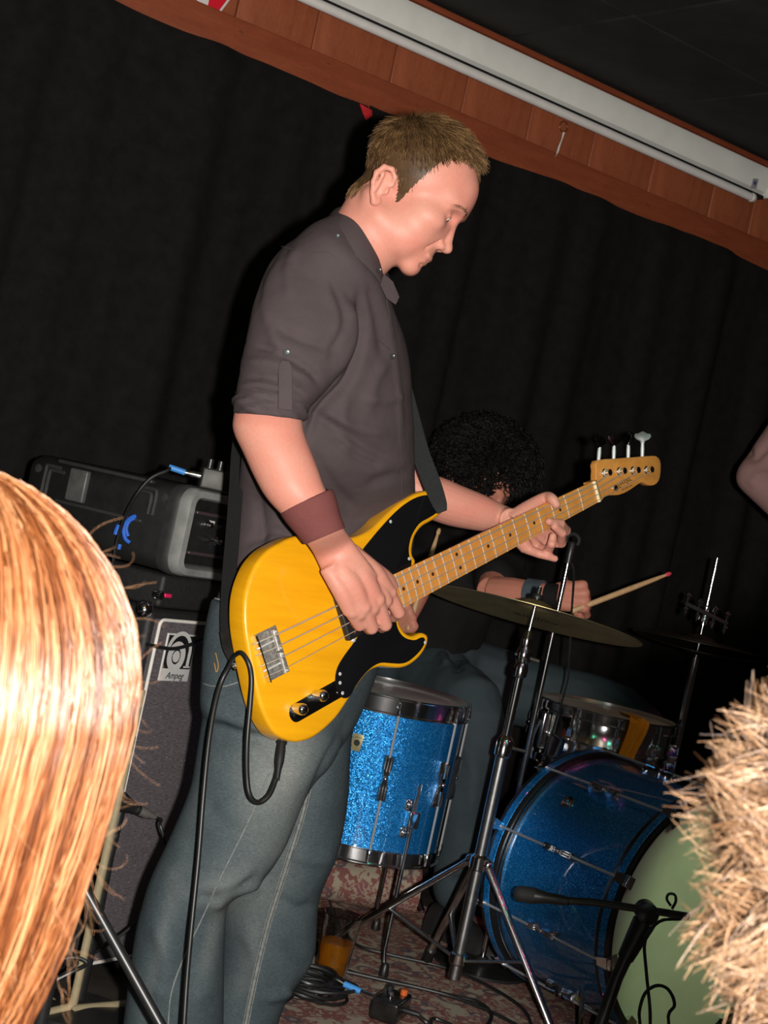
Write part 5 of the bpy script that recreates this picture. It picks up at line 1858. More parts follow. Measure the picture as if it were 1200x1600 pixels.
# ---------------------------------------------------------------- crash cymbal on its stand
cy_d = 3.5
cyc = P(832, 961, cy_d)
M['cymbal'] = NT('cymbal_bronze')
t = M['cymbal']
v_ = t.mapping()
ln = t.n('ShaderNodeVectorMath', operation='LENGTH')
t.l(v_, ln.inputs[0])
wv = t.n('ShaderNodeMath', operation='SINE')
ml = t.n('ShaderNodeMath', operation='MULTIPLY')
ml.inputs[1].default_value = 1500
t.l(ln.outputs['Value'], ml.inputs[0])
t.l(ml.outputs[0], wv.inputs[0])
n_b = t.noise(v_, 14, 3)
t.color(t.ramp(n_b, [(0.3, (0.30, 0.22, 0.10)), (0.7, (0.46, 0.36, 0.17))]))
t.bump(wv.outputs[0], 0.25, 0.0004)
t.set(Roughness=0.36, Metallic=0.85)
M['cymbal'] = t.m
CAX = Vector((0.06, 0.135, 0.99)).normalized()
cyst = thing('cymbal_stand', Vector((cyc.x, cy_d, 0)), 'chrome tripod cymbal stand in front of the bass drum', 'stand')
cx_ = cyc.x
cy = thing('crash_cymbal', cyc, 'bronze crash cymbal tilted toward the drummer on the chrome stand', 'cymbal')
CRD = 0.246
prof = [(0.006, 0.0345), (0.020, 0.0335), (0.034, 0.028), (0.042, 0.0195), (0.048, 0.0165), (0.10, 0.0125), (0.16, 0.0072), (0.21, 0.002), (CRD, -0.0018), (CRD, -0.0030), (0.21, 0.0006), (0.16, 0.0058), (0.10, 0.0111), (0.048, 0.0150), (0.042, 0.0178), (0.034, 0.0262), (0.020, 0.0318), (0.006, 0.0328), (0.006, 0.0345)]
oo = MB()
oo.lathe((0, 0, 0), Z, prof, 96, False)
cxx, cyy, czz = frame(CAX, (0, 1, 0))
oo.local('cymbal_plate', 'cymbal', cy, axes_matrix(cyc, cxx, cyy, czz), True, 50)
tv, tf = text_mesh('Zildjian', 0.036, 0.0002, 0.15)
# printed under the far half of the bow, read from below
vv = []
rt = Vector((1, 0, 0))
rt = (rt - CAX * rt.dot(CAX)).normalized()
fw = CAX.cross(rt)
for p in tv:
    r_, u_ = p[0] + 0.02, p[1] + 0.135
    rad_ = math.hypot(r_, u_)
    hgt = np.interp(rad_, [0.048, 0.10, 0.16, 0.21, CRD], [0.0150, 0.0111, 0.0058, 0.0006, -0.003]) - 0.0006
    vv.append(cyc + rt * r_ + fw * u_ + CAX * hgt)
MB().add(vv, tf).build('print', 'black_metal', cy, False)
# stand
base = Vector((cx_, cy_d, 0))
tb = lambda z: Vector((cx_, cy_d, z))
zc = cyc.z
MB().tube([tb(0.085), tb(0.62)], 0.0140, 16).build('tube', 'brushed', cyst)
MB().tube([tb(0.60), tb(zc - 0.12)], 0.0100, 16).build('upper_tube', 'chrome', cyst)
MB().lathe(tb(0.60), Z, [(0.0145, -0.02), (0.019, -0.015), (0.019, 0.018), (0.016, 0.022), (0.0105, 0.03)], 16).build('height_clamp', 'chrome', cyst)
MB().tube([tb(0.605) + Vector((0.018, -0.006, 0)), tb(0.605) + Vector((0.05, -0.012, 0))], 0.004, 8).build('wing_screw', 'black_metal', cyst)
MB().lathe(tb(zc - 0.12), Z, [(0.0105, -0.02), (0.0155, -0.016), (0.0165, 0.0), (0.013, 0.012), (0.017, 0.02), (0.017, 0.04), (0.011, 0.05), (0.013, 0.062), (0.009, 0.075), (0.006, 0.085)], 16).build('tilter', 'chrome', cyst)
MB().tube([tb(zc - 0.09) + Vector((-0.02, -0.004, 0)), tb(zc - 0.095) + Vector((0.035, -0.006, 0))], 0.0035, 8).build('tilter_bolt', 'chrome', cyst)
MB().tube([tb(zc - 0.05), tb(zc) + CAX * 0.065], 0.0042, 10).build('spindle', 'chrome', cyst)
MB().lathe(cyc + CAX * 0.036, CAX, [(0.014, 0), (0.015, 0.004), (0.013, 0.010), (0.006, 0.012), (0.006, 0.026), (0.003, 0.028)], 14).build('felt_and_nut', 'black_rubber', cyst)
zcl = 0.345
col = MB().lathe(tb(zcl), Z, [(0.0145, -0.018), (0.021, -0.014), (0.021, 0.012), (0.015, 0.018)], 18).build('leg_collar', 'chrome', cyst)
feet = [Vector((0.06, 3.74, 0.019)), Vector((0.605, 3.345, 0.019)), Vector((0.33, 3.86, 0.019))]
low = tb(0.13)
MB().lathe(low, Z, [(0.0145, -0.014), (0.020, -0.010), (0.020, 0.010), (0.0145, 0.014)], 16).build('brace_collar', 'chrome', cyst)
for i, ft_ in enumerate(feet):
    dr = Vector((ft_.x - cx_, ft_.y - cy_d, 0))
    u = dr.normalized()
    p0 = tb(zcl) + u * 0.022
    ax_ = (ft_ - p0).normalized()
    lg = MB().tube([p0, p0 + (ft_ - p0) * 0.92, ft_], 0.0098, 10, flat=0.8).build('leg', 'chrome', cyst)
    MB().tube([p0 + (ft_ - p0) * 0.90, ft_ + ax_ * 0.012], [0.012, 0.0135], 12).build('rubber_foot', 'black_rubber', cyst)
    MB().ball(p0, (0.013, 0.013, 0.013), None, 12, 8).build('leg_pivot', 'chrome', cyst)
    mid = p0 + (ft_ - p0) * 0.52
    MB().tube([low + u * 0.018, mid], 0.0068, 8, flat=0.5).build('brace', 'brushed', cyst)

# ---------------------------------------------------------------- second cymbal stand at the right with wing nuts, dark cymbal
d2 = 4.25
q = P(1095, 960, d2)
st2 = thing('hi_hat_stand', Vector((q.x, d2, 0)), 'chrome rod of a hi-hat stand above the spiky head', 'stand')
tp = P(1121, 872, d2)
bx_ = lambda z: Vector((tp.x, d2, z))
zt2 = tp.z
MB().tube([bx_(0.25), bx_(zt2)], 0.0046, 10).build('pull_rod', 'chrome', st2)
MB().tube([bx_(0.08), bx_(zt2 - 0.27)], 0.011, 12).build('tube', 'chrome', st2)
MB().lathe(bx_(zt2 - 0.155), Z, [(0.0046, -0.03), (0.011, -0.028), (0.011, 0.0), (0.0085, 0.004), (0.0085, 0.022), (0.005, 0.026)], 14).build('clutch', 'chrome', st2)
for k, (dx, dz) in enumerate(((-0.055, 0.015), (-0.022, 0.005), (0.022, -0.005), (0.056, -0.012))):
    for s_ in (-1, 1):
        MB().lathe(bx_(zt2 - 0.15 + dz) + Vector((dx, -0.01, 0.018 * s_)), Vector((0, -0.4, 1)), [(0.004, -0.008), (0.0075, -0.005), (0.0075, 0.006), (0.003, 0.009)], 10).build('wing_nut', 'chrome', st2)
    MB().tube([bx_(zt2 - 0.15 + dz) + Vector((dx, -0.01, -0.03)), bx_(zt2 - 0.15 + dz) + Vector((dx, -0.01, 0.03))], 0.003, 8).build('bolt', 'chrome', st2)
MB().tube([bx_(zt2 - 0.135) + Vector((-0.06, -0.01, 0)), bx_(zt2 - 0.165) + Vector((0.06, -0.01, 0))], 0.006, 8).build('cross_bar', 'black_metal', st2)
for k in range(3):
    a = math.radians(60 + 120 * k)
    o = Vector((math.cos(a), math.sin(a), 0))
    MB().tube([bx_(0.28), bx_(0.008) + o * 0.24], 0.007, 8).build('leg', 'chrome', st2)
hh = thing('hi_hat_cymbals', bx_(zt2 - 0.24), 'dark pair of hi-hat cymbals on the rod at right', 'cymbal')
M['cymbal_dark'] = mat('cymbal_tarnished', (0.05, 0.04, 0.025), 0.5, 0.8, vary=0.3, scale=20)
for s_ in (1, -1):
    MB().lathe(bx_(zt2 - 0.235), Vector((0, 0.06, s_)), [(0.005, 0.028), (0.03, 0.024), (0.045, 0.014), (0.10, 0.008), (0.178, 0.0015), (0.178, 0.0005), (0.10, 0.007), (0.045, 0.0125), (0.03, 0.022), (0.005, 0.026)], 64, False).build('cymbal_plate', 'cymbal_dark', hh)

# ---------------------------------------------------------------- microphone on a short boom stand at the bass drum
ms_d = 3.22
mst = thing('boom_stand', PF(1000, 1640, 0), 'black boom microphone stand in front of the bass drum', 'stand')
jc = P(1010, 1425, ms_d)
ft0 = PF(968, 1680, 0.0)
jb = Vector((jc.x - 0.045, ms_d + 0.01, 0))
MB().tube([jc, Vector((jc.x - 0.03, ms_d, jc.z - 0.14)), Vector((jc.x - 0.055, ms_d, 0.02))], [0.016, 0.013, 0.012], 14).build('post', 'black_metal', mst)
MB().tube([jc + Vector((0, 0, -0.02)), Vector((jc.x - 0.022, ms_d, jc.z - 0.10))], [0.024, 0.017], 14).build('post_grip', 'black_rubber', mst)
MB().lathe(jc, Vector((0.05, -1, 0)), [(0.014, -0.025), (0.022, -0.02), (0.022, 0.02), (0.014, 0.025)], 16).build('boom_clamp', 'black_metal', mst)
m_end = P(880, 1407, 3.26)
MB().tube([P(1075, 1432, 3.16), jc + Vector((0.02, -0.02, 0.01)), P(930, 1410, 3.25), m_end], 0.0078, 10).build('boom', 'black_metal', mst)
for k in range(3):
    a = math.radians(20 + 120 * k)
    MB().tube([Vector((jc.x - 0.05, ms_d, 0.09)), Vector((jc.x - 0.05 + 0.19 * math.cos(a), ms_d + 0.19 * math.sin(a), 0.010))], 0.0075, 8).build('leg', 'black_metal', mst)
    MB().ball(Vector((jc.x - 0.05 + 0.19 * math.cos(a), ms_d + 0.19 * math.sin(a), 0.0105)), 0.0105, None, 10, 6).build('rubber_foot', 'black_rubber', mst)
MB().tube([P(1048, 1415, 3.15), P(1042, 1405, 3.15), P(1045, 1397, 3.15), P(1054, 1398, 3.15), P(1056, 1408, 3.15), P(1050, 1420, 3.15)], 0.003, 6, 4).build('clamp_handle', 'black_metal', mst)
mic = thing('microphone', m_end, 'black microphone pointed at the blue shell of the bass drum', 'microphone')
a0_, a1_ = P(880, 1407, 3.26), P(805, 1395, 3.30)
dv = (a1_ - a0_).normalized()
LM = (a1_ - a0_).length
MB().lathe(a0_, dv, [(0.008, -0.012), (0.010, 0.0), (0.0115, LM * 0.35), (0.014, LM * 0.48), (0.0155, LM * 0.55)], 18).build('mic_body', 'black_metal', mic)
MB().lathe(a0_, dv, [(0.0155, LM * 0.55), (0.0165, LM * 0.6), (0.0165, LM * 0.86), (0.015, LM * 0.95), (0.009, LM * 1.0)], 18).build('mic_grille', mat('mic_grille', (0.03, 0.03, 0.03), 0.6, 0.3, bump=0.8, bscale=900), mic)
mc = thing('microphone_cable', PF(1000, 1660, 0), 'black microphone cable looping down in front of the pale bass drum head', 'cable')
pts = [P(1065, 1436, 3.15), P(1030, 1440, 3.12), P(1008, 1470, 3.12), P(1010, 1520, 3.11), P(1015, 1570, 3.10), P(1016, 1610, 3.08), PF(1015, 1700, 0.006), PF(980, 1715, 0.006), PF(930, 1700, 0.006)]
MB().tube(pts, 0.0033, 8, 5).build('cable', 'black_rubber', mc)
pts = [PF(1080, 1705, 0.006), P(1045, 1600, 3.0), P(1054, 1570, 3.0), P(1044, 1546, 3.0), P(1026, 1540, 3.0), P(1008, 1552, 3.0), P(999, 1580, 3.0), P(1000, 1610, 3.0), PF(1000, 1730, 0.006)]
MB().tube(pts, 0.0033, 8, 5).build('cable_loop', 'black_rubber', mc)
# mic stand behind the fretting hand
b2 = 3.95
s3 = thing('microphone_stand', Vector((P(885, 880, b2).x, b2, 0)), 'thin chrome microphone stand rising behind the crash cymbal', 'stand')
tpx = P(890, 868, b2)
fx_ = lambda z: Vector((tpx.x, b2, z))
MB().tube([fx_(0.02), fx_(tpx.z)], 0.0068, 10).build('post', 'chrome', s3)
MB().lathe(fx_(0.0), Z, [(0.12, 0.002), (0.12, 0.010), (0.02, 0.018), (0.012, 0.03)], 24).build('base', 'black_metal', s3)
MB().lathe(fx_(tpx.z), Z, [(0.0085, -0.02), (0.0095, 0.0), (0.0095, 0.03), (0.006, 0.035)], 12).build('swivel', 'black_metal', s3)
MB().tube([fx_(tpx.z + 0.03) + Vector((-0.016 * math.cos(a), 0, 0.016 * math.sin(a) + 0.008)) for a in np.linspace(-0.5, 3.8, 14)], 0.005, 8).build('mic_clip', 'black_plastic', s3)
MB().tube([P(893, 880, b2 - 0.02), P(897, 900, b2 - 0.02), P(893, 960, b2), P(889, 1030, b2 - 0.01), P(880, 1090, b2), fx_(0.3) + Vector((0.02, 0, 0)), fx_(0.03) + Vector((0.05, 0, 0))], 0.0028, 6, 4).build('cable', 'black_rubber', s3)
# ================================================================== floor things, amplifier corner
# rug
M['rug'] = NT('persian_rug')
t = M['rug']
v_ = t.mapping()
def voro(sc, feat='F1'):
    vo = t.n('ShaderNodeTexVoronoi', feature=feat)
    vo.inputs['Scale'].default_value = sc
    t.l(v_, vo.inputs['Vector'])
    return vo
w1 = t.noise(v_, 7, 3, 0.7)
w2 = t.noise(v_, 17, 3, 0.7)
vo1 = voro(13)
red = (0.20, 0.038, 0.042, 1)
cream = (0.40, 0.335, 0.25, 1)
navy = (0.055, 0.04, 0.075, 1)
c = t.ramp(w2, [(0.40, cream), (0.47, cream), (0.50, red), (0.58, red), (0.61, cream)], 'LINEAR')
c2 = t.ramp(vo1.outputs['Distance'], [(0.22, (1, 1, 1, 1)), (0.27, (0, 0, 0, 1)), (0.33, (0, 0, 0, 1)), (0.38, (1, 1, 1, 1))])
c = t.mix(c2, navy, c)
c3 = t.ramp(w1, [(0.52, (0, 0, 0, 1)), (0.56, (1, 1, 1, 1))])
c = t.mix(c3, c, t.ramp(t.noise(v_, 55, 2), [(0.45, red), (0.52, cream), (0.6, (0.20, 0.04, 0.06, 1))]))
fib = t.noise(v_, 600, 2)
c = t.mix(0.25, c, t.ramp(fib, [(0.3, (0.12, 0.09, 0.07, 1)), (0.7, (0.55, 0.44, 0.34, 1))]))
t.color(c)
t.bump(fib, 0.8, 0.002)
t.set(Roughness=0.95)
t.b.inputs['Specular IOR Level'].default_value = 0.1
M['rug'] = t.m
rug_c = [Vector((-0.07, 2.95, 0)), Vector((1.5, 2.75, 0)), Vector((1.75, 4.45, 0)), Vector((0.0, 4.45, 0))]
n_, m_2 = 40, 46
pts = np.zeros((n_, m_2, 3))
for i in range(n_):
    for j in range(m_2):
        a, c_ = i / (n_ - 1), j / (m_2 - 1)
        q = (rug_c[0] * (1 - c_) + rug_c[1] * c_) * (1 - a) + (rug_c[3] * (1 - c_) + rug_c[2] * c_) * a
        pts[i, j] = (q.x, q.y, 0.0035 + 0.0012 * math.sin(q.x * 9) * math.sin(q.y * 7))
rug = grid_mesh('rug', pts[:, ::-1], 'rug', None, -0.003)
tag(rug, 'worn red and cream patterned rug spread under the drum kit', 'rug')
# rolled rug behind the floor tom
a_, b_ = PF(470, 1408, 0.0), PF(640, 1430, 0.0)
a_ = Vector((a_.x - 0.1, a_.y + 0.05, 0))
ax_ = (b_ - a_).normalized()
R = []
for s_ in np.linspace(0, (b_ - a_).length, 14):
    c_ = a_ + ax_ * s_
    k = 0.066 + 0.006 * math.sin(s_ * 22)
    nn = Vector((-ax_.y, ax_.x, 0))
    R.append([c_ + Z * (0.002 + k * (1 - math.cos(th))) + nn * (k * 1.25 * math.sin(th)) for th in np.linspace(0, 2 * PI, 25)[:-1]])
rl = MB().rings(R).build('rolled_rug', 'rug', None)
tag(rl, 'rolled patterned rug lying behind the floor tom', 'rug')

# beer glass
gl_c = PF(513, 1536, 0.006)
gd_ = gl_c.y
glass = thing('beer_glass', gl_c, 'pint glass half full of amber beer on the rug', 'glass')
M['glass'] = NT('clear_glass').set(Roughness=0.02, IOR=1.45).m
M['glass'].node_tree.nodes['Principled BSDF'].inputs['Transmission Weight'].default_value = 1.0
M['glass'].node_tree.nodes['Principled BSDF'].inputs['Base Color'].default_value = (0.95, 0.96, 0.95, 1)
M['beer'] = NT('amber_beer').set(Roughness=0.05, IOR=1.33).m
M['beer'].node_tree.nodes['Principled BSDF'].inputs['Transmission Weight'].default_value = 0.72
M['beer'].node_tree.nodes['Principled BSDF'].inputs['Base Color'].default_value = (0.72, 0.27, 0.010, 1)
MB().lathe(gl_c, Z, [(0.030, 0.001), (0.033, 0.004), (0.0445, 0.152), (0.0455, 0.156), (0.0440, 0.157), (0.0425, 0.152), (0.0312, 0.012), (0.0008, 0.010)], 40).build('tumbler', 'glass', glass)
MB().lathe(gl_c, Z, [(0.0300, 0.0125), (0.0368, 0.093), (0.0366, 0.0945), (0.0008, 0.0945)], 40).build('beer', 'beer', glass)

# stomp box with a blue plug
pc = PF(606, 1592, 0.004)
ped = thing('effect_pedal', pc, 'small black stomp box on the rug with a blue plug', 'pedal')
px_, py_ = Vector((0.95, -0.30, 0)), Vector((0.30, 0.95, 0))
MB().box(pc + Z * 0.028, (0.062, 0.105, 0.046), (px_, py_, Z), 0.007).build('enclosure', mat('pedal_black', (0.013, 0.012, 0.012), 0.18, vary=0.3), ped)
MB().lathe(pc + Z * 0.051 - py_ * 0.02, Z, [(0.008, 0), (0.008, 0.004), (0.0055, 0.006), (0.0055, 0.012), (0.002, 0.013)], 16).build('footswitch', 'chrome', ped)
for s_ in (-1, 1):
    kb = MB().lathe(pc + Z * 0.051 + px_ * (0.016 * s_) + py_ * 0.028, Z, [(0.008, 0), (0.008, 0.009), (0.006, 0.011), (0.001, 0.011)], 16).build('knob', 'black_plastic' if s_ < 0 else mat('knob_orange', (0.6, 0.12, 0.02), 0.4), ped)
pj = pc - px_ * 0.031 + Z * 0.030 + py_ * 0.01
MB().lathe(pj, -px_, [(0.0075, 0), (0.0075, 0.004), (0.0055, 0.005), (0.0055, 0.014)], 14).build('jack_socket', 'chrome', ped)
plg = thing('patch_cable', pj - px_ * 0.1, 'patch cable with chrome plug and blue sleeve in the stomp box', 'cable')
pd_ = (P(545, 1541, pj.y + 0.03) - pj).normalized()
pd_ = (-px_ * 0.98 + Z * 0.12).normalized()
MB().lathe(pj, pd_, [(0.0045, 0.0), (0.006, 0.010), (0.006, 0.030), (0.005, 0.034), (0.005, 0.044)], 14).build('plug', 'chrome', plg)
MB().tube([pj + pd_ * 0.043, pj + pd_ * 0.082], 0.0068, 12).build('plug_sleeve', mat('plug_blue', (0.06, 0.30, 0.75), 0.45), plg)
e0 = pj + pd_ * 0.08
MB().tube([e0, e0 + pd_ * 0.03, PF(510, 1545, 0.008), PF(470, 1550, 0.008), PF(440, 1570, 0.008)], 0.0035, 8, 5).build('cable', 'black_rubber', plg)
q0 = pc + px_ * 0.031 + Z * 0.028
cbl = thing('pedal_cable', q0, 'black cable snaking right across the rug from the stomp box', 'cable')
MB().lathe(q0, px_, [(0.006, 0), (0.0065, 0.02), (0.004, 0.035)], 12).build('plug', 'black_plastic', cbl)
MB().tube([q0 + px_ * 0.03, q0 + px_ * 0.06 - Z * 0.012, PF(680, 1592, 0.010), PF(740, 1612, 0.010), PF(768, 1590, 0.010), PF(748, 1566, 0.010), PF(690, 1552, 0.010), PF(620, 1535, 0.010), PF(560, 1522, 0.010), PF(500, 1500, 0.010)], 0.0042, 8, 6).build('cable', 'black_rubber', cbl)
def floor_cable(label, pxs, r=0.0042, z=0.010, grp=None):
    p = [PF(x, y, z) for x, y in pxs]
    o = MB().tube(p, r, 8, 6).build('floor_cable', 'black_rubber', None)
    tag(o, label, 'cable', grp)
floor_cable('black cable curving across the rug under the cymbal stand', [(535, 1455), (560, 1478), (610, 1492), (680, 1508), (730, 1525), (780, 1550), (820, 1580), (835, 1620)])
floor_cable('black cable lying along the rug edge by the glass', [(540, 1518), (600, 1532), (660, 1545), (720, 1562), (790, 1592), (850, 1630)])
floor_cable('thin black cable hanging behind the pint glass to the rolled rug', [(510, 1380), (516, 1410), (526, 1440), (540, 1470)], 0.0036)

# coiled cable
cc = PF(478, 1548, 0.006)
coil = thing('coiled_cable', cc, 'heap of coiled black cable beside the beer glass', 'cable')
r = np.random.default_rng(4)
for k in range(13):
    rx, ry = r.uniform(0.045, 0.085), r.uniform(0.04, 0.075)
    ph, zz = r.uniform(0, 6.28), 0.006 + 0.0055 * (k // 2)
    ox, oy = r.normal(0, 0.012, 2)
    MB().tube([cc + Vector((ox + rx * math.cos(a), oy + ry * math.sin(a), zz + 0.004 * math.sin(2 * a + ph))) for a in np.linspace(0, 2 * PI, 26)], 0.0040, 6, 0).build('loop', 'black_rubber', coil)
tq = cc + Vector((-0.035, 0.0, 0.052))
MB().box(tq, (0.012, 0.02, 0.03), None, 0.003).build('cable_tie', mat('teal_tie', (0.01, 0.30, 0.20), 0.6), coil)

# ---------------------------------------------------------------- amplifier cabinet
AD = 3.20
tl = P(250, 968, AD)
bl = PF(131, 1527, 0.05)
A0 = Vector((tl.x, AD, 0))
AX = Vector((0.53, 0.848, 0)).normalized()
AY = Vector((0, 0, 1)).cross(AX)              # into the cabinet
AZ = Z
A_top = tl.z
A_bot = 0.040
AW, ADP = 0.60, 0.40
AM = 0.018                                   # frame around the grille


def A(x, y, z):
    """x along the front from the grille's left edge, y into the cabinet, z height"""
    return A0 + AX * x + AY * y + AZ * z


AA = (AX, AY, AZ)
M['tolex'] = mat('tolex_black', (0.014, 0.013, 0.013), 0.55, vary=0.3, scale=120, bump=0.6, bscale=700)
M['grille'] = NT('grille_cloth')
t = M['grille']
v_ = t.mapping((1, 1, 1))
ws = t.n('ShaderNodeTexNoise')
ws.inputs['Scale'].default_value = 1.0
t.l(t.mapping((90, 90, 900)), ws.inputs['Vector'])
sp_ = t.noise(v_, 420, 1, 0.4)
c = t.ramp(ws.outputs['Fac'], [(0.35, (0.058, 0.047, 0.053)), (0.65, (0.125, 0.105, 0.114))])
c = t.mix(t.ramp(sp_, [(0.72, (0, 0, 0, 1)), (0.78, (1, 1, 1, 1))]), c, (0.5, 0.46, 0.46, 1))
t.color(c)
t.bump(ws.outputs['Fac'], 0.6, 0.001)
t.set(Roughness=0.7)
M['grille'] = t.m
amp = thing('bass_cabinet', A(AW / 2, ADP / 2, 0), 'black bass speaker cabinet with white piping and grille cloth', 'speaker')
MB().box(A(AW / 2, ADP / 2 + 0.012, (A_top + A_bot) / 2 + 0.0), (AW + 2 * AM, ADP, A_top - A_bot + 2 * AM), AA, 0.012).build('cabinet', 'tolex', amp)
MB().box(A(AW / 2, 0.010, (A_top + A_bot) / 2), (AW, 0.02, A_top - A_bot), AA, 0.004).build('grille_cloth', 'grille', amp)
M['piping'] = mat('white_piping', (0.78, 0.74, 0.68), 0.5, vary=0.08)
cr = 0.012
loop = []
for cx2, cz2, a0_ in ((AW - cr, A_top - cr, 0), (cr, A_top - cr, 90), (cr, A_bot + cr, 180), (AW - cr, A_bot + cr, 270)):
    for k in range(6):
        a = math.radians(a0_ + k * 18)
        loop.append(A(cx2 + cr * math.cos(a), -0.002, cz2 + cr * math.sin(a)))
MB().tube(loop + [loop[0]], 0.0036, 8).build('piping', 'piping', amp)
for x in (0.06, AW - 0.06):
    MB().lathe(A(x, 0.08, 0.001), Z, [(0.022, 0), (0.024, 0.004), (0.020, A_bot - AM + 0.002)], 14).build('rubber_foot', 'black_rubber', amp)
# corner protector
for x in (-AM, AW + AM):
    MB().ball(A(x * 0.96, 0.03, A_top + AM * 0.7), (0.020, 0.020, 0.020), AA, 12, 8).build('corner', 'chrome', amp)
# badge: silver plate, black square, a ringed letter a, script name
def AL(px_, py_, y=0.0):
    o = Vector((0, 0, CAM_H))
    r_ = P(px_, py_, 1) - o
    k = (A0 + AY * y - o).dot(AY) / r_.dot(AY)
    q = o + r_ * k - A0
    return q.dot(AX), q.z
pcs = [AL(*q) for q in ((262, 988), (305, 992), (290, 1066), (244, 1061))]
x0_ = (pcs[0][0] + pcs[3][0]) / 2
x1_ = (pcs[1][0] + pcs[2][0]) / 2
zt3 = (pcs[0][1] + pcs[1][1]) / 2
zb3 = (pcs[2][1] + pcs[3][1]) / 2
bw, bh = x1_ - x0_, zt3 - zb3
bcx, bcz = (x0_ + x1_) / 2, (zt3 + zb3) / 2
M['badge_silver'] = mat('badge_silver', (0.68, 0.66, 0.64), 0.45, 0.2, vary=0.05)
M['badge_black'] = mat('badge_black', (0.010, 0.010, 0.010), 0.35)
bg = MB().box(A(bcx, -0.003, bcz), (bw, 0.004, bh), AA, 0.001).build('badge', 'badge_silver', amp)
sqc = bcz + bh * 0.115
sq = bh * 0.70
MB().box(A(bcx, -0.0056, sqc), (bw * 0.93, 0.0012, sq), AA).build('badge_square', 'badge_black', bg, False)
def disc2(cx2, cz2, ro, ri, y, m, a0_=0, a1_=360, n=40):
    b = MB()
    vs, fs = [], []
    for k in range(n + 1):
        a = math.radians(a0_ + (a1_ - a0_) * k / n)
        for rr, yy in ((ri, y), (ro, y), (ro, y - 0.0008), (ri, y - 0.0008)):
            vs.append(A(cx2 + rr * math.cos(a), yy, cz2 + rr * math.sin(a) * 1.12))
    for k in range(n):
        for q in range(4):
            fs.append((k * 4 + q, k * 4 + (q + 1) % 4, k * 4 + 4 + (q + 1) % 4, k * 4 + 4 + q))
    return b.add(vs, fs).build('badge_letter', m, bg, False)
s_ = bw
disc2(bcx - s_ * 0.10, sqc - sq * 0.13, s_ * 0.30, s_ * 0.155, -0.0064, 'badge_silver')
disc2(bcx - s_ * 0.10, sqc - sq * 0.13, s_ * 0.115, 0.0, -0.0064, 'badge_silver')
disc2(bcx - s_ * 0.04, sqc - sq * 0.02, s_ * 0.43, s_ * 0.345, -0.0064, 'badge_silver', -8, 165)
MB().box(A(bcx + s_ * 0.345, -0.0066, sqc - sq * 0.22), (s_ * 0.085, 0.0008, sq * 0.42), AA).build('badge_letter', 'badge_silver', bg, False)
MB().box(A(bcx + s_ * 0.33, -0.0066, sqc - sq * 0.43), (s_ * 0.20, 0.0008, sq * 0.05), AA).build('badge_letter', 'badge_silver', bg, False)
tv, tf = text_mesh('Ampeg', bh * 0.20, 0.0003, 0.35)
MB().add([A(bcx + p[0], -0.0054 - p[2], bcz - bh * 0.385 + p[1]) for p in tv], tf).build('badge_script', 'badge_black', bg, False)
# cable across the badge
bcab = MB().tube([A(*(lambda q: (q[0], -0.015, q[1]))(AL(*q))) for q in ((222, 1004), (243, 1009), (262, 1011), (285, 1006), (305, 998), (320, 989), (345, 975))], 0.004, 8, 5).build('speaker_cable', 'black_rubber', None)
tag(bcab, 'black cable drooping across the silver badge of the cabinet', 'cable')

# ---------------------------------------------------------------- head unit on the cabinet and rack cases
RD = 3.06
M['case_plastic'] = mat('case_plastic', (0.010, 0.010, 0.010), 0.62, spec=0.25, vary=0.3, scale=30, bump=0.4, bscale=300)
M['case_rim'] = mat('case_rim_grey', (0.42, 0.42, 0.40), 0.42, 0.5, vary=0.2, scale=30)
M['case_edge'] = mat('case_edge_grey', (0.030, 0.030, 0.029), 0.55, vary=0.2)
zt4 = A_top + AM
hd = thing('amplifier_head', A(0.2, 0.2, zt4), 'black amplifier head lying on the speaker cabinet under the rack case', 'amplifier')
MB().box(A(0.27, 0.20, zt4 + 0.036), (0.52, 0.36, 0.068), AA, 0.008).build('chassis', 'tolex', hd)
MB().box(A(0.02, 0.012, zt4 + 0.030), (0.022, 0.01, 0.008), AA, 0.002).build('power_switch', mat('switch_red', (0.75, 0.02, 0.10), 0.3), hd)
MB().lathe(A(-0.015, 0.012, zt4 + 0.030), -AY, [(0.010, 0), (0.010, 0.012), (0.008, 0.016), (0.001, 0.016)], 16).build('knob', 'chrome', hd)
# rack case: open front turned the same way as the cabinet, flank towards the camera
rz0 = zt4 + 0.080
RX = -AY
RY = AX
cf_ = P(296, 768, 3.19)
rc0 = Vector((cf_.x, 3.19, rz0))
rimh = cf_.z - rz0
RA = (RY, RX, Z)


def RK(a, o, z):
    return rc0 + RY * a + RX * o + Z * z


RW, RH, RDP = 0.50, max(0.17, rimh), 0.44
rack = thing('rack_case', RK(RW / 2, -RDP / 2, -0.006), 'black moulded rack case with grey metal rim standing on the amplifier', 'case')


def rrect(a0_, a1_, z0_, z1_, rr, k=6):
    out = []
    for ca, cz_, s0 in ((a1_ - rr, z1_ - rr, 0), (a0_ + rr, z1_ - rr, 90), (a0_ + rr, z0_ + rr, 180), (a1_ - rr, z0_ + rr, 270)):
        for i in range(k + 1):
            th = math.radians(s0 + 90 * i / k)
            out.append((ca + rr * math.cos(th), cz_ + rr * math.sin(th)))
    return out


def rring(ins, o, rr=0.03):
    return [RK(a, o, z) for a, z in rrect(ins, RW - ins, ins, RH - ins, max(0.008, rr - ins))]


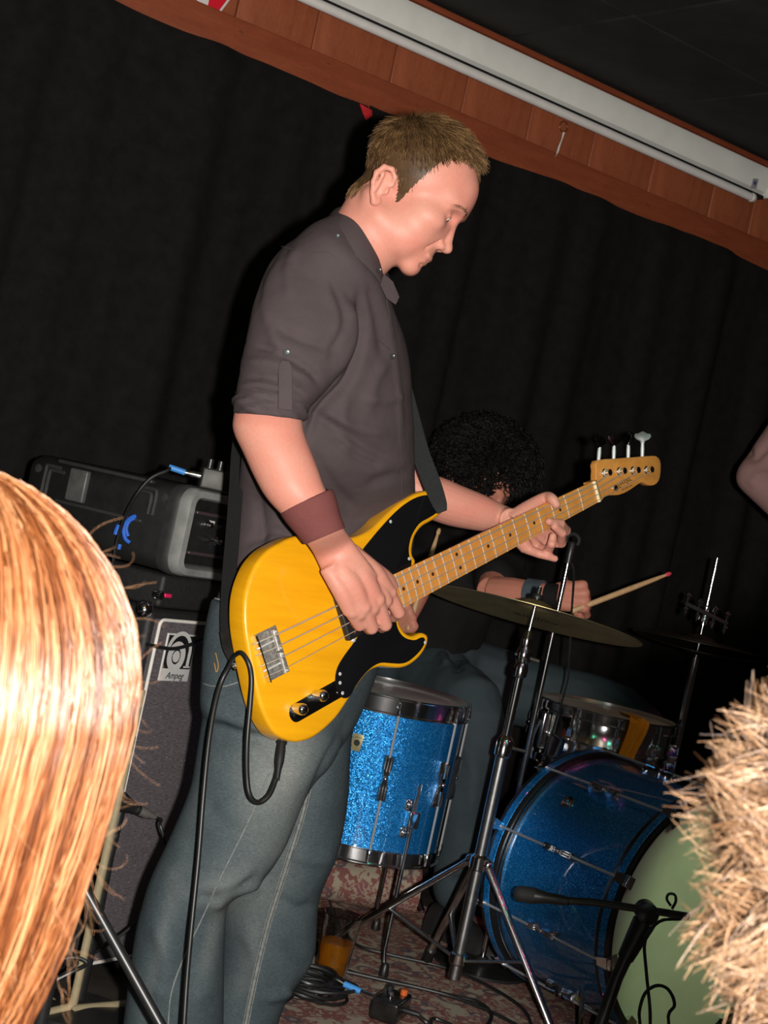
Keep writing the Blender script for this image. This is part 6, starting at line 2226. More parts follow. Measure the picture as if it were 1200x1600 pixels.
MB().rings([rring(0.004, -RDP, 0.03), rring(-0.004, -RDP + 0.02, 0.03), rring(-0.004, -0.045, 0.03), rring(0.0, -0.04)], True).build('shell', 'case_plastic', rack, True, 50)
MB().rings([rring(-0.006, -0.045), rring(-0.008, -0.030), rring(-0.008, -0.02), rring(-0.004, -0.014)], False).build('edge_band', 'case_edge', rack)
MB().rings([rring(-0.004, -0.020), rring(-0.005, 0.0), rring(-0.001, 0.012), rring(0.012, 0.014), rring(0.016, 0.008), rring(0.018, -0.03)], False).build('rim', 'case_rim', rack)
MB().box(RK(RW / 2, -0.035, RH / 2), (RW - 0.03, 0.01, RH - 0.03), RA).build('inner_panel', 'black_plastic', rack, False)
for x in (0.026, RW - 0.026):
    rail_ = MB().box(RK(x, -0.012, RH / 2), (0.016, 0.004, RH - 0.04), RA).build('rack_rail', mat('rail_olive', (0.25, 0.26, 0.22), 0.4, 0.6), rack, False)
    for z in np.arange(0.03, RH - 0.025, 0.016):
        MB().box(RK(x, -0.0095, z), (0.006, 0.003, 0.0065), RA).build('rail_hole', 'badge_black', rail_, False)
gear = thing('rack_unit', RK(RW / 2, -0.02, RH * 0.35), 'black rack unit with knobs and chrome jacks in the rack case', 'rack unit')
MB().box(RK(RW / 2, -0.014, RH * 0.5), (RW - 0.07, 0.012, RH * 0.48), RA, 0.002).build('face_plate', 'black_metal', gear)
for s_ in (0.745, 0.26):
    MB().box(RK(RW / 2, -0.002, RH * s_), (RW - 0.07, 0.012, 0.007), RA, 0.002).build('edge_strip', mat('strip_mauve', (0.10, 0.07, 0.075), 0.3, 0.5), gear)
for i in range(5):
    for s_ in (0.62, 0.44):
        kx = 0.085 + i * 0.036
        MB().lathe(RK(kx, -0.007, RH * s_), RX, [(0.009, 0), (0.009, 0.004), (0.0065, 0.005), (0.006, 0.016), (0.002, 0.017)], 14).build('knob', 'chrome' if (i + (s_ > 0.5)) % 2 else 'black_plastic', gear)
MB().box(RK(0.10, -0.006, RH * 0.64), (0.014, 0.004, 0.012), RA).build('label_plate', mat('label_white', (0.6, 0.6, 0.56), 0.5), gear, False)
# ribs, rivets and latch on the flank towards the camera
def flank(o, z, s=0.0):
    return RK(-0.006 - s, o, z)


for o0, sg_ in ((-0.075, 1), (-RDP + 0.055, -1)):
    for k in range(2):
        oo_ = o0 - 0.012 * k * sg_
        MB().tube([flank(oo_, RH * 0.60 - 0.04 * (sg_ < 0), 0.001), flank(oo_, RH * 0.86 - 0.008 * k, 0.001), flank(oo_ + 0.010 * sg_ * -1, RH * 0.90 - 0.008 * k, 0.001), flank(oo_ - 0.04 * sg_, RH * 0.90 - 0.008 * k, 0.001)], 0.0042, 8, 3).build('moulded_rib', 'case_edge', rack)
    MB().lathe(flank(o0 + 0.022 * sg_, RH * 0.84), -RY, [(0.009, 0), (0.009, 0.003), (0.003, 0.004)], 14).build('rivet', 'case_edge', rack)
MB().box(flank(-RDP + 0.155, RH * 0.74, 0.004), (0.014, 0.050, RH * 0.40), RA, 0.004).build('latch', mat('latch_grey', (0.085, 0.085, 0.083), 0.4, vary=0.2), rack)
MB().box(flank(-RDP * 0.5, RH * 0.50, 0.0), (0.010, RDP * 0.55, 0.008), RA, 0.003).build('moulded_rib', 'case_edge', rack)
MB().box(flank(-RDP * 0.52, RH * 0.985, -0.008), (0.014, RDP * 0.6, 0.008), RA, 0.003).build('lid_edge', 'case_edge', rack)
# blue tied cable on the case
blu = thing('blue_cord', P(197, 830, 3.2), 'twist of bright blue cord tied on the black case', 'cord')
M['blue_cord'] = mat('blue_cord', (0.02, 0.12, 0.55), 0.5, vary=0.3, scale=300)
rr_ = np.random.default_rng(9)
bd0 = 3.235
for k, pth in enumerate((((213, 806), (205, 809), (196, 818), (193, 830), (196, 842), (203, 848)), ((211, 809), (202, 814), (197, 826), (200, 838)), ((186, 820), (182, 828), (180, 835)), ((187, 850), (186, 854), (185, 858)))):
    MB().tube([P(x, y, bd0) for x, y in pth], 0.0042 if k < 2 else 0.005, 8, 4).build('strand', 'blue_cord', blu)
# direct box on the rack case with knobs and a plug
dz = rc0.z + RH + 0.012
dbp = P(338, 752, 3.25)
dbc = Vector((dbp.x, 3.25, rc0.z + RH + 0.006))
dbx = thing('direct_box', dbc, 'small metal box with three knobs on top of the rack case', 'pedal')
RA2 = (Vector((0.98, 0.2, 0)), Vector((-0.2, 0.98, 0)), Z)
MB().box(dbc + Z * 0.022, (0.070, 0.09, 0.042), RA2, 0.004).build('enclosure', mat('direct_box_grey', (0.05, 0.048, 0.042), 0.5, 0.4, vary=0.3), dbx)
for k in (-1, 0, 1):
    MB().lathe(dbc + Z * 0.043 + RA2[0] * (0.021 * k) - RA2[1] * 0.02, Z, [(0.008, 0), (0.008, 0.003), (0.0065, 0.004), (0.0065, 0.018), (0.002, 0.019)], 14).build('knob', 'black_metal', dbx)
pl2 = thing('patch_lead', dbc - RA2[0] * 0.08 + Z * 0.03, 'black lead with blue-sleeved plug arching over the rack case', 'cable')
RYp = RA2[0]
j_ = dbc - RYp * 0.035 + Z * 0.024 - RA2[1] * 0.02
MB().lathe(j_, -RYp, [(0.006, 0), (0.006, 0.02), (0.0045, 0.024), (0.0045, 0.034)], 12).build('plug', 'steel', pl2)
MB().tube([j_ - RYp * 0.032, j_ - RYp * 0.066 + Z * 0.004], 0.0062, 12).build('plug_sleeve', mat('plug_blue2', (0.05, 0.26, 0.68), 0.45), pl2)
MB().tube([j_ - RYp * 0.064 + Z * 0.004, P(262, 735, 3.2), P(235, 748, 3.19), P(212, 775, 3.19), P(196, 805, 3.21), P(186, 835, 3.22), P(178, 870, 3.22), P(172, 920, 3.22)], 0.0036, 8, 5).build('cable', 'black_rubber', pl2)

# ---------------------------------------------------------------- beige tube stand and the microphone at the cabinet
bs_d = 2.98
M['beige'] = mat('beige_enamel', (0.34, 0.28, 0.17), 0.4, vary=0.1)
bst = thing('tube_stand', PF(112, 1575, 0), 'beige tubular stand with bent foot in front of the cabinet', 'stand')
top_ = P(252, 940, bs_d)
ftp = P(115, 1567, bs_d)
f0 = PF(60, 1620, 0.009)
MB().tube([P(206, 1150, bs_d), ftp, ftp + Vector((-0.01, 0, -0.012)), ftp + Vector((-0.05, -0.04, -0.02)), f0 + Vector((-0.08, -0.05, 0.003))], 0.0082, 12, 0).build('upright', 'beige', bst)
MB().tube([P(206, 1150, bs_d), P(222, 1078, bs_d)], 0.0070, 12).build('upper_upright', 'beige', bst)
MB().tube([ftp + Vector((0, 0, -0.012)), Vector((ftp.x + 0.12, bs_d + 0.16, 0.011))], 0.0082, 10).build('foot', 'beige', bst)
MB().tube([ftp + Vector((-0.005, 0, -0.02)), Vector((ftp.x - 0.18, bs_d + 0.18, 0.011))], 0.0082, 10).build('foot', 'beige', bst)
am = thing('cabinet_microphone', P(195, 1258, 3.05), 'black microphone on a short stand aimed at the grille cloth', 'microphone')
a0_, a1_ = P(180, 1250, 3.04), P(208, 1262, 3.06)
dv = (a1_ - a0_).normalized()
MB().lathe(a0_, dv, [(0.014, -0.03), (0.021, -0.02), (0.021, 0.015), (0.015, 0.028), (0.011, 0.045)], 16).build('mic_body', 'black_metal', am)
MB().lathe(a0_ + dv * 0.045, dv, [(0.011, 0), (0.0115, 0.004), (0.0095, 0.006), (0.0095, 0.012)], 16).build('connector_ring', 'black_plastic', am)
MB().lathe(a0_ + dv * 0.056, dv, [(0.0098, 0), (0.0098, 0.016), (0.0075, 0.022), (0.0058, 0.034), (0.004, 0.038)], 16).build('connector', mat('connector_grey', (0.24, 0.22, 0.2), 0.4, 0.6), am)
e_ = a0_ + dv * 0.093
MB().tube([e_, e_ + dv * 0.014, P(250, 1288, 3.07), P(256, 1310, 3.07), P(262, 1345, 3.08), P(255, 1400, 3.08), P(215, 1440, 3.05), P(165, 1478, 3.02), P(130, 1500, 2.98), P(70, 1545, 2.95), PF(10, 1610, 0.006)], 0.0030, 8, 5).build('cable', 'black_rubber', am)
sb_ = PF(150, 1520, 0.0)
MB().tube([P(187, 1268, 3.04), P(170, 1340, 3.03), P(148, 1440, 3.02), Vector((P(135, 1500, 3.02).x, 3.02, 0.02))], [0.011, 0.010, 0.0135, 0.0135], 12).build('stand_post', 'black_metal', am)
MB().lathe(Vector((P(135, 1500, 3.02).x, 3.02, 0.001)), Z, [(0.10, 0), (0.10, 0.012), (0.03, 0.022), (0.014, 0.03)], 28).build('stand_base', 'black_metal', am)
# leg of a tripod stand close by, crossing in front
tri = thing('tripod_stand', PF(262, 1790, 0), 'black tripod stand with one leg crossing in front of the jeans', 'stand')
tc = P(130, 1385, 2.42)
MB().tube([tc, P(250, 1600, 2.40), P(300, 1690, 2.38), P(345, 1772, 2.36)], 0.0088, 12).build('leg', 'black_metal', tri)
zf = P(345, 1772, 2.36)
MB().tube([tc + Vector((-0.005, 0, 0.004)), Vector((tc.x - 0.02, 2.42, 0.35)), Vector((tc.x - 0.02, 2.42, 0.10))], 0.011, 12).build('post', 'black_metal', tri)
for dx, dy in ((-0.28, 0.10), (-0.12, -0.25)):
    MB().tube([Vector((tc.x - 0.02, 2.42, tc.z - 0.02)), Vector((tc.x + dx, 2.42 + dy, 0.012))], 0.0088, 10).build('leg', 'black_metal', tri)
MB().lathe(Vector((tc.x - 0.02, 2.42, tc.z - 0.04)), Z, [(0.013, 0), (0.022, 0.008), (0.022, 0.045), (0.013, 0.055)], 16).build('leg_collar', 'black_metal', tri)
# thin wire from the lower left
lw = MB().tube([P(60, 1545, 2.94), P(110, 1520, 2.96), P(135, 1506, 2.96), P(120, 1497, 2.96), P(90, 1500, 2.95)], 0.0042, 8, 5).build('cable_clump', 'black_rubber', None)
tag(lw, 'black cable wound around the foot of the beige stand', 'cable')
# ================================================================== other people
def figure_mesh(chains, balls=(), voxel=0.008, it=4):
    b = MB()
    for pts, rad in chains:
        b.tube(pts, rad, 16, 4)
        b.ball(pts[0], rad[0], None, 14, 8)
        b.ball(pts[-1], rad[-1], None, 14, 8)
    for c, r, *ax in balls:
        b.ball(c, r, ax[0] if ax else None, 18, 12)
    return remesh(b, voxel, it)


def fist(b, wrist, mid, out, side, k=1.0):
    """a closed hand: palm from wrist to mid, four bent fingers and a thumb. out: away from the palm's back, side: across the knuckles"""
    w, m = Vector(wrist), Vector(mid)
    ln = (m - w).normalized()
    out, side = Vector(out).normalized(), Vector(side).normalized()
    for i in range(4):
        s = (i - 1.5) * 0.019 * k
        kn = m + side * s + ln * (0.006 * (1 - abs(i - 1.2) / 2)) * k
        b.tube([w + side * s * 0.6, kn], [0.018 * k, 0.0125 * k], 12)
        p = kn + (ln * 0.35 - out * 0.9).normalized() * 0.034 * k
        q = p + (-ln * 0.9 - out * 0.25).normalized() * 0.026 * k
        t_ = q + (-ln * 0.3 + out * 0.75).normalized() * 0.016 * k
        b.tube([kn, p, q, t_], [0.0112 * k, 0.0102 * k, 0.0092 * k, 0.008 * k], 10)
        for c, r in ((kn, 0.0118), (p, 0.0104), (q, 0.0094), (t_, 0.008)):
            b.ball(c, r * k, None, 10, 6)
    th = w + side * (-0.028 * k) + ln * 0.02 * k
    b.tube([w, th, th + ln * 0.03 * k - out * 0.022 * k, m - out * 0.034 * k - side * 0.012 * k], [0.016 * k, 0.0145 * k, 0.0115 * k, 0.0095 * k], 10, 3)
    b.ball(m - out * 0.034 * k - side * 0.012 * k, 0.0095 * k, None, 10, 6)


M['skin_dim'] = skin_mat('skin_drummer', (0.50, 0.20, 0.135), (0.56, 0.20, 0.14))
M['tshirt_black'] = cloth_mat('tshirt_black', (0.010, 0.009, 0.009), 0.2)
M['denim_dark'] = cloth_mat('denim_dark', (0.040, 0.055, 0.062), 0.25, 500)
M['hair_black'] = mat('hair_black', (0.0075, 0.006, 0.005), 0.5, spec=0.25, vary=0.5, scale=60)

# ---------------------------------------------------------------- drummer
dr = thing('person', Vector((P(700, 1050, 4.4).x, 4.4, 0)), 'drummer with bushy black hair seated behind the drums', 'person')
DFv = Vector((0.66, -0.62, -0.42)).normalized()        # looking down at the drums
DUv = Vector((0.30, -0.15, 0.94))
DUv = (DUv - DFv * DFv.dot(DUv)).normalized()
DLv = DUv.cross(DFv)
DH = P(742, 742, 4.22)
dv_, df_ = sample(lambda p: smin(head_field(p, True, True), sd_cone(p, (-0.01, 0, -0.03), (-0.045, 0, -0.17), 0.054, 0.06), 0.02), (-0.12, -0.12, -0.22), (0.15, 0.12, 0.15), 0.0042)
dh_w = to_frame(dv_, DH, DFv, DLv, DUv)
nk_ = DH - DUv * 0.14 - DFv * 0.04
pel = P(655, 1040, 4.47)
chest = P(715, 880, 4.36)
shR, shL = P(680, 850, 4.22), P(790, 848, 4.46)
elL, wrL = P(768, 925, 4.10), P(872, 932, 4.00)
elR, wrR = P(655, 900, 4.02), P(622, 985, 3.92)
b = MB()
b.tube([shL, (shL + elL) / 2, elL], [0.050, 0.046, 0.040], 14, 3)
b.tube([elL, elL + (wrL - elL) * 0.35, wrL], [0.040, 0.041, 0.027], 14, 3)
hd_L = P(920, 935, 3.97)
fist(b, wrL, P(912, 932, 3.98), Vector((0.05, -0.85, 0.5)), Vector((0.25, -0.3, -0.9)), 1.05)
b.tube([shR, (shR + elR) / 2, elR], [0.050, 0.046, 0.040], 14, 3)
b.tube([elR, elR + (wrR - elR) * 0.35, wrR], [0.040, 0.041, 0.027], 14, 3)
fist(b, wrR, P(641, 962, 3.89), Vector((0.3, -0.9, 0.1)), Vector((-0.5, 0.1, 0.85)), 1.0)
av, af, _ = remesh(b, 0.004, 4)
b = MB()
b.tube([nk_, chest, pel], [0.06, 0.10, 0.10], 16, 3)
tv_, tf_, _ = remesh(b, 0.015, 2)
v, f = join_vf([(dh_w, df_), (av, af), (tv_, tf_)])
obj_vf('body', v, f, 'skin_dim', dr)
# T-shirt
v, f, n_ = figure_mesh([([nk_ + Vector((0, 0, -0.02)), chest, (chest + pel) / 2, pel + Vector((0, 0, 0.03))], [0.075, 0.145, 0.14, 0.145]), ([shR, shL], [0.075, 0.075]), ([shL, (shL + elL) / 2 + Vector((0, 0, 0.005)), elL + (shL - elL) * 0.22], [0.075, 0.068, 0.062]),
                        ([shR, (shR + elR) / 2, elR + (shR - elR) * 0.2], [0.075, 0.068, 0.062])], (), 0.009, 5)
obj_vf('t_shirt', v + n_ * (0.004 * np.sin(v @ np.array([40.0, 25, 30])))[:, None], f, 'tshirt_black', dr)
# jeans
knL, anL = P(1000, 1138, 4.46), P(985, 1330, 4.50)
knR, anR = P(742, 1125, 4.08), P(716, 1385, 4.12)
v, f, n_ = figure_mesh([([pel + Vector((-0.05, 0.02, 0.02)), pel + Vector((0.05, -0.02, 0))], [0.15, 0.145]), ([pel, pel + (knL - pel) * 0.5 + Vector((0, 0, 0.01)), knL, anL], [0.115, 0.098, 0.074, 0.058]), ([pel, pel + (knR - pel) * 0.5, knR, anR], [0.115, 0.10, 0.078, 0.068])], (), 0.009, 5)
v = crease(v, n_, [([(700, 1015), (712, 1030), (716, 1050)], 8, -0.012), ([(690, 1020), (700, 1040)], 8, 0.010), ([(740, 1040), (800, 1060), (860, 1075)], 10, -0.008), ([(720, 1150), (740, 1200), (735, 1280)], 12, 0.008), ([(700, 1380), (730, 1375), (760, 1385)], 8, -0.01)])
obj_vf('jeans', v, f, 'denim_dark', dr)
for an, fd in ((anR, Vector((0.75, -0.66, 0))), (anL, Vector((0.75, -0.66, 0)))):
    fs_ = Vector((-fd.y, fd.x, 0))
    R = []
    zb_ = 0.012
    for u, wd, hg in ((-0.07, 0.02, 0.03), (-0.06, 0.036, 0.075), (-0.01, 0.041, 0.085), (0.06, 0.044, 0.068), (0.12, 0.047, 0.048), (0.17, 0.042, 0.038), (0.20, 0.022, 0.025)):
        R.append([Vector((an.x, an.y, zb_)) + fd * u + fs_ * (wd * math.cos(a)) + Vector((0, 0, max(0, hg * math.sin(a)))) for a in np.linspace(-0.3, PI + 0.3, 13)])
    MB().rings(R).build('shoe', 'shoe', dr)
# wristbands
u = (wrL - elL).normalized()
MB().lathe(wrL - u * 0.085, u, [(0.033, 0), (0.0415, 0.002), (0.0385, 0.042), (0.031, 0.044)], 24).build('wristband', mat('wristband_grey', (0.055, 0.07, 0.085), 0.9, vary=0.2), dr)
MB().lathe(wrL - u * 0.030, u, [(0.029, 0), (0.0335, 0.002), (0.0320, 0.034), (0.028, 0.036)], 24).build('wristband', 'tshirt_black', dr)
# bushy curls
r = np.random.default_rng(21)
n = 4300
th = np.arccos(r.uniform(-0.55, 1, n))
ph = r.uniform(0, 2 * PI, n)
dirs = np.c_[np.sin(th) * np.cos(ph), np.sin(th) * np.sin(ph), np.cos(th)]
keep = ~((dirs[:, 0] > 0.80) & (dirs[:, 2] < 0.0))
dirs = dirs[keep]
n = len(dirs)
root = dirs * np.array([0.088, 0.07, 0.078]) + np.array([0.018, 0, 0.048])
L = r.uniform(0.045, 0.085, n)
m_s = 12
pth = np.zeros((n, m_s, 3))
tx_ = np.cross(dirs, r.normal(size=(n, 3)))
tx_ /= np.linalg.norm(tx_, axis=1)[:, None]
ty_ = np.cross(dirs, tx_)
tw = r.uniform(2.5, 4.5, n)
p0 = r.uniform(0, 6.28, n)
for k in range(m_s):
    s_ = k / (m_s - 1)
    rad_ = 0.010 * np.sqrt(s_)
    pth[:, k] = root + dirs * (L * s_)[:, None] + (tx_ * np.cos(p0 + tw * 2 * PI * s_ * 0.6)[:, None] + ty_ * np.sin(p0 + tw * 2 * PI * s_ * 0.6)[:, None]) * rad_ + np.array([0, 0, -0.05]) * (s_ ** 2) * (L / 0.08)[:, None] * 0.5
shp = pth.shape
pw = to_frame(pth.reshape(-1, 3), DH, DFv, DLv, DUv).reshape(shp)
sv, sf = strands(None, pw, np.full(m_s, 0.0011))
b = MB().ball((0, 0, 0), (0.104, 0.088, 0.092), None, 24, 16)
cv = np.array(b.v) + np.array([0.006, 0, 0.062])
cv = to_frame(cv, DH, DFv, DLv, DUv)
cq = np.array([q for q in b.f if len(q) == 4])
big_mesh('hair', [cv, sv], [cq, sf], 'hair_black', dr)
# drum throne
thr = thing('drum_throne', Vector((pel.x, pel.y, 0)), 'round black drum throne under the drummer', 'stool')
zs = pel.z - 0.135
MB().lathe(Vector((pel.x, pel.y, zs)), Z, [(0.13, -0.07), (0.155, -0.06), (0.165, -0.02), (0.155, 0.0), (0.001, 0.006)], 36).build('seat', 'black_rubber', thr)
MB().tube([Vector((pel.x, pel.y, 0.12)), Vector((pel.x, pel.y, zs - 0.06))], 0.014, 12).build('post', 'chrome', thr)
for k in range(3):
    a = math.radians(75 + 120 * k)
    MB().tube([Vector((pel.x, pel.y, 0.26)), Vector((pel.x + 0.20 * math.cos(a), pel.y + 0.20 * math.sin(a), 0.016))], 0.009, 10).build('leg', 'chrome', thr)
# sticks
M['stick'] = wood_mat('hickory', (0.42, 0.24, 0.11), (0.58, 0.37, 0.19), (20, 20, 3), 0.5)
def drum_stick(a, c, label, m):
    d = (c - a)
    L_ = d.length
    t_ = thing('drumstick', a, label, 'drumstick', 'drumsticks in the drummer\'s hands')
    MB().lathe(a, d, [(0.005, 0), (0.0072, 0.003), (0.0073, L_ * 0.6), (0.0055, L_ * 0.85), (0.0036, L_ * 0.955)], 14).build('shaft', 'stick', t_)
    MB().lathe(a + d.normalized() * (L_ * 0.95), d, [(0.0036, 0), (0.0055, 0.004), (0.0055, 0.012), (0.003, 0.017)], 14).build('tip', m, t_)
drum_stick(P(893, 955, 3.955), P(1047, 896, 4.06), 'wooden drumstick with a red tip pointing right from a fist', mat('stick_tip_red', (0.55, 0.05, 0.07), 0.5))
drum_stick(P(637, 985, 3.885), P(686, 828, 3.96), 'wooden drumstick seen behind the bass guitar cutaway', 'stick')

# ---------------------------------------------------------------- guitarist at the right edge
gp = P(1390, 900, 4.60)
gg = thing('person', Vector((gp.x, 4.60, 0)), 'person in a brown shirt at the right edge with one elbow in view', 'person')
M['shirt_brown'] = cloth_mat('shirt_brown', (0.28, 0.16, 0.145), 0.12)
M['trousers'] = cloth_mat('trousers_dark', (0.03, 0.03, 0.035), 0.2)
gx, gy = gp.x, 4.60
eb = P(1177, 745, 4.46)
sh_ = P(1300, 610, 4.52)
wr_ = P(1295, 855, 4.36)
nk2 = Vector((gx + 0.02, gy, 1.46))
gpel = Vector((gx + 0.03, gy, 0.93))
b = MB()
b.tube([eb + (wr_ - eb) * 0.7, wr_], [0.036, 0.028], 14)
fist(b, wr_, wr_ + (wr_ - eb).normalized() * 0.06, Vector((0, -1, 0)), Vector((0, 0, -1)), 1.0)
b.tube([nk2 + Vector((0, 0, -0.1)), nk2 + Vector((-0.02, -0.02, 0.06))], [0.065, 0.055], 14)
b.tube([nk2, gpel], [0.1, 0.1], 14)
av, af, _ = remesh(b, 0.006, 4)
hx = sample(lambda p: head_field(p), (-0.12, -0.12, -0.13), (0.15, 0.12, 0.15), 0.0048)
fw = Vector((-0.55, -0.8, -0.2)).normalized()
up_ = Vector((0, 0, 1)) - fw * fw.z
up_.normalize()
hw = to_frame(hx[0], nk2 + Vector((-0.03, -0.03, 0.16)), fw, up_.cross(fw), up_)
v, f = join_vf([(hw, hx[1]), (av, af)])
obj_vf('body', v, f, 'skin_dim', gg)
shl2 = nk2 + Vector((0.16, 0.1, -0.08))
v, f, n_ = figure_mesh([([nk2 + Vector((0, 0, -0.04)), Vector((gx, gy, 1.2)), gpel + Vector((0, 0, 0.02))], [0.09, 0.15, 0.155]), ([sh_, shl2], [0.085, 0.085]), ([sh_, (sh_ + eb) / 2, eb], [0.085, 0.072, 0.050]), ([eb, eb + (wr_ - eb) * 0.75], [0.050, 0.050]), ([shl2, shl2 + Vector((0.06, -0.02, -0.28)), shl2 + Vector((-0.1, -0.2, -0.42))], [0.08, 0.065, 0.055])], (), 0.009, 4)
v = crease(v, n_, [([(1165, 700), (1180, 715), (1205, 690)], 8, -0.008), ([(1170, 760), (1185, 745), (1205, 740)], 9, 0.006)])
obj_vf('shirt', v, f, 'shirt_brown', gg)
v, f, n_ = figure_mesh([([gpel + Vector((-0.05, 0, 0)), gpel + Vector((0.05, 0, 0))], [0.15, 0.15]), ([gpel + Vector((-0.09, 0, 0)), Vector((gx - 0.10, gy - 0.02, 0.48)), Vector((gx - 0.11, gy, 0.07))], [0.10, 0.075, 0.062]), ([gpel + Vector((0.09, 0, 0)), Vector((gx + 0.13, gy - 0.02, 0.48)), Vector((gx + 0.14, gy, 0.07))], [0.10, 0.075, 0.062])], (), 0.011, 4)
obj_vf('trousers', v, f, 'trousers', gg)
bq = to_frame(np.array(MB().ball((0.008, 0, 0.068), (0.098, 0.082, 0.08), None, 20, 12).v), nk2 + Vector((-0.03, -0.03, 0.16)), fw, up_.cross(fw), up_)
bqf = MB().ball((0, 0, 0), 1, None, 20, 12).f
obj_vf('hair', bq, bqf, 'hair_black', gg)
for x in (-0.11, 0.14):
    R = []
    for u, wd, hg in ((-0.08, 0.02, 0.03), (-0.06, 0.036, 0.08), (0.0, 0.041, 0.085), (0.08, 0.046, 0.058), (0.15, 0.044, 0.04), (0.19, 0.022, 0.025)):
        R.append([Vector((gx + x, gy, 0.010)) + Vector((-0.5, -0.87, 0)) * u + Vector((0.87, -0.5, 0)) * (wd * math.cos(a)) + Vector((0, 0, max(0, hg * math.sin(a)))) for a in np.linspace(-0.3, PI + 0.3, 13)])
    MB().rings(R).build('shoe', 'shoe', gg)
# ================================================================== two people of the audience, close to the camera
FLOOR_Z = -0.6


def onlooker(C, label, shirt_col, hair_fn, hmat, face=Vector((0.15, 0.99, -0.05))):
    """stands on the house floor below the stage, head centre C, back to the camera"""
    root = thing('person', Vector((C.x, C.y, FLOOR_Z)), label, 'person')
    fw = face.normalized()
    up = Vector((0, 0, 1)) - fw * fw.z
    up.normalize()
    lf = up.cross(fw)
    O = C - up * 0.04 - fw * 0.018
    hv_, hf_ = sample(lambda p: smin(head_field(p), sd_cone(p, (-0.012, 0, -0.03), (-0.03, 0, -0.17), 0.052, 0.058), 0.02), (-0.12, -0.12, -0.21), (0.15, 0.12, 0.15), 0.0045)
    hw_ = to_frame(hv_, O, fw, lf, up)
    nk = O - up * 0.17 - fw * 0.03
    b = MB()
    for s in (-1, 1):
        shd = nk + lf * (0.155 * s) - up * 0.06
        el = shd + lf * (0.015 * s) - up * 0.29 + fw * 0.02
        wr = el - up * 0.17 + fw * 0.16 - lf * (0.04 * s)
        b.tube([shd, el], [0.05, 0.042], 12)
        b.tube([el, wr], [0.042, 0.028], 12)
        fist(b, wr, wr + fw * 0.06 - up * 0.02, up, lf * s, 0.95)
    b.tube([nk, nk - up * 0.3], [0.06, 0.1], 12)
    av, af, _ = remesh(b, 0.006, 4)
    v, f = join_vf([(hw_, hf_), (av, af)])
    obj_vf('body', v, f, 'skin', root)
    hipz = FLOOR_Z + (C.z - FLOOR_Z) * 0.54
    hip = Vector((nk.x, nk.y, hipz))
    ch = [([nk - up * 0.05, nk - up * 0.22, hip + up * 0.12], [0.085, 0.145, 0.135]), ([hip + up * 0.14, hip], [0.135, 0.15]), ([nk + lf * 0.13 - up * 0.07, nk - lf * 0.13 - up * 0.07], [0.07, 0.07])]
    for s in (-1, 1):
        shd = nk + lf * (0.155 * s) - up * 0.06
        el = shd + lf * (0.015 * s) - up * 0.29 + fw * 0.02
        ch.append(([shd, (shd + el) / 2, el + (shd - el) * 0.3], [0.07, 0.063, 0.058]))
    v, f, n_ = figure_mesh(ch, (), 0.011, 4)
    obj_vf('shirt', v, f, mat('onlooker_shirt', shirt_col, 0.9, vary=0.2, scale=20), root)
    ch = [([hip - lf * 0.05, hip + lf * 0.05], [0.15, 0.15])]
    for s in (-1, 1):
        ch.append(([hip + lf * (0.09 * s), Vector((hip.x, hip.y, FLOOR_Z + 0.45)) + lf * (0.10 * s), Vector((hip.x, hip.y, FLOOR_Z + 0.07)) + lf * (0.11 * s)], [0.10, 0.07, 0.058]))
    v, f, n_ = figure_mesh(ch, (), 0.012, 4)
    obj_vf('trousers', v, f, 'trousers', root)
    for s in (-1, 1):
        R = []
        c = Vector((hip.x, hip.y, FLOOR_Z + 0.010)) + lf * (0.11 * s)
        for u, wd, hg in ((-0.08, 0.02, 0.03), (-0.06, 0.036, 0.08), (0.0, 0.041, 0.085), (0.08, 0.046, 0.058), (0.15, 0.044, 0.04), (0.19, 0.022, 0.025)):
            R.append([c + Vector((fw.x, fw.y, 0)) * u + lf * (wd * math.cos(a)) + Vector((0, 0, max(0, hg * math.sin(a)))) for a in np.linspace(-0.3, PI + 0.3, 13)])
        MB().rings(R).build('shoe', 'shoe', root)
    vs, fs, ti = hair_fn(C, fw, lf, up)
    big_mesh('hair', vs, fs, hmat, root, True, ti)
    return root


M['hair_ginger'] = tint_mat('hair_ginger_blonde', [(0.12, (0.036, 0.0085, 0.0016)), (0.42, (0.085, 0.025, 0.0062)), (0.68, (0.15, 0.056, 0.020)), (0.95, (0.25, 0.125, 0.060))], 0.36, 0.45)
M['hair_sandy'] = tint_mat('hair_sandy', [(0.12, (0.022, 0.009, 0.0035)), (0.45, (0.085, 0.042, 0.019)), (0.9, (0.22, 0.135, 0.078))], 0.4, 0.4)


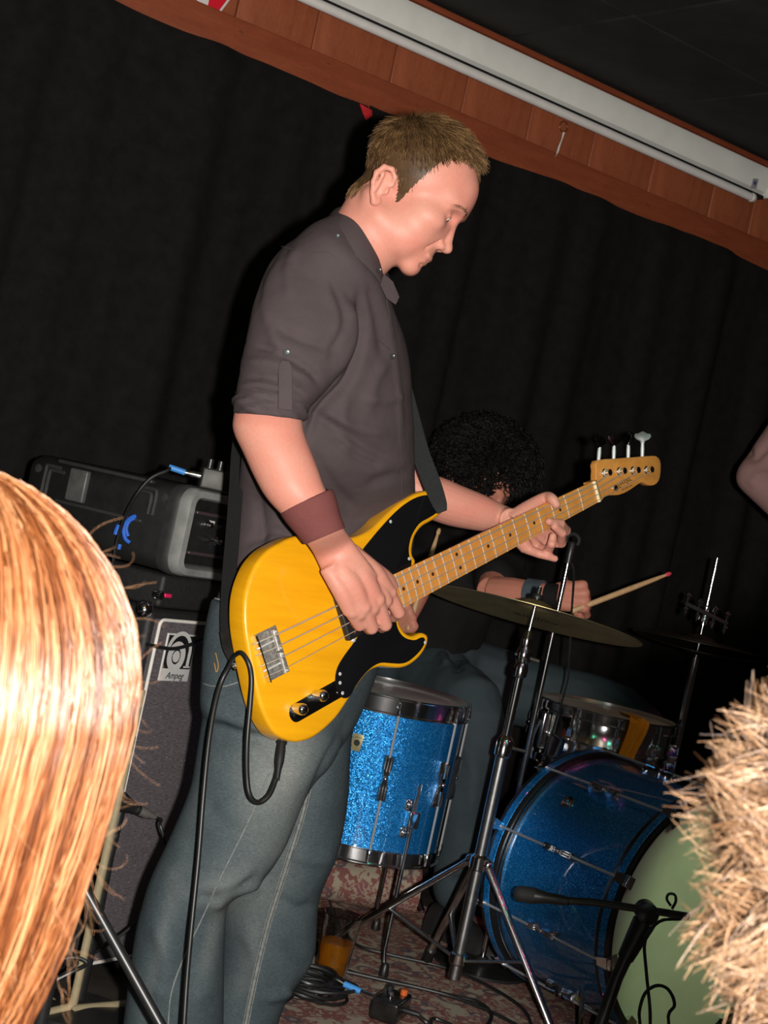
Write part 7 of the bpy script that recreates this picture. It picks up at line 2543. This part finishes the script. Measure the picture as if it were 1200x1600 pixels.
def bob_hair(C, fw, lf, up):
    """straight shoulder-length hair falling from a crown towards the camera"""
    r = np.random.default_rng(31)
    n, m = 8800, 15
    ph = r.uniform(0, 2 * PI, n)
    lock = np.round(ph * 26 / (2 * PI) + r.normal(0, 0.25, n)) * 2 * PI / 26
    ph = ph * 0.75 + lock * 0.25
    t0 = np.abs(r.normal(0, 0.55, n)) + 0.02
    lay = r.uniform(0, 1, n) ** 0.6
    Rx, Ry, Rz = 0.092 + 0.018 * lay, 0.100 + 0.018 * lay, 0.098 + 0.014 * lay
    bot = -0.155 - 0.03 * r.uniform(0, 1, n) - 0.012 * np.sin(ph * 7)
    pth = np.zeros((n, m, 3))
    wob = r.uniform(0, 6.28, n)
    for k in range(m):
        s = k / (m - 1)
        arc = 0.42
        th = np.where(s < arc, t0 + (PI / 2 - t0) * min(s / arc, 1), PI / 2)
        rr = np.sin(th)
        zz = np.cos(th)
        hang = max(0.0, (s - arc) / (1 - arc))
        tap = 1 - 0.15 * hang ** 1.25 - 0.12 * hang ** 4
        wv = 0.003 * np.sin(s * 9 + wob) * (0.4 + s)
        x = np.sin(ph) * (Rx * rr * tap + wv)
        y = np.cos(ph) * (Ry * rr * tap + wv)
        z = Rz * zz + hang * bot
        pth[:, k] = np.c_[x, y, z]
    # clear the face
    keep = ~((np.cos(ph) > 0.72))
    pth = pth[keep]
    # curly fly-aways at the side
    q = 220
    ph2 = r.uniform(0.3, 2.6, q)
    el = r.uniform(-0.7, 0.9, q)
    st = np.c_[np.sin(ph2) * np.cos(el) * 0.106, np.cos(ph2) * np.cos(el) * 0.112, np.sin(el) * 0.105 - 0.02 * (el < 0)]
    st[:, 2] = np.where(el < 0, el * 0.2, st[:, 2])
    st[:, 0] = np.where(el < 0, np.sin(ph2) * 0.108, st[:, 0])
    fly = np.zeros((q, m, 3))
    dv = st / np.linalg.norm(st, axis=1)[:, None] * 0.55 + np.array([0, 0, -0.8]) * r.uniform(0.2, 1.2, (q, 1)) + r.normal(0, 0.35, (q, 3))
    cur = st.copy()
    fr = r.uniform(0.02, 0.26, q)
    L = r.uniform(0.010, 0.034, q)
    ax = r.normal(size=(q, 3))
    ax /= np.linalg.norm(ax, axis=1)[:, None]
    for k in range(m):
        fly[:, k] = cur
        cur = cur + dv / np.linalg.norm(dv, axis=1)[:, None] * (L / (m - 1))[:, None]
        dv = dv + np.cross(ax, dv) * fr[:, None] + np.array([0, 0, -0.02])
    allp = np.vstack([pth, fly])
    shp = allp.shape
    w = to_frame(allp.reshape(-1, 3), C, -lf, fw, up).reshape(shp)
    rad = np.concatenate([np.full(len(pth), 0.00043), np.full(q, 0.00007)])[:, None] * np.linspace(1, 0.75, m)[None]
    sv, sf = strands(None, w, rad)
    # under layer so that no scalp shows between locks
    g = []
    for k in range(16):
        s = k / 15
        th = min(PI / 2, 0.05 + (PI / 2 - 0.05) * s / 0.5)
        hang = max(0, (s - 0.5) / 0.5)
        tap = 1 - 0.15 * hang ** 1.25 - 0.14 * hang ** 4
        ring = []
        for a in np.linspace(0.9, 2 * PI - 0.9, 48):
            ring.append((math.sin(a) * 0.096 * math.sin(th) * tap, math.cos(a) * 0.105 * math.sin(th) * tap, 0.100 * math.cos(th) - 0.150 * hang))
        g.append(ring)
    g = np.array(g)
    gq = np.array([(i * 48 + j, i * 48 + j + 1, (i + 1) * 48 + j + 1, (i + 1) * 48 + j) for i in range(15) for j in range(47)])
    gw = to_frame(g.reshape(-1, 3), C, -lf, fw, up)
    ti = [np.full(len(gw), 0.3), np.concatenate([lock_tint(pth[:, 8], 0, m * 3, 5, 0.45), np.full(q * m * 3, 0.95)])]
    return [gw, sv], [gq, sf], ti


def spiky_hair(C, fw, lf, up):
    """short tousled hair standing up in tufts"""
    r = np.random.default_rng(52)
    nc, per, m = 600, 38, 6
    th = np.arccos(r.uniform(-0.5, 1, nc))
    ph = r.uniform(0, 2 * PI, nc)
    d = np.c_[np.sin(th) * np.sin(ph), np.sin(th) * np.cos(ph), np.cos(th)]
    d = d[~((d[:, 1] > 0.75) & (d[:, 2] < 0.35))]
    nc = len(d)
    lean = np.array([-0.15, -0.25, 0.12])
    low = np.clip((0.1 - d[:, 2]) / 0.5, 0, 1)
    tipd = d + r.normal(0, 0.28, d.shape) + lean * (1 - low[:, None]) + np.array([0, 0, -0.7]) * low[:, None]
    tipd /= np.linalg.norm(tipd, axis=1)[:, None]
    L = r.uniform(0.026, 0.050, nc) * (1 - 0.35 * low)
    base = d[:, None] + r.normal(0, 0.10, (nc, per, 3))
    base /= np.linalg.norm(base, axis=2)[..., None]
    root = base * np.array([0.082, 0.096, 0.102])
    tip = (d * np.array([0.082, 0.096, 0.102]))[:, None] + tipd[:, None] * L[:, None, None] * r.uniform(0.6, 1.15, (nc, per, 1)) + r.normal(0, 0.0036, (nc, per, 3))
    bend = base * (L[:, None, None] * 0.62)
    pth = np.zeros((nc, per, m, 3))
    for k in range(m):
        s = k / (m - 1)
        pth[:, :, k] = (1 - s) ** 2 * root + 2 * s * (1 - s) * (root + bend) + s * s * tip
    pth = pth.reshape(-1, m, 3)
    shp = pth.shape
    w = to_frame(pth.reshape(-1, 3), C, -lf, fw, up).reshape(shp)
    sv, sf = strands(None, w, np.array([0.00034, 0.00036, 0.00034, 0.0003, 0.00024, 0.00012]))
    b = MB().ball((0, -0.004, 0.004), (0.087, 0.099, 0.105), None, 32, 20)
    bv = np.array(b.v)
    bq = np.array([q for q in b.f if len(q) == 4])
    cen = bv[bq].mean(1)
    bq = bq[(cen[:, 2] > -0.055) & ~((cen[:, 1] > 0.06) & (cen[:, 2] < 0.03))]
    ti = [np.full(len(bv), 0.25), lock_tint(pth[:, 0], 0, m * 3, 6, 0.4)]
    return [to_frame(bv, C, -lf, fw, up), sv], [bq, sf], ti


onlooker(P(-136, 1060, 0.80), 'onlooker with straight ginger blonde hair at the left edge', (0.02, 0.02, 0.022), bob_hair, 'hair_ginger', Vector((0.25, 0.97, 0)))
onlooker(P(1506, 1440, 0.70), 'onlooker with short spiky sandy hair at the right edge', (0.03, 0.025, 0.02), spiky_hair, 'hair_sandy', Vector((-0.1, 0.99, 0)))
